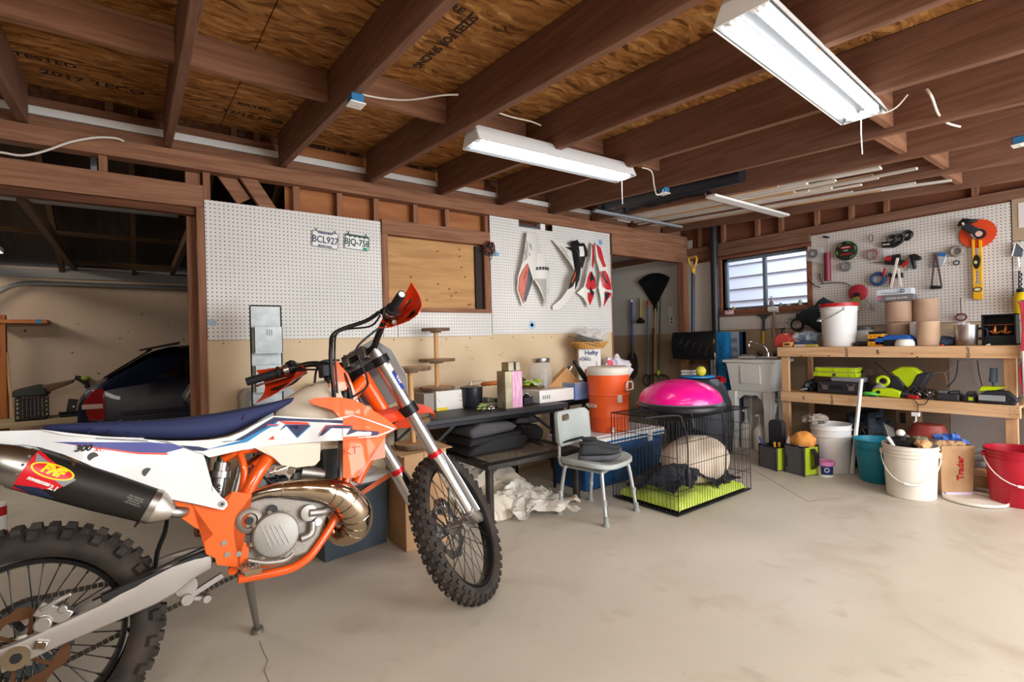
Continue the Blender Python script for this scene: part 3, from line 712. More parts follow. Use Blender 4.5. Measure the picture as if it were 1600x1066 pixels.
for sd in (1, -1):
 if sd == 1:
  m = MB(); m.tube([L(423, 712, .09), L(404, 738, .11), L(385, 772, .112), L(374, 798, .10), L(364, 838, .09)], [.023, .023, .022, .02, .02], 16, sub=4)
  bobj(m, 'frame_spar', B_FRM)
  m = MB(); m.tube([L(372, 700, .08), L(381, 730, .10), L(381, 750, .10), L(376, 776, .10)], .0125, 12, sub=4); bobj(m, 'subframe_tube', B_FRM)
  m = MB(); m.tube([L(350, 716, .06), L(374, 704, .08), L(400, 700, .07)], .018, 12, sub=3); bobj(m, 'subframe_joint', B_FRM)
  gd = [(263, 778), (277, 805), (305, 825), (333, 835), (320, 847), (322, 866), (336, 872), (339, 883), (373, 887), (387, 883), (389, 856), (385, 849), (373, 844), (364, 825), (368, 807), (385, 785), (395, 773), (364, 768), (352, 789), (330, 793), (300, 788)]
  g = bobj(skin(gd, flat(.135), 0, .008, .06), 'frame_guard', B_ORG, angle=30)
  for q in ((350, 849), (355, 867), (373, 866)):
   p = L(*q, .138); m = MB(); m.cyl(p, p+V((0, .004, 0)), .009, n=14); bobj(m, 'guard_bolt', B_ENG, g)
  p = L(348, 788, .142)
 y = -sd
 m = MB(); cr = [L(372, 905, .09), L(413, 898, .09), L(455, 888, .09), L(482, 871, .09), L(500, 848, .085), L(517, 822, .075), L(532, 794, .06), L(540, 760, .05), L(548, 700, .04), L(556, 640, .02)]
 m.tube([V((p.x, p.y*sd, p.z)) for p in cr], .0155, 14, sub=4); bobj(m, 'cradle_tube', B_FRM)
# steering head and orange frame around it
hd = [SA+Sa*.62, SA+Sa*.83]
m = MB(); m.cyl(hd[0], hd[1], .033, n=24)
m.tube([SA+Sa*.80+V((-.01, -.02, 0)), V((.93, -.05, .93)), V((.72, -.08, .80)), V((.62, -.09, .74))], [.03, .033, .028, .024], 14, sub=4)
m.tube([SA+Sa*.80+V((-.01, .02, 0)), V((.93, .05, .93)), V((.72, .08, .80)), V((.62, .09, .74))], [.03, .033, .028, .024], 14, sub=4)
m.tube([SA+Sa*.63, V((1.10, 0, .78)), V((1.0, 0, .62))], [.03, .028, .022], 12, sub=3)
bobj(m, 'frame_head', B_FRM)
m = MB(); m.plate([L(523, 560, .07), L(545, 585, .075), L(560, 622, .08), L(520, 650, .08), L(505, 648, .075)], (0, .006, 0)); bobj(m, 'frame_gusset', B_FRM, bev=.003)
# --- engine
def blk(pxs, t0, t1, name, mt, bev=.006, parent=None):
 m = MB(); P = [L(x, y, t0) for x, y in pxs]; m.plate([V((p.x, -t0, p.z)) for p in P], (0, t0-t1, 0)); return bobj(m, name, mt, parent, bev=bev)
eng = blk([(368, 800), (380, 775), (420, 772), (470, 778), (512, 784), (514, 802), (500, 838), (480, 866), (430, 884), (385, 888), (372, 850)], .11, -.10, 'engine_case', B_ENG, .01)
blk([(455, 735), (505, 735), (512, 790), (450, 790)], .06, -.06, 'cylinder', mat('cylinder_grey', '5b5753', .5, .7), .012, eng)
blk([(420, 748), (452, 742), (468, 775), (432, 782)], .05, -.05, 'reed_block', B_BLK, .01, eng)
p = L(432, 836, .155)
m = MB(); m.lathe([(.076, -.050), (.076, -.006), (.071, 0), (.062, .003), (.002, .004)], p, (0, -1, 0), n=48); cl = bobj(m, 'clutch_cover', mat('clutch_cover_grey', '9c9891', .5, .6, bump=.12, bs=200), eng, angle=30)
m = MB()
for k in range(5):
 u = -.038+.015*k; m.bar(p+V((u-.010, -.0045, .042-.003*k)), p+V((u+.018, -.0045, -.036)), .0025, .004, (0, 1, 0))
bobj(m, 'cover_ribs', B_ALU, cl) if False else bobj(m, 'cover_rib', B_ALU, eng)
m = MB()
for k in range(8):
 a = 2*pi*k/8+.2; q = p+V((cos(a)*.080, .02, sin(a)*.080)); m.cyl(q, q+V((0, -.014, 0)), .007, n=8)
bobj(m, 'cover_bolts', CHROME, eng).name = 'cover_bolt'
p = L(390, 814, .14); m = MB(); m.lathe([(.040, -.04), (.042, -.004), (.036, 0), (.026, .002), (.022, -.006), (.013, -.006)], p, (0, -1, 0), n=36); bobj(m, 'kick_boss', B_ENG, eng)
m = MB(); m.cyl(p+V((0, .002, 0)), p+V((0, -.001, 0)), .013, n=20); bobj(m, 'kick_bore', B_BLK, eng)
p = L(426, 797, .13); m = MB(); m.cyl(p+V((0, .03, 0)), p+V((0, 0, 0)), .017, n=14); bobj(m, 'oil_cap', B_BLK, eng)
m = MB(); p = L(483, 802, .135); m.lathe([(.030, -.03), (.028, 0), (.014, .002)], p, (0, -1, 0), n=28); m.tube([p+V((0, -.001, 0)), L(505, 800, .13), L(516, 794, .10)], .014, 12); m.tube([L(470, 842, .125), L(486, 834, .125), L(488, 815, .125)], .014, 12, sub=3); bobj(m, 'water_pump', B_ALU, eng)
p = L(497, 816, .135); m = MB(); m.cyl(p+V((0, .03, 0)), p, .013, n=16); m.cyl(L(452, 832, .15), L(452, 832, .12), .007, n=8); bobj(m, 'drain_bolt', CHROME, eng)
m = MB(); m.tube([L(388, 876, .15), L(415, 880, .16), L(445, 876, .16), L(458, 866, .15)], .008, 8, sub=4); bobj(m, 'brake_pedal', B_ALU)
m = MB(); p = L(392, 890, .19); m.cbox(p, (.05, .11, .016)); 
for k in range(5):
 for yy in (-.05, .05): m.cbox(p+V((-.02+.01*k, yy*0+(-.05 if yy < 0 else .05)*.9, .012)), (.005, .006, .012))
m.bar(p+V((0, .05, 0)), p+V((-.02, .12, 0)), .02, .02); bobj(m, 'footpeg', CHROME)
m = MB(); p = L(364, 892, .12); m.cyl(p+V((0, .02, 0)), p, .014, n=16); bobj(m, 'peg_mount', B_FRM)
# throttle body, hoses, head stay
m = MB(); m.cyl(L(470, 738, .06), L(505, 742, .06), .026, n=20); m.cyl(L(484, 728, .03), L(484, 752, .03), .022, n=18); bobj(m, 'throttle_body', B_ALU)
m = MB(); m.tube([L(420, 740, .10), L(455, 727, .10)], .008, 8); m.plate([L(417, 742, .105), L(425, 730, .105), L(450, 725, .105), L(462, 733, .105), L(452, 750, .105), L(445, 742, .105)], (0, .006, 0)); m.cyl(L(455, 736, .112), L(455, 736, .09), .013, n=16); m.cyl(L(428, 731, .112), L(428, 731, .09), .007, n=10); bobj(m, 'head_stay', CHROME, bev=.001)
m = MB()
for a, b, c_ in (((506, 690), (512, 720), (498, 750)), ((515, 690), (520, 730), (505, 765)), ((430, 740), (437, 760), (420, 790)), ((400, 735), (425, 755), (450, 760))):
 m.tube([L(*a, .06), L(*b, .07), L(*c_, .05)], .005, 8, sub=5)
bobj(m, 'fuel_hose', B_BLK)
blk([(503, 688), (528, 680), (528, 748), (505, 752)], .08, -.08, 'radiator', mat('radiator_dark', '2c2d2f', .5, .5, bump=.5, bs=300), .004)
m = MB(); p, q = L(532, 655, .12), L(532, 746, .12); m.bar(p, q, .014, .02, (0, 1, 0)); bobj(m, 'radiator_side', mat('radiator_grey', '6c6a68', .4, .7), bev=.002)
# --- exhaust pipe and muffler
cpx = [((352, 790), .07, .014), ((376, 783), .10, .017), ((408, 771), .125, .021), ((440, 765), .135, .028), ((480, 764), .135, .038), ((515, 768), .13, .049), ((540, 780), .12, .056), ((556, 800), .10, .060), ((556, 822), .06, .056), ((538, 836), .02, .042), ((518, 830), .0, .030), ((500, 800), .0, .024), ((488, 770), 0, .022)]
m = MB(); pts = [L(*p, t) for p, t, r in cpx]; m.tube(pts, [r for _, _, r in cpx], 32, sub=7); ep = bobj(m, 'exhaust_pipe', B_PIPE, angle=60)
for k, u in ((3, 0), (5, .1), (5, .55), (6, .1), (6, .6), (7, .1), (7, .6), (8, .1)):
 a, b = pts[k], pts[k+1]; c_ = a+(b-a)*u; r = cpx[k][2]+(cpx[k+1][2]-cpx[k][2])*u
 d = (pts[min(k+2, len(pts)-1)]-pts[k-1]) if u > .3 else (pts[k+1]-pts[k-1])
 m = MB(); m.torus(c_+(V((0, 0, 0))), d, r*1.0+.001, .0016, n=36, m=6); bobj(m, 'weld_seam', B_PIPE, ep)
A_, B_ = L(32, 731, .15), L(240, 792, .15); ax_ = (B_-A_).normalized(); Lm = (B_-A_).length
def ov(m, prof, o, d, fl=1.12):  # slightly oval tube
 x = V((0, 1, 0)); z = d; y = z.cross(x).normalized(); return m._skin([m._ring(V(o)+z*h, x*.85, y*fl, r, 40) for r, h in prof])
m = MB(); ov(m, [(.050, 0), (.052, .02), (.051, Lm*.6), (.046, Lm)], A_, ax_); mf = bobj(m, 'muffler', mat('muffler_black', '26221f', .45, .3))
m = MB(); ov(m, [(.0525, -.004), (.0535, .014), (.0525, .014)], A_, ax_); bobj(m, 'muffler_band', STEEL, mf)
m = MB(); ov(m, [(.047, -.014), (.047, .006), (.046, .006)], B_, ax_); bobj(m, 'muffler_band', STEEL, mf)
m = MB(); ov(m, [(.050, 0), (.049, -.03), (.036, -.085), (.030, -.10), (.0295, -.09)], A_, ax_); bobj(m, 'muffler_tip', STEEL, mf)
m = MB(); ov(m, [(.045, 0), (.043, .015), (.030, .04), (.020, .055)], B_, ax_); bobj(m, 'muffler_cone', mat('brushed_cone', 'c9c2b8', .35, .9), mf)
m = MB(); m.tube([B_+ax_*.04, B_+ax_*.09+V((0, .02, .01)), V((.44, -.05, .66)), L(352, 790, .07)], .018, 12, sub=4); bobj(m, 'mid_pipe', STEEL)
# wrap-around maker's label on the can
yv = V((0, 1, 0)); upv = ax_.cross(yv).normalized(); upv = upv if upv.z > 0 else -upv
def on_can(s, h, e=.0006):
 """s metres along the can, h metres up round its outer face"""
 r = .0517-.005*max(0, s/Lm-.6)/.4 + e; a = h/r; return A_+ax_*s+upv*(sin(a)*r*1.12)-yv*(cos(a)*r*.85)
def can_patch(out, e, name, mt, n=1):
 m = MB(); bm = m.bm
 vs = [bm.verts.new((x, y, 0)) for x, y in out]; f = bm.faces.new(vs); bmesh.ops.triangulate(bm, faces=[f])
 for ax2, lo, hi in ((1, min(p[1] for p in out), max(p[1] for p in out)),):
  k = lo+.006
  while k < hi:
   bmesh.ops.bisect_plane(bm, geom=bm.verts[:]+bm.edges[:]+bm.faces[:], plane_co=(0, k, 0), plane_no=(0, 1, 0), dist=1e-6); k += .006
 r = bmesh.ops.extrude_face_region(bm, geom=bm.faces[:]); ex = {v for v in r['geom'] if isinstance(v, bmesh.types.BMVert)}
 for v in bm.verts: v.co = on_can(v.co.x, v.co.y, e-(.0006 if v in ex else 0))
 return bobj(m, name, mt, mf)
can_patch([(.004, -.06), (.004, .066), (.02, .066), (.05, .045), (.13, .012), (.11, -.02), (.03, -.05), (.06, -.06)], .0008, 'label', mat('label_red', 'd8202a', .35))
can_patch([(.015, .052), (.05, .036), (.135, .012), (.118, -.012), (.03, .018)], .0014, 'label', mat('label_grey', '8a8a90', .4))
can_patch([(.075+.052*cos(a)+.0*sin(a), .016-.02*cos(a)*.0+.019*sin(a)) for a in [2*pi*i/28 for i in range(28)]], .0020, 'label_oval', mat('label_yellow', 'f4dd12', .35))
can_patch([(.075+.047*cos(a), .016+.0155*sin(a)) for a in [2*pi*i/28 for i in range(28)]], .0026, 'label_oval', MATS['label_red'])
can_patch([(.006, -.045), (.07, -.03), (.12, -.052), (.06, -.062)], .0014, 'label', mat('label_navy', '28304e', .4))
def can_text(s, size, s0, h0, mt, e=.0034, shear=.2, bold=.001):
 o = text(s, size, (0, 0, 0), (1, 0, 0), (0, 1, 0), mt, None, 'lettering', depth=.0003, bold=bold, shear=shear)
 for v in o.data.vertices: v.co = on_can(s0+v.co.x, h0+v.co.y-v.co.x*.05, e+v.co.z)
 o.parent = mf; return o
can_text('FMF', .030, .075, .017, MATS['label_yellow'], bold=.0018)
can_text('POWERCORE', .0085, .06, -.016, WHT, .0022); can_text('2.1', .017, .098, -.022, WHT, .0022, bold=.0008)
for k in range(4): can_text(['USFS APPROVED', 'SPARK ARRESTOR', 'MADE IN USA', 'LOS ANGELES CA'][k], .0055, Lm-.055, .012-.006*k, mat('pale_print', '9a948c', .6), .0006, 0, 0)
for k in range(3):
 m = MB(); c_ = on_can(.007, .035-.025*k, .0012); m.cyl(c_, c_-yv*.002, .004, n=10); bobj(m, 'band_rivet', CHROME, mf)
m = MB(); c_ = on_can(.105, .052, .0006); m.cyl(c_, c_-yv*.003+upv*.002, .005, n=12); bobj(m, 'rivet', CHROME, mf)
m = MB(); m.plate([L(58, 699, .1), L(96, 708, .1), L(94, 716, .1), L(58, 706, .1)], (0, .02, 0)); bobj(m, 'muffler_hanger', B_BLK)
m = MB(); m.plate([L(44, 766, .1), L(66, 770, .1), L(58, 772, .1), L(46, 774, .1)], (0, .02, 0)); m.tube([L(219, 812, .12), L(210, 824, .12)], [.006, .003], 8); bobj(m, 'muffler_hanger', B_BLK)
m = MB(); m.tube([L(262, 800, .04), L(258, 830, .03), L(246, 862, .03), L(242, 895, .04)], [.012, .018, .018, .012], 10, sub=3, flat=.4); bobj(m, 'mud_flap', B_BLK)
# --- shock
p, q = L(348, 722, .03), L(338, 782, .03); dd = (q-p).normalized()
m = MB(); m.cyl(p, q, .026, n=24); m.cyl(p+dd*.03, p+dd*.055, .036, n=28); m.cyl(p-dd*.02, p+dd*.01, .02, n=16); m.cyl(p-dd*.02+V((0, -.03, 0)), p-dd*.02+V((0, .03, 0)), .017, n=16)
m.cyl(p+V((.07, 0, 0))+dd*.03, q+V((.06, 0, 0)), .024, n=20); sh = bobj(m, 'shock', mat('shock_silver', 'b9b7b3', .3, .9), bev=.002)
m = MB(); m.cyl(q-dd*.0, V((.50, -.03, .45)), .012, n=12); bobj(m, 'shock_rod', CHROME, sh)
m = MB(); m.tube([q+dd*(.12*k/28)+(V((cos(2*pi*k/7), sin(2*pi*k/7), 0)))*.034 for k in range(29)], .006, 8); bobj(m, 'shock_spring', B_BLK, sh)
text('WP', .020, p+dd*.09+V((0, -.0265, 0)), -dd, V((-1, 0, 0)), INK, sh, world=False, bold=.001)
# --- airbox black behind side panel
blk([(255, 700), (330, 712), (325, 745), (300, 770), (262, 765), (230, 730)], .06, -.06, 'airbox', B_BLK, .01)
# --- seat
topl = [(60, 663), (100, 661), (150, 659), (200, 657), (250, 655), (290, 651), (330, 646), (365, 640), (400, 633), (430, 627), (452, 621), (466, 618)]
botl = [(62, 670), (110, 676), (160, 681), (210, 686), (260, 688), (300, 688), (330, 686), (355, 682), (378, 674), (405, 659), (437, 639), (468, 620)]
wd = [.05, .08, .095, .105, .112, .115, .112, .105, .095, .08, .06, .045]
rings = []
for a, b, w_ in zip(topl, botl, wd):
 p, q = L(*a, .02), L(*b, w_); h = p.z-q.z
 if h < .03: h = .03
 rings.append([V((q.x, -w_, p.z-h)), V((q.x*.6+p.x*.4, -w_*1.0, p.z-h*.45)), V((p.x, -w_*.86, p.z-h*.14)), V((p.x, -w_*.55, p.z-.004)), V((p.x, 0, p.z)), V((p.x, w_*.55, p.z-.004)), V((p.x, w_*.86, p.z-h*.14)), V((q.x*.6+p.x*.4, w_, p.z-h*.45)), V((q.x, w_, p.z-h))])
m = MB(); m.loft(rings); seat = bobj(m, 'seat', B_SEAT, sub=1)
for a in ((138, 661), (170, 660), (202, 659), (236, 658), (270, 656), (305, 652), (340, 646), (376, 640)):
 p = L(*a, .07); m = MB(); rr = []
 m.tube([p+V((.0, -.03, -.038)), p+V((.014, -.012, -.010)), p+V((.024, .02, .002)), p+V((.03, .07, .008)), p+V((.024, .12, .002))], .0022, 6, sub=3); bobj(m, 'seat_rib', mat('seat_rib_dark', '1c2140', .7), seat)
# --- rear fender
rings = []
for x, zt, w_ in ((-.42, .965, .06), (-.30, .955, .075), (-.15, .945, .08), (-.02, .938, .085), (.06, .925, .085), (.15, .905, .09), (.3, .90, .09)):
 rings.append([V((x, -w_, zt-.05)), V((x, -w_, zt-.015)), V((x, -w_*.6, zt)), V((x, w_*.6, zt)), V((x, w_, zt-.015)), V((x, w_, zt-.05)), V((x, w_-.004, zt-.05)), V((x, w_*.6, zt-.008)), V((x, -w_*.6, zt-.008)), V((x, -w_+.004, zt-.05))])
m = MB(); m.loft(rings); bobj(m, 'rear_fender', B_WHT, angle=60)
# --- white side panel with graphics
sp = [(-150, 680), (0, 674), (62, 672), (110, 678), (160, 682), (220, 685), (270, 695), (318, 711), (321, 719), (317, 727), (319, 740), (330, 757), (345, 776), (354, 783), (356, 790), (350, 797), (342, 796), (302, 787), (260, 779), (225, 766), (199, 760), (191, 757), (169, 742), (141, 727), (99, 710), (62, 699), (37, 695), (0, 695), (-150, 700)]
side = bobj(skin(sp, T_side, .012, .006), 'side_panel', B_WHT, angle=60)
def decal(out, T, off, name, mt, parent): return bobj(skin(out, T, off, .0012, .03), name, mt, parent)
decal([(84, 691), (150, 691), (235, 691), (270, 694), (288, 700), (258, 708), (215, 707), (150, 699)], T_side, .0135, 'stripe', B_RBL, side)
decal([(100, 693), (150, 699), (215, 707), (262, 708), (262, 711), (215, 710), (150, 701)], T_side, .0132, 'stripe', B_RED, side)
decal([(280, 696), (310, 698), (328, 702), (318, 705), (300, 704)], T_shr, .0145, 'stripe', B_NAVY, side)
text('300', .026, L(129, 701, .115)+V((0, -.004, 0)), (1, -.03, -.05), (0, 0, 1), INK, side, world=False, bold=.001, shear=.4); text('XC', .018, L(154, 703, .118)+V((0, -.006, 0)), (1, -.03, -.05), (0, 0, 1), B_RED, side, world=False, shear=.4)
for q in ((145, 714), (230, 738)):
 t_ = .115 if q[0] < 200 else .13
 for _ in range(5): p = L(*q, t_); t_ = T_side(p.x, p.z)+.0125
 m = MB(); m.cyl(p, p+V((0, .004, 0)), .0135, n=18); bobj(m, 'panel_plug', mat('plug_grey', '4b4a49', .6), side)
t_ = .14
for _ in range(5): p = L(347, 788, t_); t_ = T_side(p.x, p.z)+.0125
m = MB(); m.cyl(p+V((0, -.003, 0)), p+V((0, .006, 0)), .010, n=18); bobj(m, 'panel_bolt', STEEL, side)
m = MB(); m.cyl(p+V((0, -.0035, 0)), p, .005, n=6); bobj(m, 'bolt_socket', B_BLK, side)
# --- tank
rings = []
for (xa, za, zb, w_) in ((.70, .965, .80, .04), (.74, .99, .78, .08), (.80, 1.02, .76, .105), (.86, 1.05, .75, .115), (.93, 1.06, .75, .12), (.98, 1.03, .75, .12), (1.01, .98, .78, .11)):
 hm = (za+zb)/2
 rings.append([V((xa, y_*w_, z_)) for y_, z_ in ((-.6, zb), (-1, zb+.05), (-1, hm), (-.8, za-.07), (-.45, za-.012), (0, za), (.45, za-.012), (.8, za-.07), (1, hm), (1, zb+.05), (.6, zb))])
m = MB(); m.loft(rings)
tank = bobj(m, 'fuel_tank', B_TANK, sub=1)
low = [(396, 699), (431, 717), (440, 727), (464, 731), (493, 727), (500, 719), (501, 680), (396, 690)]
m = skin(low, flat(.128), 0, .2, .05); bobj(m, 'tank_lower', B_TANK, tank, bev=.012, bseg=3)
c_ = L(491, 606, 0); m = MB(); m.lathe([(.038, -.025), (.040, .0), (.036, .010), (.012, .014)], V((c_.x, 0, c_.z)), (-.15, 0, 1), n=24); bobj(m, 'fuel_cap', B_BLK, tank)
m = MB(); m.tube([V((c_.x, 0, c_.z)), L(494, 580, 0), L(503, 565, -.02), L(530, 563, -.04)], .005, 8, sub=5); bobj(m, 'vent_hose', B_BLK)
# --- shrouds
s1 = [(62, 671), (110, 677), (160, 682), (210, 687), (260, 689), (300, 689), (333, 687), (357, 683), (380, 674), (405, 660), (427, 650), (450, 651), (518, 655), (551, 648), (575, 655), (598, 663), (620, 670), (606, 677), (590, 684), (540, 688), (500, 690), (440, 695), (380, 703), (327, 715), (316, 709), (262, 692), (160, 686), (100, 680)]
shr = bobj(skin(s1, T_shr, .014, .006), 'radiator_shroud', B_WHT, angle=60)
s2 = [(483, 626), (492, 622), (510, 621), (530, 621), (550, 624), (565, 630), (582, 641), (600, 652), (613, 662), (621, 670), (606, 665), (580, 656), (551, 647), (537, 650), (536, 655), (536, 747), (556, 747), (565, 729), (576, 713), (590, 693), (604, 684), (606, 678), (590, 684), (540, 689), (534, 689), (534, 645), (520, 641), (500, 635), (487, 631)]
s2a = [(483, 626), (492, 622), (510, 621), (530, 621), (550, 624), (565, 630), (582, 641), (600, 652), (613, 662), (621, 670), (598, 663), (575, 655), (551, 648), (530, 652), (531, 645), (520, 641), (500, 635), (487, 631)]
bobj(skin(s2a, T_shr, .017, .007), 'shroud_wing', B_ORG, shr, angle=60)
s2b = [(536, 653), (551, 648), (575, 655), (598, 663), (621, 670), (606, 678), (590, 684), (536, 689)]
bobj(skin(s2b, T_shr, .0155, .006), 'shroud_nose', B_ORG, shr, angle=60)
s2c = [(536, 686), (590, 683), (606, 678), (602, 715), (585, 720), (576, 722), (568, 733), (556, 747), (536, 747)]
bobj(skin([(536, 684), (604, 680), (590, 693), (576, 713), (565, 729), (556, 747), (536, 747)], T_shr, .0085, .007), 'radiator_guard', B_ORG, shr, angle=60)
bobj(skin([(576, 690), (602, 680), (602, 715), (580, 720), (560, 745), (552, 735)], lambda x, z: .10, .0, .03), 'radiator_guard', B_ORG, shr)
# the same pieces mirrored on the far side
def mirror(o):
 for c in [o]+list(o.children):
  if c.type != 'MESH': continue
  me = c.data.copy(); me.transform(Matrix.Scale(-1, 4, (0, 1, 0))); me.flip_normals(); q = bpy.data.objects.new(c.name.split('.')[0], me); COL.objects.link(q); BASIS[q.name] = Matrix.Identity(4)
  q.parent = bike if c is o else far_[0]
  for md in c.modifiers:
   k = q.modifiers.new(md.name, md.type)
   if md.type == 'BEVEL': k.width = md.width; k.segments = md.segments; k.limit_method = 'ANGLE'
  if c is o: far_[0] = q
far_ = [None]; mirror(shr)
far_ = [None]; mirror(side)
decal([(150, 684), (262, 690), (318, 710), (318, 712.5), (261, 692.5), (150, 686)], T_shr, .0152, 'seam_line', GRYP, shr)
dz = [(343, 689), (363, 689), (380, 680), (428, 652), (455, 654), (536, 660), (536, 665), (463, 658), (434, 659), (425, 665), (408, 673), (378, 690), (350, 690)]
def sd_(out, mt, e=.0155, nm='stripe'): return decal(out, T_shr, e, nm, mt, shr)
sd_([(358, 694), (378, 688), (409, 671), (427, 661), (436, 657), (430, 664), (412, 674), (386, 691), (322, 703)], B_BLUE, .0152)
sd_([(345, 690), (366, 689), (384, 679), (428, 652), (455, 654), (536, 657), (536, 662), (463, 658), (434, 658), (424, 664), (406, 673), (378, 688), (352, 691)], B_NAVY)
# KTM lettering: dark wedges that leave white letters, with red and blue edges
Z6 = lambda a: [(260+x/3.636, 600+y/3.636) for x, y in a]
K5 = lambda a: [(380+x/5.173, 640+y/5.173) for x, y in a]
for out, mt, e in (([(170, 162), (208, 128), (292, 126), (268, 138), (214, 142)], B_BLUE, .0164), ([(183, 137), (205, 118), (292, 120), (286, 127), (210, 127)], B_RED, .0170),
  ([(285, 94), (430, 98), (522, 105), (538, 122), (350, 120)], B_RED, .0162), ([(296, 172), (340, 120), (534, 122), (548, 134), (438, 232), (392, 178), (436, 168), (478, 136), (352, 134)], B_BLUE, .0164),
  ([(302, 166), (345, 124), (526, 122), (536, 132), (438, 224), (402, 178), (444, 168), (486, 131), (350, 130)], B_NAVY, .0170),
  ([(603, 212), (668, 125), (884, 123), (880, 134), (680, 134)], B_RED, .0170), ([(610, 218), (676, 131), (882, 131), (862, 153), (715, 151), (644, 208)], B_NAVY, .0176),
  ([(204, 244), (245, 212), (252, 242)], B_RED, .0164), ([(806, 152), (862, 156), (832, 208), (925, 175), (1042, 182), (1030, 210), (806, 222)], B_WHT, .0178),
  ([(832, 209), (864, 160), (892, 128), (878, 160), (935, 168), (1102, 180), (1086, 206), (1034, 212), (1040, 184), (926, 177)], B_NAVY, .0182), ([(880, 130), (900, 126), (884, 158), (935, 165), (1104, 178), (1108, 170), (910, 115)], B_ORG, .0186)):
 sd_(K5(out), mt, e, 'letter')
sd_([(537, 652), (551, 648.5), (575, 655.5), (598, 663.5), (618, 670.2), (612, 671), (596, 665), (574, 657), (551, 650), (537, 654)], B_WHT, .0175, 'trim_line')
sd_([(618, 670), (606, 676.5), (590, 682.5), (560, 685), (560, 683.5), (589, 681), (604, 675), (613, 671)], B_WHT, .0175, 'trim_line')
t_ = .2
text('KTM', .04, L(555, 704, T_shr(1.02, .85)+.009)+V((0, -.002, 0)), (1, -.0, 0), (0, -.12, 1), mat('embossed_orange', 'e25a14', .4), shr, world=False, depth=.001)
# --- fork
for t_ in (.10, -.10):
 m = MB(); m.tube([FK(.375, t_), FK(.60, t_), FK(.60001, t_), FK(.885, t_)], [.0275, .0275, .0295, .0295], 24); fk = sobj(m, 'fork_tube', B_FORK)
 m = MB(); m.cyl(FK(.36, t_), FK(.382, t_), .0305, n=28); sobj(m, 'wiper_ring', mat('anodised_red', 'd0121b', .3, .4), fk)
 m = MB(); m.cyl(FK(.05, t_), FK(.37, t_), .024, n=24); sobj(m, 'fork_slider', CHROME, fk)
 sg = 1 if t_ > 0 else -1
 m = MB(); m.tube([FK(.355, t_+.0*sg, .06), FK(.2, t_+.004*sg, .062), FK(.06, t_+.006*sg, .052)], [.012, .024, .024], 14, flat=.35); m.tube([FK(.36, t_+.035*sg), FK(.2, t_+.033*sg), FK(.05, t_+.03*sg)], [.008, .018, .022], 12, flat=.3, sub=2); sobj(m, 'fork_guard', mat('guard_silver', 'c8cacd', .3, .7), fk)
 m = MB(); m.tube([FK(.075, t_), FK(.03, t_, .04), V((AX, -t_, .348))], [.03, .032, .026], 16); m.cyl(V((AX, -t_-.02*sg, .348)), V((AX, -t_+.03*sg, .348)), .024, n=20); m.cyl(FK(.06, t_+.02*sg, .05), FK(.06, t_+.034*sg, .05), .01, n=12); sobj(m, 'axle_lug', ALU, fk)
 m = MB(); m.cyl(FK(.885, t_), FK(.895, t_), .026, n=20); m.cyl(FK(.895, t_), FK(.902, t_), .012, n=6); sobj(m, 'fork_cap', STEEL, fk)
m = MB(); m.cyl(V((AX, -.125, .348)), V((AX, .125, .348)), .012, n=14); sobj(m, 'front_axle', STEEL, wf_)
m = MB(); m.cbox(V((AX+.03, .065, .46)), (.08, .045, .05), (0, .5, 0)); m.cyl(V((AX+.03, .04, .46)), V((AX+.03, .1, .46)), .02, n=18); m.cbox(V((AX-.03, .07, .44)), (.06, .03, .03)); sobj(m, 'front_caliper', CHROME, wf_, bev=.004)
for s0, nm in ((.60, 'lower_clamp'), (.845, 'upper_clamp')):
 m = MB(); hh = .045 if s0 < .7 else .035
 for t_ in (.10, -.10): m.cyl(FK(s0-hh/2, t_), FK(s0+hh/2, t_), .040, n=28); m.cyl(FK(s0-.012, t_-.02, .065), FK(s0-.012, t_+.02, .065), .006, n=10)
 m.loft([[FK(s0-hh*.4, t_, n_) for t_, n_ in ((.10, -.005), (.10, .05), (0, .03), (-.10, .05), (-.10, -.005), (-.03, -.045), (.03, -.045))], [FK(s0+hh*.4, t_, n_) for t_, n_ in ((.10, -.005), (.10, .05), (0, .03), (-.10, .05), (-.10, -.005), (-.03, -.045), (.03, -.045))]])
 sobj(m, nm, mat('clamp_black', '202023', .35, .5), bev=.003)
# fork stickers
bl = mat('sticker_blue', '2a3f9a', .4)
for k, (s0, h, mt) in enumerate(((.735, .085, bl), (.80, .035, WHT))):
 m = MB(); ex = V((0, -1, 0)); r = .0300
 rows = [[FK(s0-h/2+h*v, .10) + (-Sn*cos(a)+ex*sin(a))*r for a in [rad(60+60*u/6) for u in range(7)]] for v in (0, 1)]
 A0 = [p for p in rows[0]]; m.strip(rows[0], rows[1], .0008); sobj(m, 'fork_sticker', mt)
q = text('WP', .026, (0, 0, 0), (1, 0, 0), (0, 1, 0), WHT, None, 'sticker_letters', bold=.0015, depth=.0004)
for v in q.data.vertices:
 a = rad(90)+v.co.y/.031; v.co = ST @ (FK(.735+v.co.x, .10)+(-Sn*cos(a)+V((0, -1, 0))*sin(a))*(.0314+v.co.z))
q.parent = bike; BASIS[q.name] = Matrix.Identity(4)
# front fender
rings = []
for u, w_, z_ in ((-.26, .045, -.03), (-.20, .06, -.015), (-.10, .07, .0), (.02, .078, .015), (.12, .085, .025), (.21, .085, .027), (.29, .075, .02), (.335, .045, .01)):
 c_ = V((1.165+u, 0, .88+z_+.10*u))
 rings.append([c_+V((0, y_*w_, q_)) for y_, q_ in ((-1.1, -.06), (-1, -.02), (-.5, .012), (.5, .012), (1, -.02), (1.1, -.06), (1.05, -.06), (.5, .005), (-.5, .005), (-1.05, -.06))])
m = MB(); m.loft(rings); sobj(m, 'front_fender', mat('fender_red_orange', 'e8431a', .35, coat=.2), angle=60)
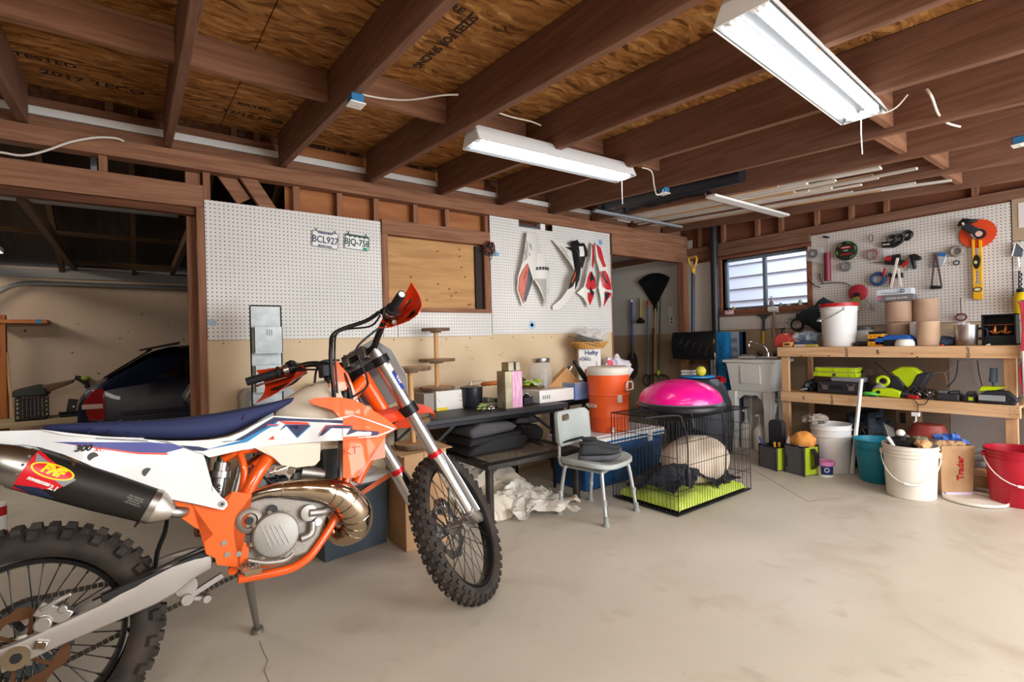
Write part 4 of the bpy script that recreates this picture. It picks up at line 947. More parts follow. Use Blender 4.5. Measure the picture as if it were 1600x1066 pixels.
# number plate in front of the fork
o = FK(.79, 0, .15); m = MB()
m.plate([o+Sa*z_+V((0, y_, 0))-Sn*(abs(y_)**2*3) for y_, z_ in ((-.07, .15), (.07, .15), (.14, .07), (.14, -.06), (.08, -.15), (-.08, -.15), (-.14, -.06), (-.14, .07))], -Sn*.004)
sobj(m, 'number_plate', mat('plate_grey', 'b5b4b4', .5), bev=.002)
# handlebar
HB_ = mat('handlebar_black', '2a2523', .4, .5)
bz = 1.150; bc = 1.062
barp = [(bc, .0, bz), (bc, .085, bz), (bc-.02, .14, bz+.028), (bc-.05, .20, bz+.055), (bc-.10, .26, bz+.053), (.853, .39, 1.189)]
full = [V((x, y, z)) for x, y, z in barp[::-1]]+[V((x, -y, z)) for x, y, z in barp[1:]]
m = MB(); m.tube(full, [.0112, .0112, .013, .014, .0142, .0142, .0142, .014, .013, .0112, .0112], 16, sub=5); hb = sobj(m, 'handlebar', HB_)
for sg in (1, -1):
 e = V((.853, .39*sg, 1.189)); i_ = V((bc-.10, .26*sg, bz+.053)); d = (i_-e).normalized()
 m = MB(); m.cyl(e-d*.008, e+d*.118, .0172, n=20)
 for k in range(9): m.torus(e+d*(.008+.012*k), d, .0172, .0012, n=20, m=5)
 m.cyl(e+d*.115, e+d*.128, .026, n=20); g = sobj(m, 'grip', mat('grip_rubber', '1d1d1f', .7), hb)
 m = MB(); m.cyl(e-d*.009, e-d*.007, .012, n=14); sobj(m, 'grip_end', WHT if sg < 0 else BLK, hb)
 # clamps, master cylinder / controls
 c0 = e+d*.15
 m = MB(); m.cyl(c0-d*.012, c0+d*.012, .026, n=18); m.cbox(c0+V((.04, 0, -.004)), (.05, .045, .03)); m.cyl(c0+V((.035, .0, .0)), c0+V((.035, .0, .03)), .017, n=14); m.cbox(c0+d*.03+V((.02, 0, .01)), (.035, .03, .03))
 m.cyl(c0+d*.06+V((.03, 0, -.02)), c0+d*.02+V((.03, 0, -.03)), .012, n=12)
 sobj(m, 'lever_mount', mat('mount_metal', 'a39c94', .3, .9), hb, bev=.002)
 m = MB(); m.cyl(c0+d*.012, c0+d*.04, .022, n=16); m.cbox(c0+d*.03+V((-.01, 0, .018)), (.03, .035, .022)); sobj(m, 'switch_block', BLK, hb, bev=.003)
 m = MB(); m.tube([c0+V((.045, 0, -.008)), c0-d*.04+V((.055, 0, -.012)), c0-d*.10+V((.05, 0, -.012)), c0-d*.145+V((.052, 0, -.01)), c0-d*.16+V((.058, 0, -.01))], [.008, .006, .0055, .0055, .008], 8, sub=4, flat=.7); sobj(m, 'hand_lever', CHROME, hb)
 # hand guard shell
 def gs(u, v_, sg=sg, e=e, d=d):
  w = v_*2-1; h = .062*(1-u)**.6+.016
  return e+d*(-.03+.26*u)+V((.13*(1-u**1.6)-.05*w*w+.02*w, 0, -.03*u+h*w))
 m = MB(); m.grid(gs, 14, 6, .003 if sg > 0 else -.003); sobj(m, 'hand_guard', mat('guard_orange', 'ea3f14', .35, coat=.2), hb, angle=60)
 m = MB(); m.tube([e+d*.02+V((.085, 0, -.035)), e+d*.10+V((.088, 0, -.035)), e+d*.18+V((.05, 0, -.02)), e+d*.22+V((.01, 0, -.005))], [.008, .013, .010, .009], 8, sub=3, flat=.6); sobj(m, 'guard_bracket', BLK, hb)
m = MB()
for yy in (-.045, .045): m.cbox(V((bc, yy, bz-.005)), (.05, .03, .055)); m.cyl(V((bc+.015, yy, bz+.02)), V((bc+.015, yy, bz+.03)), .006, n=8); m.cyl(V((bc-.015, yy, bz+.02)), V((bc-.015, yy, bz+.03)), .006, n=8)
m.cbox(V((bc, 0, bz+.012)), (.05, .12, .018)); sobj(m, 'bar_clamp', mat('clamp_silver', 'b5b0a8', .3, .9), hb, bev=.004)
# cables and hoses between bars and frame
def SP(p): return ST @ V(p)
m = MB(); m.tube([SP((.93, -.24, 1.215)), SP((.93, -.17, 1.21)), L(524, 520, .10), L(517, 545, .12), L(518, 580, .12), L(521, 608, .11), L(523, 640, .08)], .0085, 10, sub=6); bobj(m, 'throttle_cable', BLK)
m = MB(); m.tube([SP((.93, -.24, 1.20)), SP((.95, -.17, 1.19)), L(530, 518, .08), L(523, 548, .10), L(525, 585, .1), L(528, 625, .08)], .004, 8, sub=6); bobj(m, 'throttle_cable', BLK)
m = MB(); m.tube([SP((.99, -.22, 1.19)), L(560, 540, .14), L(561, 560, .12), L(573, 590, .12), L(572, 606, .13), L(552, 620, .12)], .0045, 8, sub=6); bobj(m, 'brake_line', BLK)
m = MB(); m.tube([SP((.95, .24, 1.19)), SP((1.0, .12, 1.14)), L(500, 567, -.02), L(530, 573, .05), L(545, 600, .09), L(551, 622, .09)], .004, 8, sub=6); bobj(m, 'clutch_line', BLK)
m = MB(); m.cyl(L(545, 606, .10), L(549, 628, .10), .009, n=12); m.cyl(L(540, 612, .08), L(537, 625, .08), .018, n=14); m.cbox(L(510, 580, .03), (.05, .06, .05)); m.cbox(L(517, 600, .03), (.04, .05, .06)); bobj(m, 'ignition_parts', BLK, bev=.004)

# ------------------------------------------------------------------ measuring helpers
from mathutils import noise as mnoise
def RB(X, xl, xr, yt, yb):
 """Y and Z extent of something whose face stands on the plane X"""
 a, b = at(xl, (yt+yb)/2, X=X), at(xr, (yt+yb)/2, X=X); c, d = at((xl+xr)/2, yt, X=X), at((xl+xr)/2, yb, X=X)
 return min(a.y, b.y), max(a.y, b.y), d.z, c.z
def LB(Y, xl, xr, yt, yb):
 a, b = at(xl, (yt+yb)/2, Y=Y), at(xr, (yt+yb)/2, Y=Y); c, d = at((xl+xr)/2, yt, Y=Y), at((xl+xr)/2, yb, Y=Y)
 return min(a.x, b.x), max(a.x, b.x), d.z, c.z
def cap_dup(o, **k): return dup(o, **k)
def crumple(fn, nu, nv, amp, fq, th=.002, seed=0):
 def g(u, v):
  p = V(fn(u, v)); q = p*fq+V((seed, seed*1.7, 0)); r = p
  for s in (1, 2.6, 5.5): r = r+V((mnoise.noise(q*s), mnoise.noise(q*s+V((9, 3, 5))), mnoise.noise(q*s+V((2, 7, 1)))))*amp/s**1.1
  return r
 m = MB(); m.grid(g, nu, nv, th); return m
def lump(c, r, sc=(1, 1, 1), amp=.15, fq=6, n=22, k=14, seed=0, m=None):
 m = m or MB(); c = V(c); R_ = []
 for j in range(k+1):
  t = -pi/2+.02+(pi-.04)*j/k; row = []
  for i in range(n):
   a = 2*pi*i/n; d = V((cos(a)*cos(t)*sc[0], sin(a)*cos(t)*sc[1], sin(t)*sc[2]))
   f = 1+amp*mnoise.noise(d*fq/3+V((seed, seed, seed)))*2
   row.append(m.bm.verts.new(c+d*r*f))
  R_.append(row)
 m._skin(R_); return m
PLAS = mat('clear_plastic_sheet', 'e9e2d3', .25, alpha=.55, spec=.6)
CLR = mat('clear_plastic', 'f2f4f6', .1, alpha=.30, spec=.6)
GLASS = mat('jar_glass', 'f3f6f4', .05, alpha=.22, spec=.8)
NAVYP = mat('navy_ink', '1f2c63', .5)

# ------------------------------------------------------------------ things on the partition wall
def licence_plate(xl, xr, yt, yb, label, top, mid, low, c_top, c_mid):
 x0, x1, z0, z1 = LB(YL-.022, xl, xr, yt, yb); cx, cz = (x0+x1)/2, (z0+z1)/2; w, h = x1-x0, z1-z0
 t = thing('licence_plate', label, 'licence plate', (cx, YL-.02, cz), (0, .06, 0), 'licence plates on the pegboard')
 m = MB(); m.prism(rrect(w, h, .014), (0, 0, 0), (1, 0, 0), (0, 0, 1), -.001, .002); m.obj('plate', WHT, t, world=False)
 m = MB(); r = rrect(w-.008, h-.008, .012); m.tube([(a, -.003, b) for a, b in r], .0022, 6, closed=True); m.obj('raised_rim', c_top, t, world=False)
 F_ = dict(ex=(1, 0, 0), ey=(0, 0, 1), parent=t, world=False)
 text(mid, h*.58, (0, -.0035, -.003), m=c_mid, bold=.0012, sx=.82, **F_)
 if top: text(top, h*.16, (0, -.0035, h*.38), m=c_top, bold=.0006, **F_)
 if low: text(low, h*.16, (0, -.0035, -h*.39), m=c_top, bold=.0006, **F_)
 m = MB()
 for sx in (-.35, .35): m.tube([(sx*w, .012, h*.62), (sx*w, -.004, h*.60), (sx*w, -.006, h*.44)], .003, 6, sub=2)
 m.obj('hook', BLKM, t, world=False); return t
licence_plate(487, 529, 362, 388, 'white licence plate with blue lettering, left of the pair on the pegboard', 'PERMANENT', 'BCL927', 'MONTANA', NAVYP, mat('plate_blue_letters', '3b4466', .5))
GRN = mat('plate_green', '24463a', .5)
t = licence_plate(538, 577, 367, 391, 'licence plate with dark green mountain band, right of the pair on the pegboard', '', 'BJQ-758', '', GRN, GRN)
x0, x1, z0, z1 = LB(YL-.022, 538, 577, 367, 391); w, h = x1-x0, z1-z0
m = MB(); o = [(-w*.47, h*.45), (-w*.47, h*.30)]+[(-w*.47+w*.94*i/10, h*(.30+(.07 if i % 2 else -.01))) for i in range(1, 10)]+[(w*.47, h*.30), (w*.47, h*.45)]
m.prism(o, (0, -.0025, 0), (1, 0, 0), (0, 0, 1), 0, .001); m.obj('mountain_band', GRN, t, world=False)
m = MB(); m.box((w*.24, -.0042, -h*.46), (w*.42, -.003, -h*.26)); m.obj('sticker', mat('teal_sticker', '1f9a80', .5), t, world=False)

# coil of test leads hanging by the plywood window
c = at(764, 389, Y=YL-.03)
t = thing('wire_bundle', 'bundle of black and red wires hung beside the plywood window board', 'wires', c)
for k, (mt, n) in enumerate(((BLK, 5), (RED, 2), (BLK, 3))):
 m = MB()
 for i in range(n):
  s = random.uniform(.035, .06); o = V((random.uniform(-.02, .02), -.012*k-.004*i, random.uniform(-.03, .02)))
  m.torus(c+o, (random.uniform(-.4, .4), 1, random.uniform(-.3, .3)), s, .0032, n=20, m=6, sx=random.uniform(.6, .9))
 m.obj('wire_loop', mt, t)
m = MB(); m.tube([c+V((.0, 0, .03)), c+V((.02, -.01, -.02)), c+V((.01, -.02, -.09)), c+V((-.01, -.01, -.10))], .003, 6, sub=4); m.obj('wire_end', BLK, t)
# vent box behind the notch of the pegboard
x0, x1, z0, z1 = LB(YL+.03, 806, 838, 347, 364)
t = thing('vent_pipe', 'grey vent pipe with white bracket behind the pegboard notch', 'pipe', (x0, YL+.02, z0))
MB().cyl((x0-.3, YL+.045, z0+.05), (x1+.1, YL+.045, z0+.05), .028).obj('pipe', mat('pipe_grey', '5a6065', .5), t)
MB().box((x1+.04, YL+.014, z0-.02), (x1+.10, YL+.08, z1+.02)).obj('bracket', WHT, t, bev=.003)

# spare motorcycle plastics hanging on the pegboard
Z4 = lambda a: [(750+x/4.2105, 330+y/4.2105) for x, y in a]
def hung(out, depth, bow, th=.004, y0=YL-.016):
 """curved moulding: outline from the photograph, bowed away from the wall"""
 P = [at(x, y, Y=YL-.05) for x, y in out]; xs = [p.x for p in P]; zs = [p.z for p in P]; x0, x1, z0, z1 = min(xs), max(xs), min(zs), max(zs)
 T = lambda x, z: -(y0-depth*(.25+.75*sin(pi*min(max((z-z0)/(z1-z0), 0), 1))) - bow*math.sin(pi*min(max((x-x0)/(x1-x0), 0), 1)))
 return P, T
def hung_obj(out, TT, off, name, mt, parent, th=.003):
 P = [at(x, y, Y=YL-.05) for x, y in out]; m = skin3([(p.x, p.z) for p in P], TT, off*1.6, th, .014); return m.obj(name, mt, parent, angle=60)
OFFW = mat('ivory_plastic', 'dedbd3', .4); RBK = mat('black_print', '1e1c1e', .4); RRD = mat('red_print', 'c4222b', .35)
o1 = Z4([(300, 140), (372, 150), (388, 230), (400, 262), (345, 300), (338, 440), (322, 470), (300, 580), (283, 632), (268, 600), (243, 520), (243, 430), (262, 350), (310, 300), (330, 240), (300, 180)])
P, T1 = hung(o1, .05, .04); c = P[0]
t = thing('side_panel_moulding', 'ivory motorcycle side panel with black diamond and orange edge on the pegboard', 'motorcycle part', (P[0].x, YL-.02, P[0].z), (0, 0, 0), 'spare motorcycle plastics on the pegboard')
hung_obj(o1, T1, 0, 'panel', OFFW, t)
hung_obj(Z4([(290, 350), (322, 455), (290, 600), (262, 560), (250, 470), (262, 410)]), T1, .004, 'panel_print', RBK, t)
hung_obj(Z4([(290, 348), (293, 362), (268, 420), (258, 480), (268, 560), (284, 612), (276, 600), (248, 520), (248, 440), (262, 395)]), T1, .006, 'panel_edge', mat('orange_print', 'c8512a', .4), t)
o2 = Z4([(345, 268), (400, 285), (425, 330), (458, 430), (460, 470), (452, 520), (440, 590), (428, 635), (424, 620), (440, 540), (440, 470), (425, 450), (345, 440), (335, 400), (340, 300)])
P, T2 = hung(o2, .03, .05)
t = thing('side_panel_moulding', 'plain ivory moulding hanging right of the black diamond panel', 'motorcycle part', (P[0].x, YL-.02, P[0].z), (0, 0, 0), 'spare motorcycle plastics on the pegboard')
hung_obj(o2, T2, 0, 'panel', OFFW, t)
for k in range(6): hung_obj(Z4([(356+17*k, 370), (368+17*k, 370), (368+17*k, 390), (356+17*k, 390)]), T2, .003, 'vent_slot', DGRY, t)
o3 = Z4([(478, 188), (520, 200), (580, 235), (640, 290), (648, 370), (630, 460), (600, 540), (560, 600), (520, 645), (485, 650), (480, 625), (520, 580), (548, 530), (575, 450), (600, 370), (595, 320), (560, 260), (500, 215)])
P, T3 = hung(o3, .07, .03)
t = thing('fender_moulding', 'white curved motorcycle fender with black and orange graphics on the pegboard', 'motorcycle part', (P[0].x, YL-.02, P[0].z), (0, 0, 0), 'spare motorcycle plastics on the pegboard')
hung_obj(o3, T3, 0, 'fender', OFFW, t)
hung_obj(Z4([(545, 240), (585, 240), (640, 292), (646, 370), (628, 455), (602, 520), (606, 400), (612, 330), (590, 270)]), T3, .004, 'fender_print', RBK, t)
hung_obj(Z4([(552, 520), (565, 450), (598, 385), (604, 440), (580, 500)]), T3, .006, 'fender_print', RBK, t)
hung_obj(Z4([(566, 470), (596, 400), (596, 425), (572, 480)]), T3, .008, 'fender_stripe', MATS['orange_print'], t)
o4 = Z4([(590, 205), (632, 190), (640, 215), (680, 212), (690, 250), (692, 300), (670, 310), (668, 380), (640, 360), (625, 300), (622, 240), (592, 235)])
P, T4 = hung(o4, .05, .02, y0=YL-.035)
t = thing('bracket_moulding', 'black plastic bracket with white label hanging between fender and red mouldings', 'motorcycle part', (P[0].x, YL-.02, P[0].z), (0, 0, 0), 'spare motorcycle plastics on the pegboard')
hung_obj(o4, T4, 0, 'bracket', RBK, t); hung_obj(Z4([(628, 238), (658, 236), (660, 302), (630, 304)]), T4, .004, 'label_sheet', WHT, t)
for i, (out, lab) in enumerate((([(735, 200), (758, 225), (752, 290), (735, 330), (716, 420), (760, 500), (740, 560), (710, 640), (672, 572), (638, 538), (668, 500), (680, 430), (706, 350), (715, 270)], 'left'),
  ([(770, 200), (790, 240), (800, 330), (822, 420), (850, 500), (872, 548), (830, 590), (800, 642), (785, 560), (772, 500), (778, 420), (762, 320), (762, 240)], 'right'))):
 o = Z4(out); P, T5 = hung(o, .05, .035)
 t = thing('shroud_moulding', '%s one of the red and white motorcycle shrouds hanging as a pair on the pegboard' % lab, 'motorcycle part', (P[0].x, YL-.02, P[0].z), (0, 0, 0), 'spare motorcycle plastics on the pegboard')
 hung_obj(o, T5, 0, 'shroud', OFFW, t)
 rd = [(700, 400), (716, 420), (735, 440), (756, 500), (735, 515), (712, 520), (690, 520), (676, 500), (684, 440)] if i == 0 else [(776, 400), (800, 395), (822, 440), (842, 500), (850, 520), (815, 520), (790, 500), (780, 450)]
 hung_obj(Z4(rd), T5, .004, 'shroud_print', RRD, t)
 rd = [(735, 215), (752, 228), (742, 300), (718, 380), (712, 360), (728, 280)] if i == 0 else [(768, 215), (786, 245), (796, 330), (806, 370), (790, 372), (772, 300)]
 hung_obj(Z4(rd), T5, .004, 'shroud_print', RRD, t)
 rd = [(690, 540), (735, 530), (735, 560), (712, 620), (695, 580)] if i == 0 else [(805, 530), (860, 545), (825, 580), (805, 630)]
 hung_obj(Z4(rd), T5, .004, 'shroud_print', RRD, t)
 for q in (([(708, 400), (720, 430), (738, 470), (716, 455), (700, 470), (696, 440)], [(700, 500), (735, 545), (718, 560), (702, 530)]) if i == 0 else ([(788, 400), (800, 450), (826, 490), (800, 470), (782, 430)], [(800, 540), (830, 540), (815, 600)])):
  hung_obj(Z4(q), T5, .006, 'shroud_letters', RBK, t)

# ------------------------------------------------------------------ left of the tables
GALV = mat('galvanised_sheet', 'a2a8a8', .5, .35, col2='b7bdbd', ns=18, det=2)
t = thing('letter_organizer', 'tall galvanised metal letter organizer with box pockets behind the motorcycle', 'organizer', (.86, 3.30, 0), (0, 0, 0))
x0, x1, _, zt = LB(3.30, 392, 440, 478, 600)
m = MB(); m.box((x0, 3.30, 0), (x1, 3.304, zt)); m.obj('back_sheet', GALV, t)
m = MB()
for xx in (x0, x1): m.cyl((xx, 3.30, 0), (xx, 3.30, zt), .004, n=8)
m.cyl((x0, 3.30, zt), (x1, 3.30, zt), .004, n=8); m.obj('wire_rim', BLKM, t)
for k in range(4):
 z = zt-.13-.225*k; m = MB()
 m.box((x0+.005, 3.22, z-.15), (x1-.01, 3.224, z)); m.box((x0+.005, 3.22, z-.15), (x0+.009, 3.30, z)); m.box((x1-.014, 3.22, z-.15), (x1-.01, 3.30, z)); m.box((x0+.005, 3.22, z-.154), (x1-.01, 3.30, z-.15)); m.obj('pocket', GALV, t)
 m = MB()
 for q in (-.012, 0, .012): m.box(((x0+x1)/2+q, 3.2185, z-.05), ((x0+x1)/2+q+.003, 3.2205, z-.015))
 m.obj('pocket_slot', DGRY, t)
x0, x1, _, zt = LB(3.40, 381, 470, 608, 650)
t = thing('plastic_drawer_unit', 'grey rounded plastic storage unit behind the motorcycle seat', 'storage box', (x0, 3.42, 0))
m = MB(); m.prism(rrect(.30, zt, .05, cx=x0+.15, cy=zt/2), (0, 3.42, 0), (1, 0, 0), (0, 0, 1), -.24, 0); m.obj('body', mat('warm_grey_plastic', 'a9a9a5', .5), t, bev=.006)
for k in range(3): MB().box((x0+.03, 3.408, .06+.28*k), (x0+.27, 3.42, .30+.28*k)).obj('drawer', mat('pale_drawer', 'c5c4c0', .5), t, bev=.006)
x0, x1, _, zt = LB(3.42, 440, 520, 604, 650)
t = thing('white_cabinet', 'low white cabinet standing against the wall behind the fuel tank', 'cabinet', (x0, 3.44, 0))
MB().box((.955, 3.45, 0), (1.25, 3.68, zt)).obj('body', WHT, t, bev=.004)
for k in range(2): MB().box((.965+.143*k, 3.438, .03), (1.10+.143*k, 3.45, zt-.02)).obj('door', WHT, t, bev=.003)
# paint can edge at the far left
p = at(8, 832, Z=0)
t = thing('paint_can', 'white and red paint can standing at the left edge of the picture', 'can', (p.x, p.y, 0))
m = MB(); m.lathe([(.052, 0), (.052, .19), (.054, .195), (.050, .20), (.03, .20)], (p.x-.04, p.y, 0)); m.obj('body', WHT, t)
m = MB(); m.lathe([(.0525, .12), (.0525, .18)], (p.x-.04, p.y, 0), cap=False); m.lathe([(.0525, .0), (.0525, .02)], (p.x-.04, p.y, 0), cap=False); m.obj('label', RED, t)

# ------------------------------------------------------------------ tables along the partition
TZ = .67
BTOP = mat('black_table_top', '232326', .5, bump=.2, bs=400)
def folding_table(x0, x1, y0, y1, z, label, rot=0):
 t = thing('folding_table', label, 'table', ((x0+x1)/2, (y0+y1)/2, 0))
 m = MB(); m.prism(rrect(x1-x0, y1-y0, .03, cx=(x0+x1)/2, cy=(y0+y1)/2), (0, 0, z-.035), (1, 0, 0), (0, 1, 0), 0, .035); m.obj('tabletop', BTOP, t, bev=.005)
 m = MB(); m.bar((x0+.03, y0+.05, z-.05), (x1-.03, y0+.05, z-.05), .02, .03); m.bar((x0+.03, y1-.05, z-.05), (x1-.03, y1-.05, z-.05), .02, .03); m.obj('apron', BLKM, t)
 for xx in (x0+.12, x1-.12):
  for yy in (y0+.07, y1-.07): MB().cyl((xx, yy, z-.06), (xx, yy, 0), .012, n=12).obj('leg', BLKM, t)
  MB().cyl((xx, y0+.07, .22), (xx, y1-.07, .22), .009, n=10).obj('stretcher', BLKM, t)
  s = .22 if xx < (x0+x1)/2 else -.22
  for yy in (y0+.07, y1-.07): MB().bar((xx, yy, z-.22), (xx+s, yy, z-.06), .02, .004, (0, 1, 0)).obj('brace', BLKM, t)
 return t
folding_table(1.42, 2.78, 2.98, 3.62, TZ, 'long black folding table against the wall behind the motorcycle')
folding_table(2.95, 3.75, 3.24, 3.62, TZ-.01, 'smaller black folding table under the box of forks')
TBX = dict(z=TZ)
# white carton
a = at(683, 643, Z=TZ); b = at(732, 632, Z=TZ); w_ = (b-a).length
t = thing('carton', 'white carton with envelope fold printed on its front, on the black table', 'box', (a.x, a.y, TZ))
CARW = mat('white_carton', 'e3dfd8', .6)
m = MB(); m.box((a.x, a.y+.01, TZ), (b.x, a.y+.28, TZ+.145)); m.obj('body', CARW, t, bev=.002)
m = MB(); m.box((a.x, a.y+.009, TZ), (a.x+.10, a.y+.011, TZ+.022)); m.obj('yellow_band', mat('yellow_print', 'e6c91c', .5), t)
m = MB(); m.bar((b.x-.06, a.y+.009, TZ+.055), (b.x-.004, a.y+.009, TZ+.004), .002, .001, (0, 1, 0)); m.bar((a.x+.004, a.y+.009, TZ+.10), (a.x+.04, a.y+.009, TZ+.06), .002, .001, (0, 1, 0)); m.obj('printed_line', GRYP, t)
m = MB(); m.torus(((a.x+b.x)/2+.02, a.y+.009, TZ+.10), (0, 1, 0), .012, .0015, n=18, m=5); m.box(((a.x+b.x)/2, a.y+.009, TZ+.06), ((a.x+b.x)/2+.04, a.y+.0105, TZ+.066)); m.obj('printed_mark', mat('tan_print', 'b58d52', .6), t)
MB().box((a.x-.09, a.y+.03, TZ), (a.x-.004, a.y+.24, TZ+.135)).obj('side_flap', mat('grey_carton', '9b9186', .7), t, bev=.002)
# tiered stands of wood slices
SLT = mat('slice_face', 'b58c62', .7, col2='c9a27a', ns=18); BARK = mat('slice_bark', '5e4a38', .9, col2='7b6550', ns=40); DOW = mat('dowel_wood', 'c99a63', .6)
def slice_(t, c, r, th, seed):
 random.seed(seed); n = 40; ph = [random.uniform(0, 6) for _ in range(3)]
 f = lambda a, k=1: r*(1+.02*sin(3*a+ph[0])+.015*sin(7*a+ph[1])+.006*sin(17*a+ph[2]))*k
 m = MB()
 m.loft([[V(c)+V((cos(2*pi*i/n)*f(2*pi*i/n, k), sin(2*pi*i/n)*f(2*pi*i/n, k), z)) for i in range(n)] for k, z in ((.97, 0), (1.0, th*.2), (1.0, th*.8), (.985, th))]); s = m.obj('tier', BARK, t)
 m = MB(); m.loft([[V(c)+V((cos(2*pi*i/n)*f(2*pi*i/n, .96), sin(2*pi*i/n)*f(2*pi*i/n, .96), z)) for i in range(n)] for z in (-.001, th+.001)]); m.obj('tier_face', SLT, s)
def tier_stand(label, base, tiers, pole):
 t = thing('tiered_stand', label, 'stand', base)
 for k, (p, r) in enumerate(tiers):
  slice_(t, p, r, .022, k+int(base[0]*10)); 
  if k: MB().cyl(V(p)-V((0, 0, .012)), V(p), r*.38, n=20).obj('tier_block', BARK, t)
 MB().cyl(pole[0], pole[1], .0165, n=18).obj('post', DOW, t)
ys = a.y+.15; z0 = TZ+.147
c = at(683, 600, Y=ys); xs = c.x
def zY(x, y, Y): return at(x, y, Y=Y).z
tier_stand('three-tier stand of bark-edged wood slices standing on the white carton', (xs, ys, z0), [((xs, ys, z0+.0), .135), ((xs-.0, ys, zY(684, 563, ys)-.01), .14), ((xs, ys, zY(683, 515, ys)-.012), .11)], ((xs, ys, z0+.02), (xs, ys, zY(683, 515, ys)-.01)))
# cardboard box on the floor and the second stand on it
bx0, bx1, by0, by1, bz = 1.20, 1.47, 2.66, 2.93, .55
t = thing('cardboard_box', 'tall brown cardboard box on the floor behind the front wheel', 'box', (1.34, 2.8, 0))
m = MB(); m.box((bx0, by0, 0), (bx1, by1, bz)); m.obj('carton', CARD, t, bev=.003)
m = MB(); m.box((bx0-.03, by0-.02, bz+.001), (bx1+.03, by1+.01, bz+.006), rot=(.02, -.03, 0)); m.obj('flap', CARD, t)
m = MB(); m.box((1.32, by0-.001, 0), (1.326, by0+.001, bz)); m.obj('seam', mat('cardboard_dark', '8b6a47', .8), t)
c = V((1.325, 2.80, bz+.008))
tier_stand('leaning tiered stand of bark-edged wood slices on the cardboard box', c, [((1.325, 2.80, bz+.012), .115), ((1.33, 2.80, .70), .10), ((1.335, 2.80, .745), .09), ((1.315, 2.80, zY(620, 578, 2.8)-.01), .125)], ((1.325, 2.80, bz+.02), (1.315, 2.80, zY(620, 578, 2.8))))
# grey storage tote with white lid
t = thing('storage_tote', 'dark grey plastic tote with white lid beside the exhaust pipe', 'storage box', (.965, 3.0, 0), (0, 0, rad(8)))
TOT = mat('slate_tote', '46525c', .5)
m = MB(); pr = [(.19, .15, 0), (.205, .165, .37), (.215, .175, .372), (.215, .175, .385)]
m.loft([[(sx*a_+(-.03 if k else .03)*sx*0, sy*b_, z) for sx, sy in ((-1, -1), (1, -1), (1, 1), (-1, 1))] for k, (a_, b_, z) in enumerate(pr)]); m.obj('tub', TOT, t, bev=.02, world=False, bseg=3)
m = MB(); m.box((-.225, -.185, .387), (.225, .185, .42)); m.box((-.15, -.11, .42), (.15, .11, .432)); m.obj('lid', mat('tote_lid_white', 'd7d8d6', .45), t, bev=.012, world=False)
m = MB(); m.box((-.02, -.19, .35), (.21, -.176, .38), rot=(0, -.35, 0)); m.obj('latch', mat('latch_orange', 'f07a4c', .45), t, bev=.005, world=False)
# other items on the black table
p = V((at(737, 620, Y=3.36).x, 3.36, TZ))
t = thing('stock_pot', 'dark enamel stock pot with wire handle on the black table', 'pot', (p.x, p.y, TZ))
m = MB(); m.lathe([(.075, 0), (.083, .012), (.087, .15), (.09, .153), (.088, .16), (.05, .168), (.02, .17)], p); m.obj('pot', mat('enamel_black', '25262b', .3), t)
m = MB(); m.tube([p+V((0, 0, .165)), p+V((.0, 0, .20)), p+V((.03, 0, .20))], .005, 8); m.tube([p+V((-.05, -.02, .175)), p+V((-.03, -.06, .20)), p+V((.06, -.06, .205)), p+V((.10, -.04, .20))], .002, 6, sub=3); m.obj('wire_handle', STEEL, t)
# rack with turned wooden handle
p = V((at(766, 620, Y=3.42).x, 3.42, TZ)); zh = zY(770, 599, p.y)
t = thing('wire_carrier', 'wire carrier with turned orange wooden handles on the black table', 'carrier', (p.x, p.y, TZ))
xa, xb = at(752, 600, Y=p.y).x, at(779, 600, Y=p.y).x
m = MB(); m.lathe([(.010, 0), (.017, .01), (.020, .03), (.016, .05), (.020, .07), (.016, .09), (.020, (xb-xa)-.03), (.011, (xb-xa))], (xa, p.y, zh), (1, 0, 0), n=18); m.obj('handle', mat('turned_orange_wood', 'c9702c', .45), t)
m = MB(); m.tube([(xa-.05, p.y, zh), (xa, p.y, zh)], .0025, 6); m.tube([(xb, p.y, zh), (xb+.03, p.y, zh-.01), (xb+.05, p.y, TZ+.10), (xb+.04, p.y, TZ+.004)], .0028, 8, sub=3); m.tube([(xa-.05, p.y, zh), (xa-.055, p.y, TZ+.004)], .0028, 8); m.tube([(xa-.055, p.y, TZ+.004), (xb+.04, p.y, TZ+.004)], .0028, 8)
m.obj('frame', STEEL, t)
m = MB(); m.ball((xb+.06, p.y, TZ+.10), .022, sc=(1, .8, .7)); m.obj('knob', MATS['turned_orange_wood'], t)
MB().torus((xb+.025, p.y-.02, zh-.03), (0, 1, 0), .022, .004).obj('ring', STEEL, t)
p = V((at(768, 622, Y=3.24).x, 3.24, TZ))
t = thing('hole_punch', 'grey metal hole punch on the black table', 'hole punch', (p.x, p.y, TZ), (0, 0, .2))
m = MB(); m.box((-.06, -.05, .0), (.075, .04, .025)); m.obj('base', mat('punch_silver', 'a7a9a6', .3, .8), t, bev=.008, world=False)
m = MB(); m.loft([[(-.07, -.03, .045), (-.07, .03, .045), (-.07, .03, .085), (-.07, -.03, .085)], [(.07, -.04, .028), (.07, .035, .028), (.07, .035, .062), (.07, -.04, .062)]]); m.obj('lever', mat('punch_olive', '55554c', .4), t, bev=.01, world=False)
p = V((at(753, 629, Y=3.12).x, 3.12, TZ))
t = thing('toy_plant', 'small green plastic plant among the clutter on the black table', 'toy', (p.x, p.y, TZ))
m = MB(); random.seed(4)
for k in range(14):
 a = random.uniform(0, 6.28); q = p+V((cos(a)*.03, sin(a)*.02, random.uniform(.008, .05))); m.ball(q, .012, 8, 5, sc=(1.6, .8, .5))
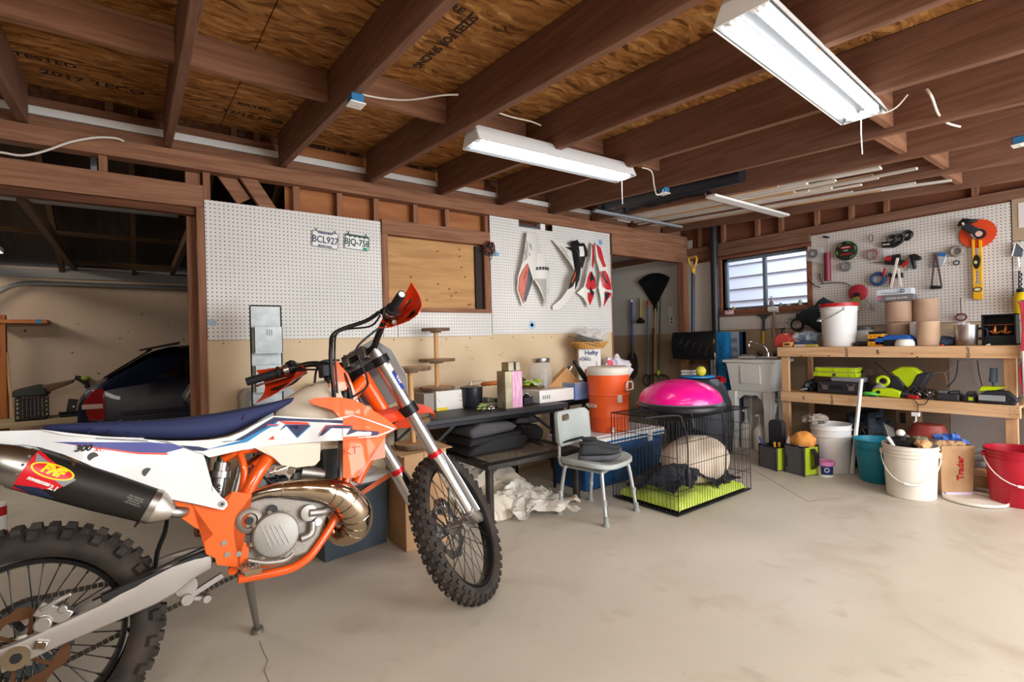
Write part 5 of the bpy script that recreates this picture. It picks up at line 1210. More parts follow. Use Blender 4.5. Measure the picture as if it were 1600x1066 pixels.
m.obj('leaves', mat('leaf_green', '7e9a43', .5, col2='b9cf72', ns=60), t); MB().cyl(p, p+V((0, 0, .03)), .012, n=10).obj('stem', DGRY, t)
p = V((at(767, 632, Y=3.08).x, 3.08, TZ))
t = thing('faucet_parts', 'small heap of chrome fittings on the black table front edge', 'metal parts', (p.x, p.y, TZ))
for k in range(5):
 q = p+V((random.uniform(-.03, .03), random.uniform(-.01, .02), .014)); m = MB(); m.ball(q, .014, 12, 8); m.cyl(q, q+V((random.uniform(-.03, .03), random.uniform(-.02, .02), .012)), .007, n=10); m.obj('fitting', CHROME, t)
# tall tin
x0, x1, z0, z1 = LB(3.06, 785, 813, 580, 632)
t = thing('tin_canister', 'tall square tin canister with pink front and stepped top', 'canister', (x0, 3.06, TZ))
m = MB(); m.box((x0+.02, 3.05, TZ), (x1+.01, 3.16, z1)); m.obj('body', mat('aged_tin', '8a8068', .4, .7, col2='b1a78b', ns=9), t, bev=.003)
m = MB(); m.box((x0+.085, 3.0485, TZ+.004), (x1+.008, 3.0505, z1-.004)); m.obj('front_panel', mat('pink_print', 'd08fb4', .4, col2='e7bdd3', ns=8, st=(6, 1, 1)), t)
m = MB(); m.box((x0+.06, 3.06, z1), (x1+.005, 3.15, zY(800, 566, 3.06))); m.obj('neck', MATS['aged_tin'], t, bev=.003)
m = MB(); m.box((x0+.11, 3.057, z1+.005), (x0+.13, 3.061, z1+.065)); m.obj('neck_stripe', BLK, t)
# white box with window
a = at(846, 631, Z=TZ); b = at(881, 623, Z=TZ)
t = thing('white_box', 'low white box with clear window in its lid on the black table end', 'box', (a.x, a.y, TZ))
m = MB(); m.box((a.x, a.y+.02, TZ), (b.x+.02, a.y+.26, TZ+.10)); m.obj('body', WHT, t, bev=.003)
m = MB(); m.box((a.x+.04, a.y+.06, TZ+.1), (b.x-.03, a.y+.21, TZ+.102)); m.obj('window', mat('box_window', 'a8a29a', .2), t)
for k, s in enumerate(('{}', '[x]', 'Y', 'A', 'I', '*')): 
 if k: continue
m = MB()
for k in range(4): m.box((a.x+.03+.022*k, a.y+.0185, TZ+.03), (a.x+.043+.022*k, a.y+.0205, TZ+.06))
m.obj('printed_symbols', GRYP, t)
p = V((at(822, 627, Y=3.2).x, 3.2, TZ))
t = thing('black_box', 'small black box with patterned cloth on it between the tin and white box', 'box', (p.x, p.y, TZ))
MB().box(p+V((-.05, -.04, 0)), p+V((.04, .08, .055))).obj('body', BLK, t, bev=.003)
crumple(lambda u, v: p+V((-.05+.1*u, -.03+.1*v, .075+.01*sin(6*u))), 10, 10, .012, 20, .004).obj('cloth', mat('patterned_cloth', 'e6e4e0', .8, col2='2a2a2c', ns=45, lo=.48, hi=.52), t)
# basket with green fabric
p = V((at(829, 600, Y=3.40).x, 3.40, TZ))
t = thing('wicker_basket', 'dark wicker basket holding green and white cloths on the black table', 'basket', (p.x, p.y, TZ))
WCK = mat('dark_wicker', '4c3526', .8, col2='7a5a42', ns=60)
m = MB()
for k in range(7): m.torus(p+V((0, 0, .012+.016*k)), (0, 0, 1), .105+.003*k, .0075, n=36, m=6, sx=.85)
for k in range(20): a = 2*pi*k/20; m.tube([p+V((cos(a)*.10, sin(a)*.085, 0)), p+V((cos(a)*.122, sin(a)*.10, .115))], .004, 6)
m.obj('weave', WCK, t)
for k, mt in enumerate((mat('lime_cloth', 'a9c23c', .8), mat('pale_cloth', 'dfe5cf', .8), mat('lime_cloth', 'a9c23c', .8))):
 crumple(lambda u, v, k=k: p+V((-.09+.16*u, -.06+.10*v, .125+.02*k+.02*sin(5*u+k))), 10, 8, .03, 14, .004, k*3).obj('cloth', mt, t)
# glass jars
def jar(p, r, h, label, lid=STEEL, g=None):
 t = thing('glass_jar', label, 'jar', p, (0, 0, 0), g); p = V(p)
 m = MB(); m.lathe([(r*.9, 0), (r, .01), (r, h*.72), (r*.8, h*.86), (r*.72, h*.93), (r*.74, h*.93), (r*.7, h*.93)], p, n=28); m.obj('glass', GLASS, t)
 m = MB(); m.lathe([(r*.76, h*.9), (r*.78, h*.91), (r*.78, h), (r*.74, h*1.01)], p, n=28); m.obj('lid', lid, t); return t
xx = at(846, 600, Y=3.42).x; jar((xx, 3.42, TZ), .10, zY(848, 560, 3.42)-TZ, 'large clear glass jar with metal lid on the black table', g=None)
for k, (x_, y_, r_, h_, l_) in enumerate(((870, 3.57, .045, .16, 'small clear glass jar just left of the knife block top'), (890, 3.57, .04, .19, 'small clear glass jar behind the knife block'))):
 xx = at(x_, 600, Y=y_).x; jar((xx, y_, TZ), r_, h_, l_, g='small jars behind the knife block')
# knife block
xc = at(872, 607, Y=3.34).x
t = thing('knife_block', 'light wooden knife block with steel-handled knives on the black table', 'knife block', (xc, 3.34, TZ), (0, 0, -.5))
KW = mat('knife_block_wood', 'c68a49', .5, col2='d6a05f', ns=8, st=(1, 8, 1))
m = MB(); m.prism([(-.16, 0), (.11, 0), (.17, .15), (.07, .265), (-.12, .08)], (0, 0, 0), (1, 0, 0), (0, 0, 1), -.06, .06); m.obj('block', KW, t, bev=.004, world=False)
m = MB(); m.prism([(.03, 0), (.14, 0), (.20, .11), (.16, .17)], (0, 0, 0), (1, 0, 0), (0, 0, 1), -.05, .062); m.obj('front_block', KW, t, bev=.004, world=False)
for k in range(6):
 u = V((.09+.015*(k % 2), -.05+.019*k, .25)); d = V((.62, 0, .78)); m = MB(); m.bar(u-d*.02, u+d*.03, .010, .016, (0, 1, 0)); m.obj('knife_handle', STEEL if k % 2 else BLK, t, world=False)
# clear blue bin
a = at(897, 620, Z=TZ)
x0, x1, z0, z1 = LB(3.12, 898, 944, 597, 617)
t = thing('plastic_bin', 'clear plastic bin fading to blue on the small black table', 'bin', (x0, 3.12, TZ))
BB = mat('blue_clear_plastic', '5f86cf', .25, alpha=.75, col2='c9d6ee', ns=3)
m = MB(); w = x1-x0
for a_, b_ in (((x0, 3.12, TZ-.008), (x1, 3.124, z1)), ((x0, 3.32, TZ-.008), (x1, 3.324, z1)), ((x0, 3.12, TZ-.008), (x0+.004, 3.32, z1)), ((x1-.004, 3.12, TZ-.008), (x1, 3.32, z1)), ((x0, 3.12, TZ-.008), (x1, 3.32, TZ-.004))): m.box(a_, b_)
m.obj('bin', BB, t); m = MB(); m.tube([(x0, 3.12, z1), (x1, 3.12, z1), (x1, 3.32, z1), (x0, 3.32, z1)], .005, 6, closed=True); m.obj('rim', CLR, t)
jar((x0+.06, 3.2, TZ-.003), .045, .125, 'glass jar with copper lid standing in the clear blue bin', mat('copper_lid', 'a0705a', .4, .7))
t = thing('hand_mixer', 'long black tool handle sticking out of the clear blue bin', 'kitchen tool', (x0+.16, 3.2, TZ))
p0 = at(925, 608, Y=3.2); p1 = at(898, 566, Y=3.2)
m = MB(); m.tube([p0, p0+(p1-p0)*.5, p1], [.02, .024, .014], 12, sub=3); m.obj('handle', mat('black_green_rubber', '23302c', .5), t); m = MB(); m.ball(p1, .022, sc=(1, 1, .8)); m.obj('head', BLK, t)
m = MB(); m.bar(p0+V((-.03, -.02, -.02)), p0+V((-.09, -.02, .04)), .02, .004); m.obj('blade', WHT, t)
# box of forks, basket, plates, bag
z1, z0 = zY(915, 546, 3.36), zY(915, 588, 3.36); fx = at(905, 570, Y=3.50).x; FR = rad(-38)
t = thing('forks_box', 'white plastic-fork carton with navy lettering standing on a second carton', 'box', (fx, 3.50, z0), (0, 0, FR)); Hh = z1-z0; fw = .205
m = MB(); m.box((0, 0, 0), (fw, .17, Hh)); m.obj('carton', WHT, t, world=False, bev=.002)
m = MB(); m.box((fw, .002, 0), (fw+.002, .168, Hh)); m.obj('carton_side', mat('pale_blue_carton', 'ccd4e2', .6), t, world=False)
F_ = dict(ex=(1, 0, 0), ey=(0, 0, 1), parent=t, world=False)
text('Hefty', .058, (fw*.58, -.002, Hh-.038), m=NAVYP, bold=.0012, **F_); text('PREMIUM', .018, (.055, -.002, Hh-.078), m=GRYP, **F_); text('FORKS', .036, (.06, -.002, Hh-.10), m=NAVYP, bold=.0006, **F_)
text('Hefty', .05, (fw+.003, .085, Hh*.5), m=NAVYP, ex=(0, 0, 1), ey=(0, -1, 0), parent=t, world=False)
m = MB(); m.box((.05, -.0015, .005), (fw-.004, 0, .055)); m.obj('red_panel', RED, t, world=False)
m = MB(); m.tube([(fw-.03, -.002, .04), (fw-.035, -.002, .13)], .007, 8); m.obj('printed_fork', mat('pale_fork', 'd5d8d2', .5), t, world=False)
t = thing('carton', 'white carton with printed spoons under the box of forks', 'box', (fx-.0, 3.50, TZ-.01), (0, 0, FR))
MB().box((-.005, -.005, 0), (fw+.01, .175, z0-TZ+.009)).obj('carton', WHT, t, world=False, bev=.002)
m = MB(); m.tube([(.07, -.008, .05), (fw-.05, -.008, .045), (fw-.01, -.008, .07)], .005, 8, sub=3); m.obj('printed_spoon', DGRY, t, world=False)
x0 = fx; x1 = fx+.22
xc = fx+.13; zb = z1+.002
t = thing('wicker_tray', 'shallow honey-coloured wicker tray on top of the box of forks', 'basket', (xc, 3.48, zb))
HW = mat('honey_wicker', 'c48a3d', .7, col2='dba85c', ns=80)
m = MB()
for k in range(5): m.torus((xc, 3.48, zb+.008+.013*k), (0, 0, 1), .15+.012*k, .0075, n=44, m=6, sx=.72)
m.lathe([(.145, 0), (.145, .008)], (xc, 3.48, zb), n=32, sy=.72, sx=1); m.obj('weave', HW, t)
t = thing('plate_stack', 'stack of white plates with dark rims in the honey wicker tray', 'plates', (xc-.04, 3.46, zb+.06), (0, 0, 0))
for k in range(4):
 c_ = V((xc-.05+.012*k, 3.46, zb+.055+.017*k)); m = MB(); m.lathe([(.06, -.012), (.09, -.002), (.125, .004), (.127, .007), (.09, .003), (.02, -.006)], c_, (.15, -.25, 1), n=32); q = m.obj('plate', WHT, t)
 m = MB(); m.torus(c_+V((.001, -.0015, .006)), (.15, -.25, 1), .127, .003, n=36, m=6); m.obj('plate_rim', mat('taupe_rim', '6f675d', .5), q)
t = thing('plastic_bag', 'clear plastic bag of lids heaped over the wicker tray', 'bag', (xc+.05, 3.5, zb+.08))
lump((xc+.07, 3.50, zb+.12), .14, (1.1, .7, .55), .35, 7, seed=2).obj('bag_film', CLR, t)
for k in range(3): m = MB(); m.lathe([(.07, 0), (.085, .012), (.088, .014)], (xc+.06+.03*k, 3.50, zb+.10), (.8, -.3, .5), n=24, cap=False); m.obj('plastic_lid', CLR, t)
# red and white bag
c = at(962, 560, Y=3.45)
t = thing('party_bag', 'crinkled clear bag with red packets behind the orange water cooler', 'bag', (c.x, 3.45, TZ))
lump((c.x, 3.45, TZ+.14), .15, (1.1, .7, 1.15), .35, 6, seed=5).obj('film', mat('bag_white', 'e9e6ee', .3, col2='c9a9bb', ns=14, lo=.5, hi=.6), t)
lump((c.x-.12, 3.40, TZ+.14), .07, (.9, .6, 1.9), .3, 6, seed=8).obj('red_packet', mat('bag_red', 'cf1b35', .4, col2='ef5a6e', ns=10), t)

# ------------------------------------------------------------------ low metal and glass table, seats, plastic sheeting
CT = .38
cx0, cx1, cy0, cy1 = 1.79, 2.62, 2.70, 3.56
DKM = mat('worn_black_metal', '2d2926', .45, .4, col2='3f3934', ns=9)
t = thing('low_glass_table', 'low square black metal table with glass panel and round legs', 'table', ((cx0+cx1)/2, (cy0+cy1)/2, 0))
m = MB(); W2 = .075
m.box((cx0, cy0, CT-.035), (cx1, cy0+W2, CT)); m.box((cx0, cy1-W2, CT-.035), (cx1, cy1, CT)); m.box((cx0, cy0+W2, CT-.035), (cx0+W2, cy1-W2, CT)); m.box((cx1-W2, cy0+W2, CT-.035), (cx1, cy1-W2, CT)); m.obj('frame', DKM, t, bev=.006)
MB().box((cx0+W2-.005, cy0+W2-.005, CT-.012), (cx1-W2+.005, cy1-W2+.005, CT-.004)).obj('glass_top', mat('dusty_glass', '9c917e', .25, alpha=.62, col2='7c7468', ns=3), t)
for xx in (cx0+.03, cx1-.03):
 for yy in (cy0+.03, cy1-.03): MB().cyl((xx, yy, 0), (xx, yy, CT-.004), .027, n=24).obj('leg', DKM, t)
MB().box((cx0+.03, cy1-.1, .10), (cx1-.03, cy1-.03, .12)).obj('stretcher', DKM, t)
SEATB = mat('black_seat_cloth', '1e1e20', .8, bump=.4, bs=500); SEATG = mat('grey_seat_cloth', '4b4b4e', .8, bump=.4, bs=500)
def cushion(t, name, pts, mt, y0, y1, bev=.03): m = MB(); m.prism(pts, (0, 0, 0), (1, 0, 0), (0, 0, 1), -y1, -y0); return m.obj(name, mt, t, bev=bev, bseg=4)
t = thing('car_seat', 'black and grey car booster seat lying on the low glass table, left one', 'car seat', (1.95, 3.2, CT))
cushion(t, 'shell', [(1.80, .384), (2.30, .384), (2.34, .47), (2.20, .50), (2.0, .49), (1.84, .44)], SEATB, 2.95, 3.35); cushion(t, 'pad', [(1.86, .495), (2.22, .515), (2.28, .545), (2.2, .585), (1.95, .60), (1.84, .56)], SEATG, 2.99, 3.33)
cushion(t, 'pad_side', [(1.82, .45), (2.26, .475), (2.30, .51), (1.84, .50)], SEATB, 2.97, 3.34)
t = thing('car_seat', 'black car booster seat with strap lying on the low glass table, right one', 'car seat', (2.45, 3.25, CT))
cushion(t, 'shell', [(2.345, .384), (2.60, .384), (2.62, .46), (2.55, .51), (2.36, .52)], SEATB, 3.10, 3.40); cushion(t, 'pad', [(2.35, .53), (2.58, .52), (2.62, .55), (2.5, .59), (2.36, .585)], SEATG, 3.12, 3.38)
m = MB(); m.strip([(2.36, 3.09, .53), (2.37, 3.06, .46), (2.40, 2.96, .40), (2.44, 2.93, .388)], [(2.385, 3.09, .53), (2.395, 3.06, .46), (2.425, 2.96, .40), (2.465, 2.93, .388)], .003); m.obj('strap', BLK, t); m = MB(); m.box((2.43, 2.91, .385), (2.475, 2.93, .392)); m.obj('buckle', STEEL, t)
# crumpled sheeting
def sheet_fn(u, v):
 x = 1.50+1.0*u; y = 3.35-.62*v; h = .33*sin(pi*min(1, .15+u*.9))**.7*(1-v)**.8
 if v > .6: x += .05*sin(u*9)
 return (x, y - .08*max(0, u-.5)*v*2, max(.02, h+.03*sin(u*17+v*5)*(1-v)+.02))
m = crumple(sheet_fn, 60, 40, .085, 7, .002)
for v_ in m.bm.verts: v_.co.z = max(.004+random.uniform(0, .006), min(v_.co.z, .335))
t = m.obj('plastic_sheeting', mat('dusty_sheeting', 'd3c6b0', .35, alpha=.8, col2='e6dece', ns=5), angle=25); tag(t, 'crumpled translucent plastic sheeting heaped under the low glass table', 'plastic sheeting')
m = crumple(lambda u, v: (1.93+.36*u+.03*v, 2.86-.22*v-.25*u*v, .05+.12*(1-v)*sin(pi*u)+.02), 30, 20, .06, 9, .002, 4)
for v_ in m.bm.verts: v_.co.z = max(.004+random.uniform(0, .005), v_.co.z)
t = m.obj('plastic_bag', mat('milky_bag', 'dfdad0', .3, alpha=.72), angle=25); tag(t, 'milky plastic bag spilling on the floor beside the grey chair', 'plastic bag')

# ------------------------------------------------------------------ grey shower chair with shoes
CHG = mat('chair_grey_plastic', 'a3aaa6', .5, col2='b0b6b2', ns=5)
ang = rad(10); t = thing('shower_chair', 'grey plastic shower chair with aluminium legs and a handle slot in its back', 'chair', (2.49, 2.42, 0), (0, 0, ang))
CL = mat('leg_aluminium', 'b6b8b6', .4, .5)
sz = .365
def seat_out(n=40):
 out = []
 for i in range(n):
  a = 2*pi*i/n; c_, s_ = cos(a), sin(a); r = (abs(c_/.225)**3.2+abs(s_/.205)**3.2)**(-1/3.2); out.append((r*c_, r*s_))
 return out
m = MB(); so_ = seat_out()
m.loft([[(x*k, y*k, z+.02*(abs(x)/.22)**3*(1 if k > .5 else 0)) for x, y in so_] for k, z in ((.96, sz-.03), (1.0, sz-.02), (1.0, sz-.004), (.97, sz+.003), (.7, sz-.004), (.05, sz-.012))]); m.obj('seat', CHG, t, world=False)
for sx in (-1, 1):
 m = MB(); m.prism(rrect(.035, .13, .016, cx=sx*.165, cy=-.03), (0, 0, sz+.002), (1, 0, 0), (0, 1, 0), 0, .004); m.obj('seat_slot', DGRY, t, world=False)
for sx, sy in ((-1, -1), (1, -1), (1, 1), (-1, 1)):
 m = MB(); m.tube([(sx*.05, sy*.12, sz-.045), (sx*.14, sy*.14, sz-.045), (sx*.165, sy*.15, sz-.07), (sx*.185, sy*.185, .03)], .0125, 14, sub=4); leg = m.obj('leg', CL, t, world=False)
 m = MB(); m.cyl((sx*.178, sy*.172, .12), (sx*.1795, sy*.175, .16), .0155, n=14); m.obj('leg_collar', CL, leg, world=False)
 m = MB(); m.lathe([(.023, 0), (.022, .012), (.016, .02), (.015, .06)], (sx*.187, sy*.187, 0), n=18); m.obj('leg_foot', mat('foot_grey', '8e918d', .6), leg, world=False)
m = MB(); m.cyl((-.14, .0, sz-.045), (.14, 0, sz-.045), .01, n=12); m.cyl((-.14, -.14, sz-.045), (-.14, .14, sz-.045), .01, n=12); m.cyl((.14, -.14, sz-.045), (.14, .14, sz-.045), .01, n=12); m.obj('underframe', CL, t, world=False)
# back rest: curved plate with slot
def cback(x, z): return .215+.02*(z-.45)/.2 - .045*(abs(x)/.2)**2
out = rrect(.37, .235, .05, 6, 0, .565); hole = rrect(.10, .046, .02, 6, -.05, .632)
def ring(o, s): return [V((x, cback(x, z)-s, z)) for x, z in o]
mid_ = [((a[0]*.5+b[0]*.5), (a[1]*.5+b[1]*.5)) for a, b in zip(out, hole)]
m = MB(); m.loft([ring(out, .012), ring(mid_, .012), ring(hole, .012), ring(hole, -.012), ring(mid_, -.012), ring(out, -.012)], closed=True)
m.obj('backrest', CHG, t, world=False, angle=50)
for sx in (-1, 1):
 m = MB(); m.tube([(sx*.14, .14, sz-.045), (sx*.155, .19, sz-.03), (sx*.155, .195, .45), (sx*.15, .20, .60)], .011, 12, sub=3); m.obj('back_post', CL, t, world=False)
m = MB(); m.cyl((-.155, .198, .47), (.155, .198, .47), .012, n=12); m.obj('back_tube', BLK, t, world=False)
# shoes
def shoe(x, y, z, rz, label):
 t = thing('slip_on_shoe', label, 'shoe', (x, y, z), (0, 0, rz), 'pair of black shoes on the chair')
 SHB = mat('black_shoe_knit', '34363a', .85, bump=.3, bs=500)
 sole, up = [], []
 for k in range(13):
  u = k/12; xx = -.14+.28*u; w_ = .030+.018*sin(pi*min(1, u*1.05))+(.008 if .55 < u < .95 else 0); w_ *= (1 if .06 < u < .94 else .6)
  lift = .012*max(0, u-.75)/.25
  sole.append([(xx, s*w_*k2, z_+lift) for s, k2, z_ in ((-1, .9, 0), (-1, 1.05, .012), (-1, 1, .032), (1, 1, .032), (1, 1.05, .012), (1, .9, 0))])
  h = .112 if u < .3 else .112-.062*(u-.3)/.7; h = h*(1 if .04 < u else .6); h = h if u < .97 else .045
  up.append([(xx, s*w_*k2*.97, .032+(h-.032)*z_+lift) for s, k2, z_ in ((-1, 1, 0), (-1, .98, .4), (-1, .72, .85), (-.3, .8, 1), (.3, .8, 1), (1, .72, .85), (1, .98, .4), (1, 1, 0))])
 m = MB(); m.loft(sole); m.obj('sole', mat('shoe_sole_grey', '505153', .7), t, world=False, bev=.003)
 m = MB(); m.loft(up); m.obj('upper', SHB, t, world=False, sub=1)
 m = MB(); m.loft([[(-.085+.045*cos(a), .022*sin(a), z_) for a in [2*pi*i/18 for i in range(18)]] for z_ in (.07, .1175)]); m.obj('opening', mat('shoe_lining', '121213', .9), t, world=False)
 m = MB(); m.tube([(-.085+.05*cos(a), .027*sin(a), .113) for a in [2*pi*i/18 for i in range(18)]], .006, 8, closed=True); m.obj('collar', SHB, t, world=False)
shoe(2.45, 2.355, sz+.014, rad(-31), 'black slip-on shoe nearer the front edge of the grey chair seat')
shoe(2.565, 2.445, sz+.014, rad(-33), 'black slip-on shoe behind the other one on the grey chair')

# ------------------------------------------------------------------ coolers
t = thing('chest_cooler', 'large blue chest cooler with white lid under the orange water cooler', 'cooler', (3.22, 2.98, 0))
BLU = mat('cooler_blue', '1e5488', .45); qx0, qx1, qy0, qy1 = 2.72, 3.68, 2.76, 3.20
m = MB(); m.loft([[(qx0+k, qy0+k, z), (qx1-k, qy0+k, z), (qx1-k, qy1-k, z), (qx0+k, qy1-k, z)] for k, z in ((.03, 0), (.005, .29), (.0, .30), (.0, .335))]); m.obj('body', BLU, t, bev=.018, bseg=3)
m = MB(); m.box((qx0-.004, qy0-.004, .338), (qx1+.004, qy1+.004, .395)); m.box((qx0+.05, qy0+.05, .395), (qx1-.05, qy1-.05, .405)); m.obj('lid', WHT, t, bev=.012)
m = MB(); m.box((qx0-.006, qy0-.006, .352), (qx1+.006, qy0-.003, .368)); m.obj('lid_band', BLU, t)
for xx in (qx0+.2, qx1-.2): MB().box((xx-.03, qy0-.014, .30), (xx+.03, qy0-.004, .37)).obj('latch', WHT, t, bev=.004)
m = MB(); m.tube([(qx0-.01, qy0+.08, .27), (qx0-.035, qy0+.1, .25), (qx0-.035, qy1-.1, .25), (qx0-.01, qy1-.08, .27)], .009, 8, sub=3); m.obj('end_handle', WHT, t)
text('cooler', .0001, (0, 0, -5), (1, 0, 0), (0, 1, 0), WHT, t) if False else None
kx, ky, kz = 3.19, 2.94, .408
t = thing('water_cooler', 'round orange water cooler with white lid standing on the blue chest cooler', 'cooler', (kx, ky, kz))
WCO = mat('water_cooler_orange', 'f4622a', .42)
m = MB(); m.lathe([(.150, 0), (.158, .01), (.163, .12), (.166, .125), (.166, .135), (.163, .14), (.168, .30), (.173, .305), (.173, .315), (.169, .32), (.172, .40), (.176, .475), (.176, .48)], (kx, ky, kz), n=48); m.obj('body', WCO, t)
m = MB(); m.lathe([(.181, .47), (.183, .475), (.183, .51), (.178, .525), (.165, .535), (.08, .532), (.03, .530)], (kx, ky, kz), n=48); m.obj('lid', CREAM, t)
d = V((-.30, -1, 0)).normalized(); s = V((-d.y, d.x, 0)); s = V((1, -.30, 0)).normalized()
hd_ = V((.30, -1, 0)).normalized(); hs = V((1, .30, 0)).normalized(); hc = V((kx, ky, kz))+hd_*.172
m = MB(); m.tube([hc+hs*a+V((0, 0, b))+hd_*.018 for a, b in ((-.055, .345), (.055, .345), (.062, .36), (.058, .395), (.04, .41), (-.04, .41), (-.055, .395), (-.06, .36))], .0095, 10, closed=True, flat=.7); m.obj('side_handle', CREAM, t)
fd = V((-.62, -.78, 0)); fs_ = V((.78, -.62, 0)); fc = V((kx, ky, kz))+fd*.17
m = MB(); m.box((-.022, -.006, .245), (.022, .006, .31)); rot_ = Matrix.Translation(V((kx, ky, kz))+V((-.26, -.965, 0))*.167) @ Matrix.Rotation(math.atan2(-.26, .965)*1., 4, 'Z'); m.bm.transform(rot_); m.obj('label', WHT, t, bev=.004)
m = MB(); m.cyl(fc+V((0, 0, .035)), fc+fd*.04+V((0, 0, .035)), .016, n=14); m.cyl(fc+fd*.03+V((0, 0, .0)), fc+fd*.03+V((0, 0, .05)), .01, n=12); m.obj('spigot', WHT, t)
text('IGLOO', .045, V((kx, ky, kz))+V((-.97, .24, 0))*.168+V((0, 0, .215)), (-.24, -.97, 0), (0, 0, 1), CREAM, t, depth=.003)

# ------------------------------------------------------------------ dog crate with bedding, half-ball trainer on top
gx0, gx1, gy0, gy1, gz = 2.80, 3.70, 2.00, 2.56, .63
t = thing('dog_crate', 'black folding wire dog crate with bedding inside', 'dog crate', (3.25, 2.28, 0))
WR = mat('black_wire', '1a1b1e', .4, .3)
def wire_panel(name, o, eu, ev, lu, lv, nu, nv):
 m = MB(smooth=True); o, eu, ev = V(o), V(eu), V(ev)
 for i in range(nu+1):
  r = .0034 if i in (0, nu) else .0017; m.cyl(o+eu*(lu*i/nu), o+eu*(lu*i/nu)+ev*lv, r, n=6)
 for j in range(nv+1):
  r = .0036 if j in (0, nv) else .0022; m.cyl(o+ev*(lv*j/nv), o+ev*(lv*j/nv)+eu*lu, r, n=6)
 m.obj(name, WR, t)
wire_panel('front_panel', (gx0, gy0, .015), (1, 0, 0), (0, 0, 1), gx1-gx0, gz-.015, 30, 4)
wire_panel('back_panel', (gx0, gy1, .015), (1, 0, 0), (0, 0, 1), gx1-gx0, gz-.015, 30, 4)
wire_panel('end_panel', (gx0, gy0, .015), (0, 1, 0), (0, 0, 1), gy1-gy0, gz-.015, 18, 5)
wire_panel('end_panel', (gx1, gy0, .015), (0, 1, 0), (0, 0, 1), gy1-gy0, gz-.015, 18, 5)
wire_panel('top_panel', (gx0, gy0, gz), (1, 0, 0), (0, 1, 0), gx1-gx0, gy1-gy0, 30, 4)
MB().box((gx0+.01, gy0+.01, .003), (gx1-.01, gy1-.01, .014)).obj('tray', BLK, t, bev=.003)
m = MB(); m.tube([(gx0+.02, gy0-.012, .30), (gx0+.02, gy0-.02, .33), (gx0+.09, gy0-.012, .33)], .003, 6); m.obj('door_latch', WR, t)
LG = mat('lime_cushion', 'a9bd3e', .85, col2='c4d35c', ns=12, bump=.3, bs=80)
m = MB(); 
def pad(u, v): 
 x, y = gx0+.03+(gx1-gx0-.06)*u, gy0+.02+(gy1-gy0-.04)*v; e = min(u, 1-u, v, 1-v)
 return (x, y, .032+.06*min(1, e*9)**.5+.006*sin(u*25)*sin(v*14))
m.grid(pad, 50, 26, .012); m = m.obj('dog_bed', LG); tag(m, 'lime green quilted pad on the floor of the dog crate', 'dog bed')
m = crumple(lambda u, v: (gx0+.05+.62*u, gy0+.05+.46*v, .10+.15*max(0, sin(pi*(u*.9+.1)))*max(0, sin(pi*(v*.8+.15)))+.02*sin(u*14+v*9)), 50, 34, .05, 10, .006, 3)
for v_ in m.bm.verts: v_.co.z = max(.09, v_.co.z); v_.co.y = min(max(v_.co.y, gy0+.02), gy1-.02); v_.co.x = max(v_.co.x, gx0+.02)
tag(m.obj('blanket', mat('charcoal_blanket', '23252b', .9), angle=60), 'rumpled charcoal blanket lying in the dog crate', 'blanket')
m = crumple(lambda u, v: (gx0+.55+.33*u, gy0+.06+.38*v, .095+.02*sin(u*10)), 20, 20, .03, 10, .006, 8)
for v_ in m.bm.verts: v_.co.z = max(.088, v_.co.z)
tag(m.obj('folded_cloth', mat('dark_cloth', '1b1c20', .9), angle=60), 'flat dark cloth at the right end of the dog crate', 'cloth')
m = MB(); m.ball((3.40, 2.27, .235), .285, 32, 20, sc=(1.05, .78, .64)); o = m.obj('cushion', mat('beige_fleece', 'cbb8a2', .95, col2='dccbb6', ns=9, bump=.6, bs=130)); tag(o, 'plump beige fleece cushion standing in the dog crate', 'cushion')
for v_ in o.data.vertices:
 n_ = mnoise.noise(v_.co*9); v_.co += v_.co.normalized()*0 + V((0, -.018*n_, .02*n_)); v_.co.z = max(v_.co.z, .10); v_.co.z = min(v_.co.z, .42); v_.co.x = min(v_.co.x, 3.68)
t = thing('balance_trainer', 'hot pink half-ball balance trainer on black base on top of the dog crate', 'exercise ball', (3.27, 2.30, gz))
bcx, bcy = 3.27, 2.30
m = MB(); m.lathe([(.26, 0), (.30, .006), (.325, .02), (.325, .04), (.31, .052), (.29, .056)], (bcx, bcy, gz+.006), n=56); m.obj('base', mat('trainer_black', '202126', .35), t)
PK = mat('hot_pink_rubber', 'f0148c', .28, coat=.4)
m = MB(); m.lathe([(.30*cos(a), .058+.165*sin(a)+(.0012*(k % 2))) for k, a in enumerate([rad(90)*i/22 for i in range(22)])]+[(.012, .224)], (bcx, bcy, gz+.006), n=56); m.obj('dome', PK, t, angle=60)
m = MB(); m.torus((bcx, bcy, gz+.062), (0, 0, 1), .301, .006, n=56, m=8); m.obj('rim_ring', mat('trainer_grey', '5a6268', .4), t)
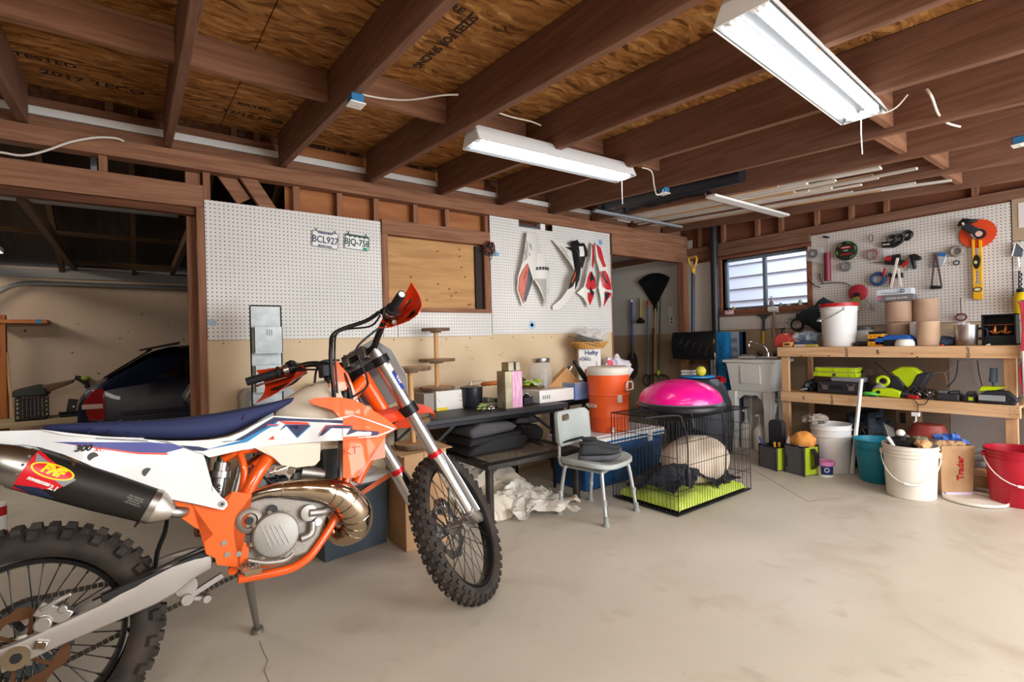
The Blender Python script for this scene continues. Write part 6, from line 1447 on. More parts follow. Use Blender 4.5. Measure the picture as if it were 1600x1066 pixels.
for k, (px_, pts) in enumerate(((0, ((1040, 645), (1066, 655), (1074, 690), (1075, 735))), (1, ((1112, 632), (1130, 650), (1134, 690), (1134, 735))))):
 Yc = gy0-.02
 P = [at(x, y, Y=Yc if i else Yc) for i, (x, y) in enumerate(pts)]; P[0] = V((P[0].x-.05, gy0+.10, gz+.03)); P = [P[0], V((P[1].x-.03, gy0+.0, gz+.035))]+[P[1]+V((0, 0, -.02))]+P[2:]
 t2 = thing('resistance_band', '%s rubber band with handle hanging from the pink half ball down the crate front' % ('left' if k == 0 else 'right'), 'exercise band', P[-1], (0, 0, 0), 'exercise bands of the pink half ball')
 m = MB(); m.tube(P, .0055, 8, sub=5); m.obj('band', BLK, t2)
 e = P[-1]
 if k == 0: m = MB(); m.tube([e+V((0, 0, .02)), e, e+V((0, 0, -.03)), e+V((.005, 0, -.11))], [.008, .018, .019, .012], 12, sub=2); m.obj('handle', BLK, t2)
 else:
  m = MB(); m.tube([e+V((0, 0, .01)), e+V((-.03, -.004, -.05)), e+V((-.03, -.004, -.08))], .006, 8, sub=2); m.tube([e+V((0, 0, .01)), e+V((.035, -.004, -.04)), e+V((.045, -.004, -.07))], .006, 8, sub=2); m.cyl(e+V((-.035, -.004, -.078)), e+V((.05, -.004, -.072)), .013, n=12); m.obj('handle', BLK, t2)

# ------------------------------------------------------------------ tools in the niche
XW = XR-.03
def pW(x, y, X=XW): return at(x, y, X=X)
HANG = 'long-handled yard tools leaning in the niche'
def pole(name, label, cat, px0, px1, r, mt, X=XW-.02, group=HANG):
 a, b = at(*px0, X=X), at(*px1, X=X); t = thing(name, label, cat, b, (0, 0, 0), group); MB().cyl(a, b, r, n=12).obj('pole', mt, t); return t, a, b
BLUH = mat('blue_handle', '2c3f86', .45); TANH = mat('tan_handle', 'b59a6c', .6); GRNH = mat('dark_green_handle', '3a4634', .5); BRNH = mat('brown_handle', '4b3324', .6); RUST = mat('rusty_steel', '4d4139', .6, .5)
t, a, b = pole('spade', 'spade with blue handle hanging blade down on the niche wall', 'shovel', (987, 472), (988, 560), .014, BLUH)
m = MB(); m.prism([(-.025, .10), (.025, .10), (.085, .02), (.10, -.10), (.08, -.22), (0, -.29), (-.08, -.22), (-.10, -.10), (-.085, .02)], (b.x, b.y, b.z), (0, 1, 0), (0, 0, 1), -.006, .006); m.obj('blade', RUST, t, bev=.004)
m = MB(); m.cyl(b+V((0, 0, .06)), b+V((0, 0, .20)), .02, .016); m.obj('socket', RUST, t); MB().cyl(a, a+V((0, 0, .03)), .016).obj('grip', WHT, t)
t, a, b = pole('plunger', 'plunger with yellow handle hung upside down on the niche pegboard', 'plunger', (1001, 466), (1001, 500), .013, mat('yellow_handle', 'b39b3c', .5), group=None)
m = MB(); m.lathe([(.016, .03), (.03, .01), (.055, -.01), (.06, -.03), (.045, -.045)], b, n=24); m.obj('cup', BLK, t)
t, a, b = pole('garden_hoe', 'garden tool with grey shaft and red top leaning in the niche', 'garden tool', (1013, 478), (1012, 600), .012, mat('grey_shaft', '6d7172', .5))
MB().cyl(a, a+V((0, 0, .07)), .015).obj('grip', RED, t); m = MB(); m.torus(b+V((-.02, 0, .05)), (1, 0, 0), .07, .01, sx=.8); m.obj('hoe_head', RUST, t)
t, a, b = pole('digging_bar', 'short dark brown bar leaning in the niche', 'bar', (1021, 513), (1021, 640), .016, BRNH)
t, a, b = pole('broom_pole', 'bare bamboo-coloured pole leaning in the niche beside the brown bar', 'pole', (1024, 482), (1023, 645), .013, TANH)
t, a, b = pole('bow_rake', 'dark green pole with curved grey rake head low in the niche', 'rake', (1032, 465), (1029, 590), .012, GRNH, X=XW-.05)
m = MB(); m.tube([b+V((0, -.16, -.02)), b+V((0, -.12, .025)), b+V((0, 0, .035)), b+V((0, .12, .025)), b+V((0, .17, -.02))], .012, 8, sub=3)
for k in range(11): yy = -.15+.03*k; m.cyl(b+V((0, yy, .01)), b+V((-.04, yy, -.05)), .004, n=6)
m.obj('rake_head', RUST, t); MB().cyl(b+V((0, 0, .03)), b+V((0, 0, .09)), .017).obj('collar', LIME, t)
# leaf rake, fan upwards
ap = pW(1024, 482); t = thing('leaf_rake', 'black fan-shaped leaf rake hung head up on the niche pegboard', 'rake', ap)
c0 = ap+V((0, 0, .0)); n = 24; Rr = .46
fan = lambda a, r: c0+V((-.01, -sin(a)*r, cos(a)*r))
m = MB(smooth=False)
for k in range(n):
 a0 = rad(-33+66*k/(n-1)); rr = Rr*(.93+.07*cos(a0*1.5))
 m.loft([[fan(a0-.010, .05), fan(a0+.010, .05), fan(a0+.010, .05)+V((-.004, 0, 0)), fan(a0-.010, .05)+V((-.004, 0, 0))], [fan(a0-.020, .36), fan(a0+.020, .36), fan(a0+.020, .36)+V((-.004, 0, 0)), fan(a0-.020, .36)+V((-.004, 0, 0))], [fan(a0-.009, rr), fan(a0+.009, rr), fan(a0+.009, rr)+V((-.03, 0, 0)), fan(a0-.009, rr)+V((-.03, 0, 0))]])
q = m.obj('tine', BLK, t); q['kind'] = 'stuff'
m = MB(); m.strip([fan(rad(-33+66*k/20), .37)+V((-.006, 0, 0)) for k in range(21)], [fan(rad(-33+66*k/20), .39)+V((-.006, 0, 0)) for k in range(21)], .004); m.obj('fan_band', BLK, t)
m = MB(); m.lathe([(.02, -.06), (.035, .0), (.03, .06)], c0, n=14, sx=.5); m.obj('socket', BLK, t); MB().cyl(c0, c0+V((-.01, .01, -.95)), .012).obj('pole', TANH, t)
for (x, y) in ((1047, 487), (1050, 501)):
 p = at(x, y, X=XR-.014); t = thing('outlet_plate', 'white %s plate on the niche pegboard' % ('switch, the upper of two,' if y < 490 else 'double outlet, the lower of two,'), 'outlet', p)
 m = MB(); m.cbox(p+V((-.003, 0, 0)), (.006, .07, .115)); m.obj('plate', WHT, t, bev=.002)
 for k in (-.022, .022): MB().cyl(p+V((-.006, 0, k)), p+V((-.008, 0, k)), .013, n=14).obj('socket', BLK if y > 490 else WHT, t)
# vent pipe
y_ = at(1117, 450, X=5.40).y
t = thing('drain_pipe', 'black vertical drain pipe between niche and window', 'pipe', (5.40, y_, 0)); MB().cyl((5.40, y_, 0), (5.40, y_, jz(y_)+.236), .042, n=24).obj('pipe', mat('abs_black', '24262c', .35), t)
for z in (.75, 2.2): MB().cyl((5.40, y_, z), (5.40, y_, z+.07), .05, n=24).obj('coupling', MATS['abs_black'], t)
# snow shovel
Xs = 5.20
gtop = at(1082, 402, X=Xs); gb = at(1083, 421, X=Xs); bot_ = at(1087, 530, X=Xs); yc = bot_.y
t = thing('snow_shovel', 'black snow shovel with yellow D-grip standing against the corner post', 'shovel', (Xs, yc, .8))
YEL = mat('yellow_plastic', 'd9a22e', .45)
m = MB(); m.cyl(gb+V((0, 0, -.01)), bot_+V((-.06, 0, -.12)), .021, n=16); m.obj('shaft', mat('navy_shaft', '3b4250', .45), t)
m = MB(); m.tube([gb+V((0, 0, 0)), gb+V((0, .035, .05)), gtop+V((0, .055, -.03)), gtop+V((0, .045, 0)), gtop+V((0, -.045, 0)), gtop+V((0, -.055, -.03)), gb+V((0, -.035, .05))], .013, 10, closed=True); m.cyl(gb+V((0, 0, .01)), gb+V((0, 0, -.06)), .025, .022); m.obj('grip', YEL, t)
ya, yb_, za, zb_ = RB(Xs-.06, 1056, 1121, 519, 562)
def scoop(u, v): return (Xs-.10-.045*sin(pi*(.1+.8*u))+.0, ya+(yb_-ya)*v, za+(zb_-za)*u+.01*abs(v-.5))
m = MB(); m.grid(scoop, 10, 16, .004); m.obj('scoop', mat('scoop_black', '1d1d1f', .3), t)
m = MB()
for k in range(5): v = .2+.15*k; m.tube([V(scoop(.15+.1*k, v))+V((-.006, 0, 0)), V(scoop(.45+.08*k, v-.08))+V((-.006, 0, 0))], .003, 6)
m.obj('scratch', STEEL, t)
# tall product boxes standing beside the shovel
def tall_box(label, x0, x1, yt, X, mt, d=.11, z0=0, **k):
 ya, yb_, _, zt = RB(X, x0, x1, yt, yt+30); t = thing('tall_box', label, 'box', (X, (ya+yb_)/2, z0)); MB().box((X, ya, z0), (X+d, yb_, zt)).obj('carton', mt, t, bev=.002); return t, ya, yb_, zt
BXD = mat('box_dark_print', '39424c', .5); BXB = mat('box_blue', '1f86c6', .45); BXN = mat('box_navy', '22466f', .45); BXW = mat('box_pale', 'b7bec8', .5)
t, a1, b1, zt = tall_box('narrow dark carton with yellow ring mark, left one of the tall cartons by the sink', 1106, 1119, 521, 5.24, BXD)
ym = (a1+b1)/2; m = MB(); m.torus((5.238, ym, zt-.09), (1, 0, 0), .026, .006, n=20); m.obj('ring_mark', YEL, t); text('PRO', .05, (5.238, ym+.035, zt-.19), (0, 0, 1), (0, 1, 0), WHT, t)
for k, dy in enumerate((.015, .05)): MB().cyl((5.222, a1+dy, 0), (5.222, a1+dy, zt-.22-.06*k), .017, n=14).obj('printed_tube', mat('tube_grey', '9a9a9c', .4, .3), t)
t, a1, b1, zt = tall_box('bright blue tall carton between the dark one and the pale one', 1119.5, 1134, 519, 5.26, BXB)
text('SPORT', .07, (5.258, (a1+b1)/2, zt-.2), (0, 0, 1), (0, 1, 0), BXN, t)
t, a1, b1, zt = tall_box('pale grey and navy tall carton nearest the sink', 1135, 1160, 519, 5.40, BXW, d=.075)
m = MB(); m.box((5.398, a1-.0, 0), (5.477, a1+.035, zt+.001)); m.obj('carton_side', BXN, t)
for k in range(3): MB().box((5.397, a1+.06, zt-.12-.1*k), (5.399, a1+.13, zt-.07-.1*k)).obj('printed_block', GRYP, t)

# ------------------------------------------------------------------ hammers on the wall over the sink
def P3(x, y, X=XW): return at(1240+x/4.442, 300+y/4.442, X=X)
def P2(x, y, X=XW): return at(1040+x/4.4423, 360+y/4.4423, X=X)
p = P2(685, 590); q = P2(680, 790)
t = thing('hatchet', 'hatchet with black head and yellow handle hung head up over the sink', 'hatchet', q)
m = MB(); m.plate([P2(640, 585), P2(725, 583), P2(728, 592), P2(705, 602), P2(700, 615), P2(668, 615), P2(664, 600), P2(642, 596)], (-.02, 0, 0)); m.obj('head', DGRY, t, bev=.003)
m = MB(); m.tube([p+V((-.01, 0, -.02)), P2(682, 700)+V((-.01, 0, 0))], .014, 12); m.obj('shaft', DGRY, t); m = MB(); m.tube([P2(682, 700)+V((-.01, 0, 0)), q+V((-.01, 0, 0))], [.014, .017], 12); m.obj('grip', YEL, t)
p = P2(757, 548); q = P2(760, 745)
t = thing('rubber_mallet', 'white rubber mallet with wooden handle hung beside the hatchet', 'mallet', q)
m = MB(); m.cyl(P2(722, 548)+V((-.02, 0, 0)), P2(793, 550)+V((-.02, 0, 0)), .032, n=20); m.obj('head', WHT, t, bev=.004); m = MB(); m.tube([P2(758, 560)+V((-.02, 0, 0)), P2(757, 680)+V((-.02, 0, 0)), q+V((-.02, 0, 0))], [.012, .013, .018], 12); m.obj('handle', mat('mallet_handle', 'a58b76', .6), t)
p = P2(920, 655); t = thing('hose_coil', 'small coil of black hose hung left of the workbench bucket', 'hose', p)
m = MB()
for k in range(3): m.torus(p+V((-.01-.01*k, 0, 0)), (1, 0, 0), .062-.004*k, .008, n=28)
m.tube([p+V((-.03, 0, .06)), P2(950, 618)+V((-.03, 0, 0)), P2(988, 605)+V((-.03, 0, 0))], .008, 8, sub=3); m.obj('hose', BLK, t)
p = P2(868, 635); t = thing('pipe_fitting', 'small chrome fitting on a hook beside the black hose coil', 'fitting', p)
m = MB(); m.tube([p+V((-.01, -.03, .03)), p+V((-.01, .03, .025)), p+V((-.01, .02, -.02)), p+V((-.01, -.02, -.03))], .008, 8); m.cyl(p+V((-.01, 0, .03)), p+V((-.01, 0, -.03)), .007); m.obj('fitting', STEEL, t)
p = P2(440, 570, 5.43); t = thing('glove_packet', 'red and white packet on the left end of the window sill', 'packet', p)
m = MB(); m.cbox(p, (.03, .10, .05), (0, .2, .1)); m.obj('packet', mat('packet_pink', 'c76273', .4, col2='e7dfe2', ns=14), t, bev=.008)
# things on the window sill
for k, (x, y, lab, mt, r, h) in enumerate(((740, 485, 'small brown jar of brushes on the window sill', mat('jar_brown', '8a7a66', .5), .022, .07), (805, 505, 'small grey bottle lying on the window sill', GRYP, .014, .04), (940, 495, 'green and white tube at the right end of the window sill', mat('sage_tube', 'b9ccb4', .4), .02, .055), (860, 500, 'clear plastic cup on the window sill', CLR, .022, .03), (585, 528, 'black cap on the window sill left half', BLK, .012, .018), (480, 520, 'golden bottle on the window sill left end', mat('gold_bottle', 'c9a863', .35), .016, .04), (545, 532, 'brown stone on the window sill', BRNH, .012, .014))):
 p = P2(x, y, XR+.0); p = V((XR-.02, p.y, WZ0)); t = thing('sill_item', lab, 'bottle', p)
 m = MB(); m.lathe([(r*.9, 0), (r, .003), (r, h*.7), (r*.5, h*.9), (r*.5, h)], p, n=16); m.obj('body', mt, t)
 if k == 0:
  for j in range(3): MB().cyl(p+V((0, .006*j-.006, h*.8)), p+V((0, .01*j-.01, h+.05)), .003, n=6).obj('brush', TANH, t)

# ------------------------------------------------------------------ utility sink
SX0, SX1, SY0, SY1, SZ = 4.985, 5.39, 2.425, 2.965, .925
t = thing('utility_sink', 'white plastic laundry sink on legs under the window', 'sink', ((SX0+SX1)/2, (SY0+SY1)/2, 0))
SKW = mat('sink_white', 'd3d1cb', .45, col2='dedcd6', ns=4)
m = MB()
def rr_(x0, x1, y0, y1, z): return [V((x0, y0, z)), V((x1, y0, z)), V((x1, y1, z)), V((x0, y1, z))]
m.loft([rr_(SX0+.03, SX1-.03, SY0+.07, SY1-.07, .60), rr_(SX0+.015, SX1-.015, SY0+.03, SY1-.03, SZ-.06), rr_(SX0+.012, SX1-.012, SY0+.02, SY1-.02, SZ-.03), rr_(SX0-.01, SX1, SY0, SY1, SZ-.03), rr_(SX0-.01, SX1, SY0, SY1, SZ), rr_(SX0+.03, SX1-.08, SY0+.04, SY1-.04, SZ), rr_(SX0+.06, SX1-.10, SY0+.09, SY1-.09, .64), rr_(SX0+.1, SX1-.15, SY0+.2, SY1-.2, .635)]); m.obj('basin', SKW, t, bev=.006)
m = MB(); m.prism([(SY0+.075, .60), (SY1-.075, .60), (SY1-.085, .545), (SY1-.16, .52), (SY1-.20, .56), (SY0+.20, .56), (SY0+.16, .52), (SY0+.085, .545)], (SX0+.035, 0, 0), (0, 1, 0), (0, 0, 1), 0, .01); m.obj('apron', SKW, t)
m = MB(); m.box((SX0+.0105, SY0+.15, .68), (SX0+.03, SY1-.18, .86), rot=(0, -.04, 0)); m.obj('front_panel', SKW, t, bev=.004)
for yy in (SY0+.085, SY1-.085):
 for xx in (SX0+.045, SX1-.06): 
  m = MB(); m.box((xx-.03, yy-.035, 0), (xx+.03, yy+.035, .60), taper=1.25); lg = m.obj('leg', SKW, t, bev=.006)
  if xx < 5.2:
   m = MB(); m.cyl((xx-.031, yy, .45), (xx-.028, yy, .45), .008, n=10); m.cyl((xx-.031, yy, .38), (xx-.028, yy, .38), .010, n=10); m.obj('leg_screw', DGRY, lg)
m = MB(); fy = 2.66
m.box((SX1-.085, fy-.11, SZ), (SX1-.03, fy+.11, SZ+.02)); m.cyl((SX1-.055, fy, SZ+.02), (SX1-.055, fy, SZ+.06), .02)
m.tube([(SX1-.055, fy, SZ+.05), (SX1-.08, fy+.02, SZ+.12), (SX1-.20, fy+.08, SZ+.17), (SX1-.24, fy+.1, SZ+.165), (SX1-.245, fy+.1, SZ+.13)], .012, 10, sub=4); fa = m.obj('faucet', CHROME, t)
for yy in (-.085, .085): MB().lathe([(.024, 0), (.026, .03), (.03, .035), (.028, .055), (.01, .06)], (SX1-.055, fy+yy, SZ+.02), n=18).obj('faucet_knob', mat('knob_brown', '4c3a33', .3, .4), t)
m = MB(); m.cyl((5.2, 2.66, .635), (5.2, 2.66, .52), .03); m.tube([(5.2, 2.66, .52), (5.2, 2.62, .40), (5.25, 2.58, .36), (5.3, 2.58, .45), (5.45, 2.58, .45)], .022, 12, sub=4); m.tube([(5.38, 2.70, .9), (5.38, 2.62, .5), (5.40, 2.60, .0)], .02, 12); m.obj('trap_pipe', WHT, t)
m = MB(); m.cyl((5.30, SY0+.09, .50), (5.30, SY1-.09, .50), .008); m.obj('crossbar', SKW, t)
p = V((5.30, 2.86, SZ)); t = thing('soap_dish', 'white sponge tray at the back left of the sink', 'tray', p); m = MB(); m.cbox(p+V((0, 0, .014)), (.09, .16, .025)); m.obj('tray', WHT, t, bev=.004); m = MB(); m.cbox(p+V((0, .0, .035)), (.07, .11, .018)); m.obj('sponge', GRYP, t, bev=.004)
for k, (x, y, h) in enumerate(((5.12, 2.80, .30), (5.08, 2.64, .27))):
 t = thing('pump_bottle', '%s white pump bottle on the floor under the sink' % ('left' if k == 0 else 'right'), 'bottle', (x, y, 0), (0, 0, 0), 'pump bottles under the sink')
 MB().lathe([(.055, 0), (.06, .01), (.06, h*.7), (.04, h*.85), (.02, h*.92), (.02, h)], (x, y, 0), n=20).obj('bottle', CREAM, t)
 m = MB(); m.cyl((x, y, h), (x, y, h+.08), .006); m.box((x-.06, y-.01, h+.08), (x+.015, y+.01, h+.095)); m.obj('pump', WHT, t, bev=.003)
t = thing('pegboard_panel', 'beige panel standing on the floor under the sink, behind the bottles', 'panel', (5.32, 2.8, 0)); MB().box((5.32, 2.52, 0), (5.335, 2.86, .50)).obj('panel', mat('beige_panel', 'b3ada0', .6), t)

# covered barrel left of the sink with things on it
t = thing('covered_barrel', 'black gold-flecked cloth cover over a rounded object left of the sink', 'covered object', (4.62, 3.0, 0))
CVR = mat('dark_grey_cover', '26282d', .6)
m = MB(); m.lathe([(.30, 0), (.33, .04), (.345, .30), (.33, .52), (.27, .68), (.20, .745), (.05, .755)], (4.60, 3.02, 0), n=40, sx=.8, sy=1.0); m.obj('cover', CVR, t)
m = MB(); m.loft([[(4.22, y, z) for y, z in ((2.82, .30), (3.24, .30), (3.22, .60), (3.10, .70), (2.90, .66))], [(4.40, y, z) for y, z in ((2.78, .22), (3.28, .22), (3.26, .66), (3.12, .76), (2.88, .72))]]); m.obj('front_flap', BLK, t, bev=.02, bseg=3)
m = MB(); random.seed(12)
for k in range(16):
 y, z = random.uniform(2.84, 3.20), random.uniform(.34, .64); a = random.uniform(0, 3)
 m.plate([(4.216, y+cos(a+b_)*r_, z+sin(a+b_)*r_) for b_, r_ in ((0, .014), (.8, .006), (1.6, .014), (2.6, .004), (3.5, .012), (4.7, .005))], (-.002, 0, 0))
m.obj('gold_motif', mat('gold_foil', 'b89a4e', .4, .6), t)
p = V((4.60, 3.02, .757))
t = thing('frisbee', 'blue plastic disc lying on the black covered object', 'disc', p); MB().lathe([(.16, 0), (.172, .004), (.172, .018), (.16, .020), (.05, .018)], p, n=36).obj('disc', BXB, t)
for k, (dz, lab) in enumerate(((.021, 'lower of two white folded cloths stacked on the blue disc'), (.050, 'upper of two white folded cloths stacked on the blue disc'))):
 q = p+V((-.03, .08, dz+.013)); t = thing('folded_cloth', lab, 'cloth', q, (0, 0, 0), 'white cloths on the blue disc'); m = MB(); m.cbox(q, (.09, .13, .024), (0, 0, .2)); m.obj('cloth', WHT, t, bev=.009, bseg=3)
q = p+V((-.09, -.10, .02+.052)); t = thing('toy_ball', 'yellow ball on the right edge of the blue disc', 'ball', q); MB().ball(q, .05, 24, 16).obj('ball', mat('yellow_ball', 'd8cf3a', .6), t); MB().torus(q, (.3, .2, 1), .0502, .001, n=30).obj('seam', CREAM, t)
q = at(1124, 594, X=4.75); t = thing('red_ribbon', 'crumpled red ribbon behind the yellow ball', 'ribbon', q); lump(q, .045, (1, 1, .8), .5, 9, seed=4).obj('ribbon', RED, t)
MB().box((4.66, q.y-.04, .7), (4.9, q.y+.04, q.z-.03)).obj('base_block', BLK, t) if False else None

# ------------------------------------------------------------------ workbench
WX0, WX1, WY0_, WY1_, WT, WS = 4.86, 5.47, .705, 2.315, 1.055, .638
PIN = wood('pine_lumber_y', 'c4996f', 'd6b088', 'y'); PINZ = wood('pine_lumber_z', 'bd9168', 'd0a67e', 'z'); PINX = wood('pine_lumber_x', 'bd9168', 'd0a67e', 'x')
wb = thing('workbench', 'pine lumber workbench with a middle shelf along the right wall', 'workbench', (5.16, 1.51, 0))
def wp(name, a, b, m_, bev=.003): return MB().box(a, b).obj(name, m_, wb, bev=bev)
wp('top_board', (WX0+.04, WY0_, WT-.02), (WX1, WY1_, WT), mat('bench_plywood', 'b88d62', .6, col2='c79c70', ns=5))
wp('front_beam', (WX0, WY0_-.01, WT-.089), (WX0+.038, WY1_+.02, WT), PIN); wp('rear_beam', (WX1-.04, WY0_, WT-.11), (WX1, WY1_, WT-.021), PIN)
wp('shelf_board', (WX0+.04, WY0_, WS-.02), (WX1, WY1_, WS), MATS['bench_plywood']); wp('shelf_beam', (WX0, WY0_, WS-.089), (WX0+.038, WY1_, WS), PIN); wp('shelf_beam', (WX1-.04, WY0_, WS-.11), (WX1, WY1_, WS-.021), PIN)
for yy in (WY0_+.02, WY1_-.06):
 for xx in (WX0+.04, WX1-.08): wp('leg', (xx, yy, 0), (xx+.038, yy+.04 if xx > 5 else yy+.065, WT-.021), PINZ)
wp('base_beam', (WX0, WY0_, .03), (WX0+.038, 1.5, .12), PIN); wp('base_board', (WX0+.04, WY0_+.09, .10), (WX1-.08, 1.5, .12), MATS['bench_plywood'])
for (x, y, s) in ((1323, 552, 'KD-HT'), (1372, 552, 'SPF'), (1513, 554, 'KD-HT'), (1256, 622, 'HT'), (1300, 625, 'KD-HT')):
 p = at(x, y, X=WX0-.001); text(s, .026, (WX0-.0008, p.y, WT-.045 if y < 600 else WS-.045), (0, 0, 1), (0, 1, 0), INK, wb, 'lumber_stamp', depth=.0004, bold=.0006)
m = MB()
for (x, y) in ((1252, 557), (1295, 556), (1425, 553), (1433, 558)): p = at(x, y, X=WX0-.001); m.cyl((WX0-.001, p.y, p.z), (WX0+.001, p.y, p.z), .006, n=10)
m.obj('knot', BRNH, wb)
m = MB()
for (x, y) in ((1578, 638), (1590, 638), (1578, 648), (1590, 648)): p = at(x, y, X=WX0-.001); m.cyl((WX0-.002, p.y, p.z), (WX0+.001, p.y, p.z), .003, n=8)
m.obj('screw_head', DGRY, wb)

# --- buckets
def bucket(c, rt, rb, h, label, mt, name='bucket', lid=None, ribs=(.80, .88, .95), rings=True, handle=None, open_=True, cat='bucket', group=None, oval=1.):
 t = thing(name, label, cat, c, (0, 0, 0), group); c = V(c)
 rr = lambda u: rb+(rt-rb)*u
 pr = [(rb*.96, 0), (rb, .006)]
 for u in ribs: pr += [(rr(u-.012), h*(u-.012)), (rr(u)+.008, h*(u-.008)), (rr(u)+.008, h*(u+.004)), (rr(u+.01), h*(u+.008))]
 pr += [(rt, h-.006), (rt+.005, h-.004), (rt+.005, h), (rt-.004, h)]
 if open_: pr += [(rb-.004, .01), (.005, .008)]
 m = MB(); m.lathe(pr, c, n=44, sy=oval); m.obj('tub', mt, t)
 if lid: m = MB(); m.lathe([(rt+.006, h-.022), (rt+.009, h-.02), (rt+.009, h+.008), (rt-.008, h+.010), (rt-.012, h+.002), (.01, h+.002)], c, n=44); m.obj('lid', lid, t)
 if handle:
  ang, drop, hm = handle; d = V((cos(ang), sin(ang), 0)); s = V((-d.y, d.x, 0)); hz = h*ribs[0]+.01 if ribs else h*.8
  P = [c+s*(rr(.8)+.012)*cos(a)*1.0+d*(rt+.02)*sin(a)+V((0, 0, hz-drop*sin(a))) for a in [pi*i/14 for i in range(15)]]
  m = MB(); m.tube(P, .0035, 8); m.obj('bail', hm, t)
  m = MB(); m.tube([P[6], P[7], P[8]], .009, 10); m.obj('bail_grip', WHT, t)
  for sg in (1, -1): MB().cyl(c+s*sg*rr(.8)+V((0, 0, hz)), c+s*sg*(rr(.8)+.018)+V((0, 0, hz)), .018, n=14).obj('bail_lug', mt, t)
 return t
def fl_c(x, y, r):
 p = at(x, y, Z=0); d = V((p.x, p.y, 0)).normalized(); return V((p.x, p.y, 0))+d*r
BKW = mat('bucket_white', 'dedfdf', .4, col2='e6e6e4', ns=3); BKC = mat('bucket_cream', 'dad3c5', .5, col2='e2dccf', ns=4)
facing = lambda c: math.atan2(-c.y, -c.x)
ya, yb_, z0, z1 = RB(5.02, 1281, 1341, 474, 543)
c = V((5.03, (ya+yb_)/2, WT)); R_ = (yb_-ya)/2*.93
bucket(c, R_, R_*.88, z1-WT-.01, 'white bucket with red lid standing on the workbench', BKW, lid=RED, ribs=(.86, .92), handle=(facing(c)-1.2, .10, STEEL), open_=False)
c = fl_c(1300, 741, .15); c1 = bucket(c, .152, .135, .40, 'tall white bucket under the left end of the workbench', BKW, ribs=(.76, .90), open_=True)
t = bucket(c+V((0, 0, .012)), .145, .128, .0, 'x', BKW) if False else None
q = c+V((-.02, .12, .43)); tag(lump(q, .10, (1.1, .9, .42), .35, 8, seed=3).obj('rag', mat('taupe_rag', '8d8379', .95, col2='a29a90', ns=40, bump=.5, bs=200)), 'taupe rag draped over the rim of the tall white bucket', 'rag')
c = fl_c(1290, 746, .055); t = bucket(c, .062, .056, .115, 'small white tub with pink lid and dark label beside the tall white bucket', WHT, name='tub', lid=mat('pink_lid', 'd97fb4', .4), ribs=(.85,), open_=False, cat='tub')
f = facing(c)+.25; m = MB(); m.strip([c+V((cos(f+a)*.0605, sin(f+a)*.0605, .02)) for a in [rad(-45+9*i) for i in range(11)]], [c+V((cos(f+a)*.0635, sin(f+a)*.0635, .09)) for a in [rad(-45+9*i) for i in range(11)]], .001); m.obj('label', NAVYP, t)
m = MB(); m.torus(c+V((cos(f-.1)*.0645, sin(f-.1)*.0645, .06)), (cos(f), sin(f), 0), .016, .003, n=18); m.obj('label_mark', WHT, t)
TEAL = mat('teal_plastic', '147d96', .4)
c = fl_c(1372, 757, .118); teal = bucket(c, .155, .118, .33, 'teal plastic wastebasket between the leaning white pole and the cream bucket', TEAL, name='wastebasket', ribs=(.80,), cat='wastebasket')
c = fl_c(1424, 783, .148); cb_ = c; bucket(c, .160, .142, .37, 'cream bucket with wire handle full of odds and ends', BKC, ribs=(.80, .87, .94), handle=(facing(c), .19, WHT))
for k, (dx, dy, r, sc, mt, lab, nm) in enumerate(((.0, .03, .10, (1, 1, .55), BLK, 'black cap heaped in the cream bucket', 'cap'), (.03, -.05, .09, (1.1, .8, .5), mat('sage_cloth', '7d7f68', .9), 'sage green cloth in the cream bucket', 'cloth'))):
 tag(lump(cb_+V((dx, dy, .365)), r, sc, .25, 7, seed=k+20).obj(nm, mt), lab, nm)
q = cb_+V((-.01, .05, .44)); t = thing('light_bulb', 'white light bulb lying on top of the cream bucket', 'bulb', q); MB().ball(q, .028, 20, 14).obj('globe', WHT, t); MB().cyl(q+V((0, -.02, -.01)), q+V((.0, -.055, -.025)), .013).obj('base', STEEL, t)
q = cb_+V((-.06, -.09, .385)); tag(lump(q, .045, (1.2, 1, .7), .2, 7, seed=31).obj('glove', mat('tan_leather', 'c79a6b', .8)), 'tan leather glove at the right rim of the cream bucket', 'glove')
t = thing('hand_trowel', 'small white-handled tool at the left rim of the cream bucket', 'tool', cb_+V((-.08, .10, .38))); MB().cyl(cb_+V((-.09, .07, .36)), cb_+V((-.11, .10, .42)), .012).obj('handle', WHT, t); MB().cyl(cb_+V((-.09, .07, .36)), cb_+V((-.05, .04, .33)), .006).obj('shank', STEEL, t)
c = fl_c(1592, 796, .15); bucket(c, .165, .140, .37, 'red bucket with wire handle at the right edge of the picture', mat('bucket_red', 'b0152b', .35), ribs=(.84, .90, .96), handle=(facing(c)+.2, .17, WHT))
# lid on the floor
p = at(1523, 783, Z=0); t = thing('round_cover', 'cream bucket lid lying on the concrete floor', 'lid', p); MB().lathe([(.165, .004), (.172, .008), (.172, .020), (.163, .022), (.158, .014), (.03, .013), (.02, .016)], p, n=48).obj('disc', BKC, t); MB().torus(p+V((0, 0, .021)), (0, 0, 1), .168, .004, n=48).obj('rim', BKC, t)
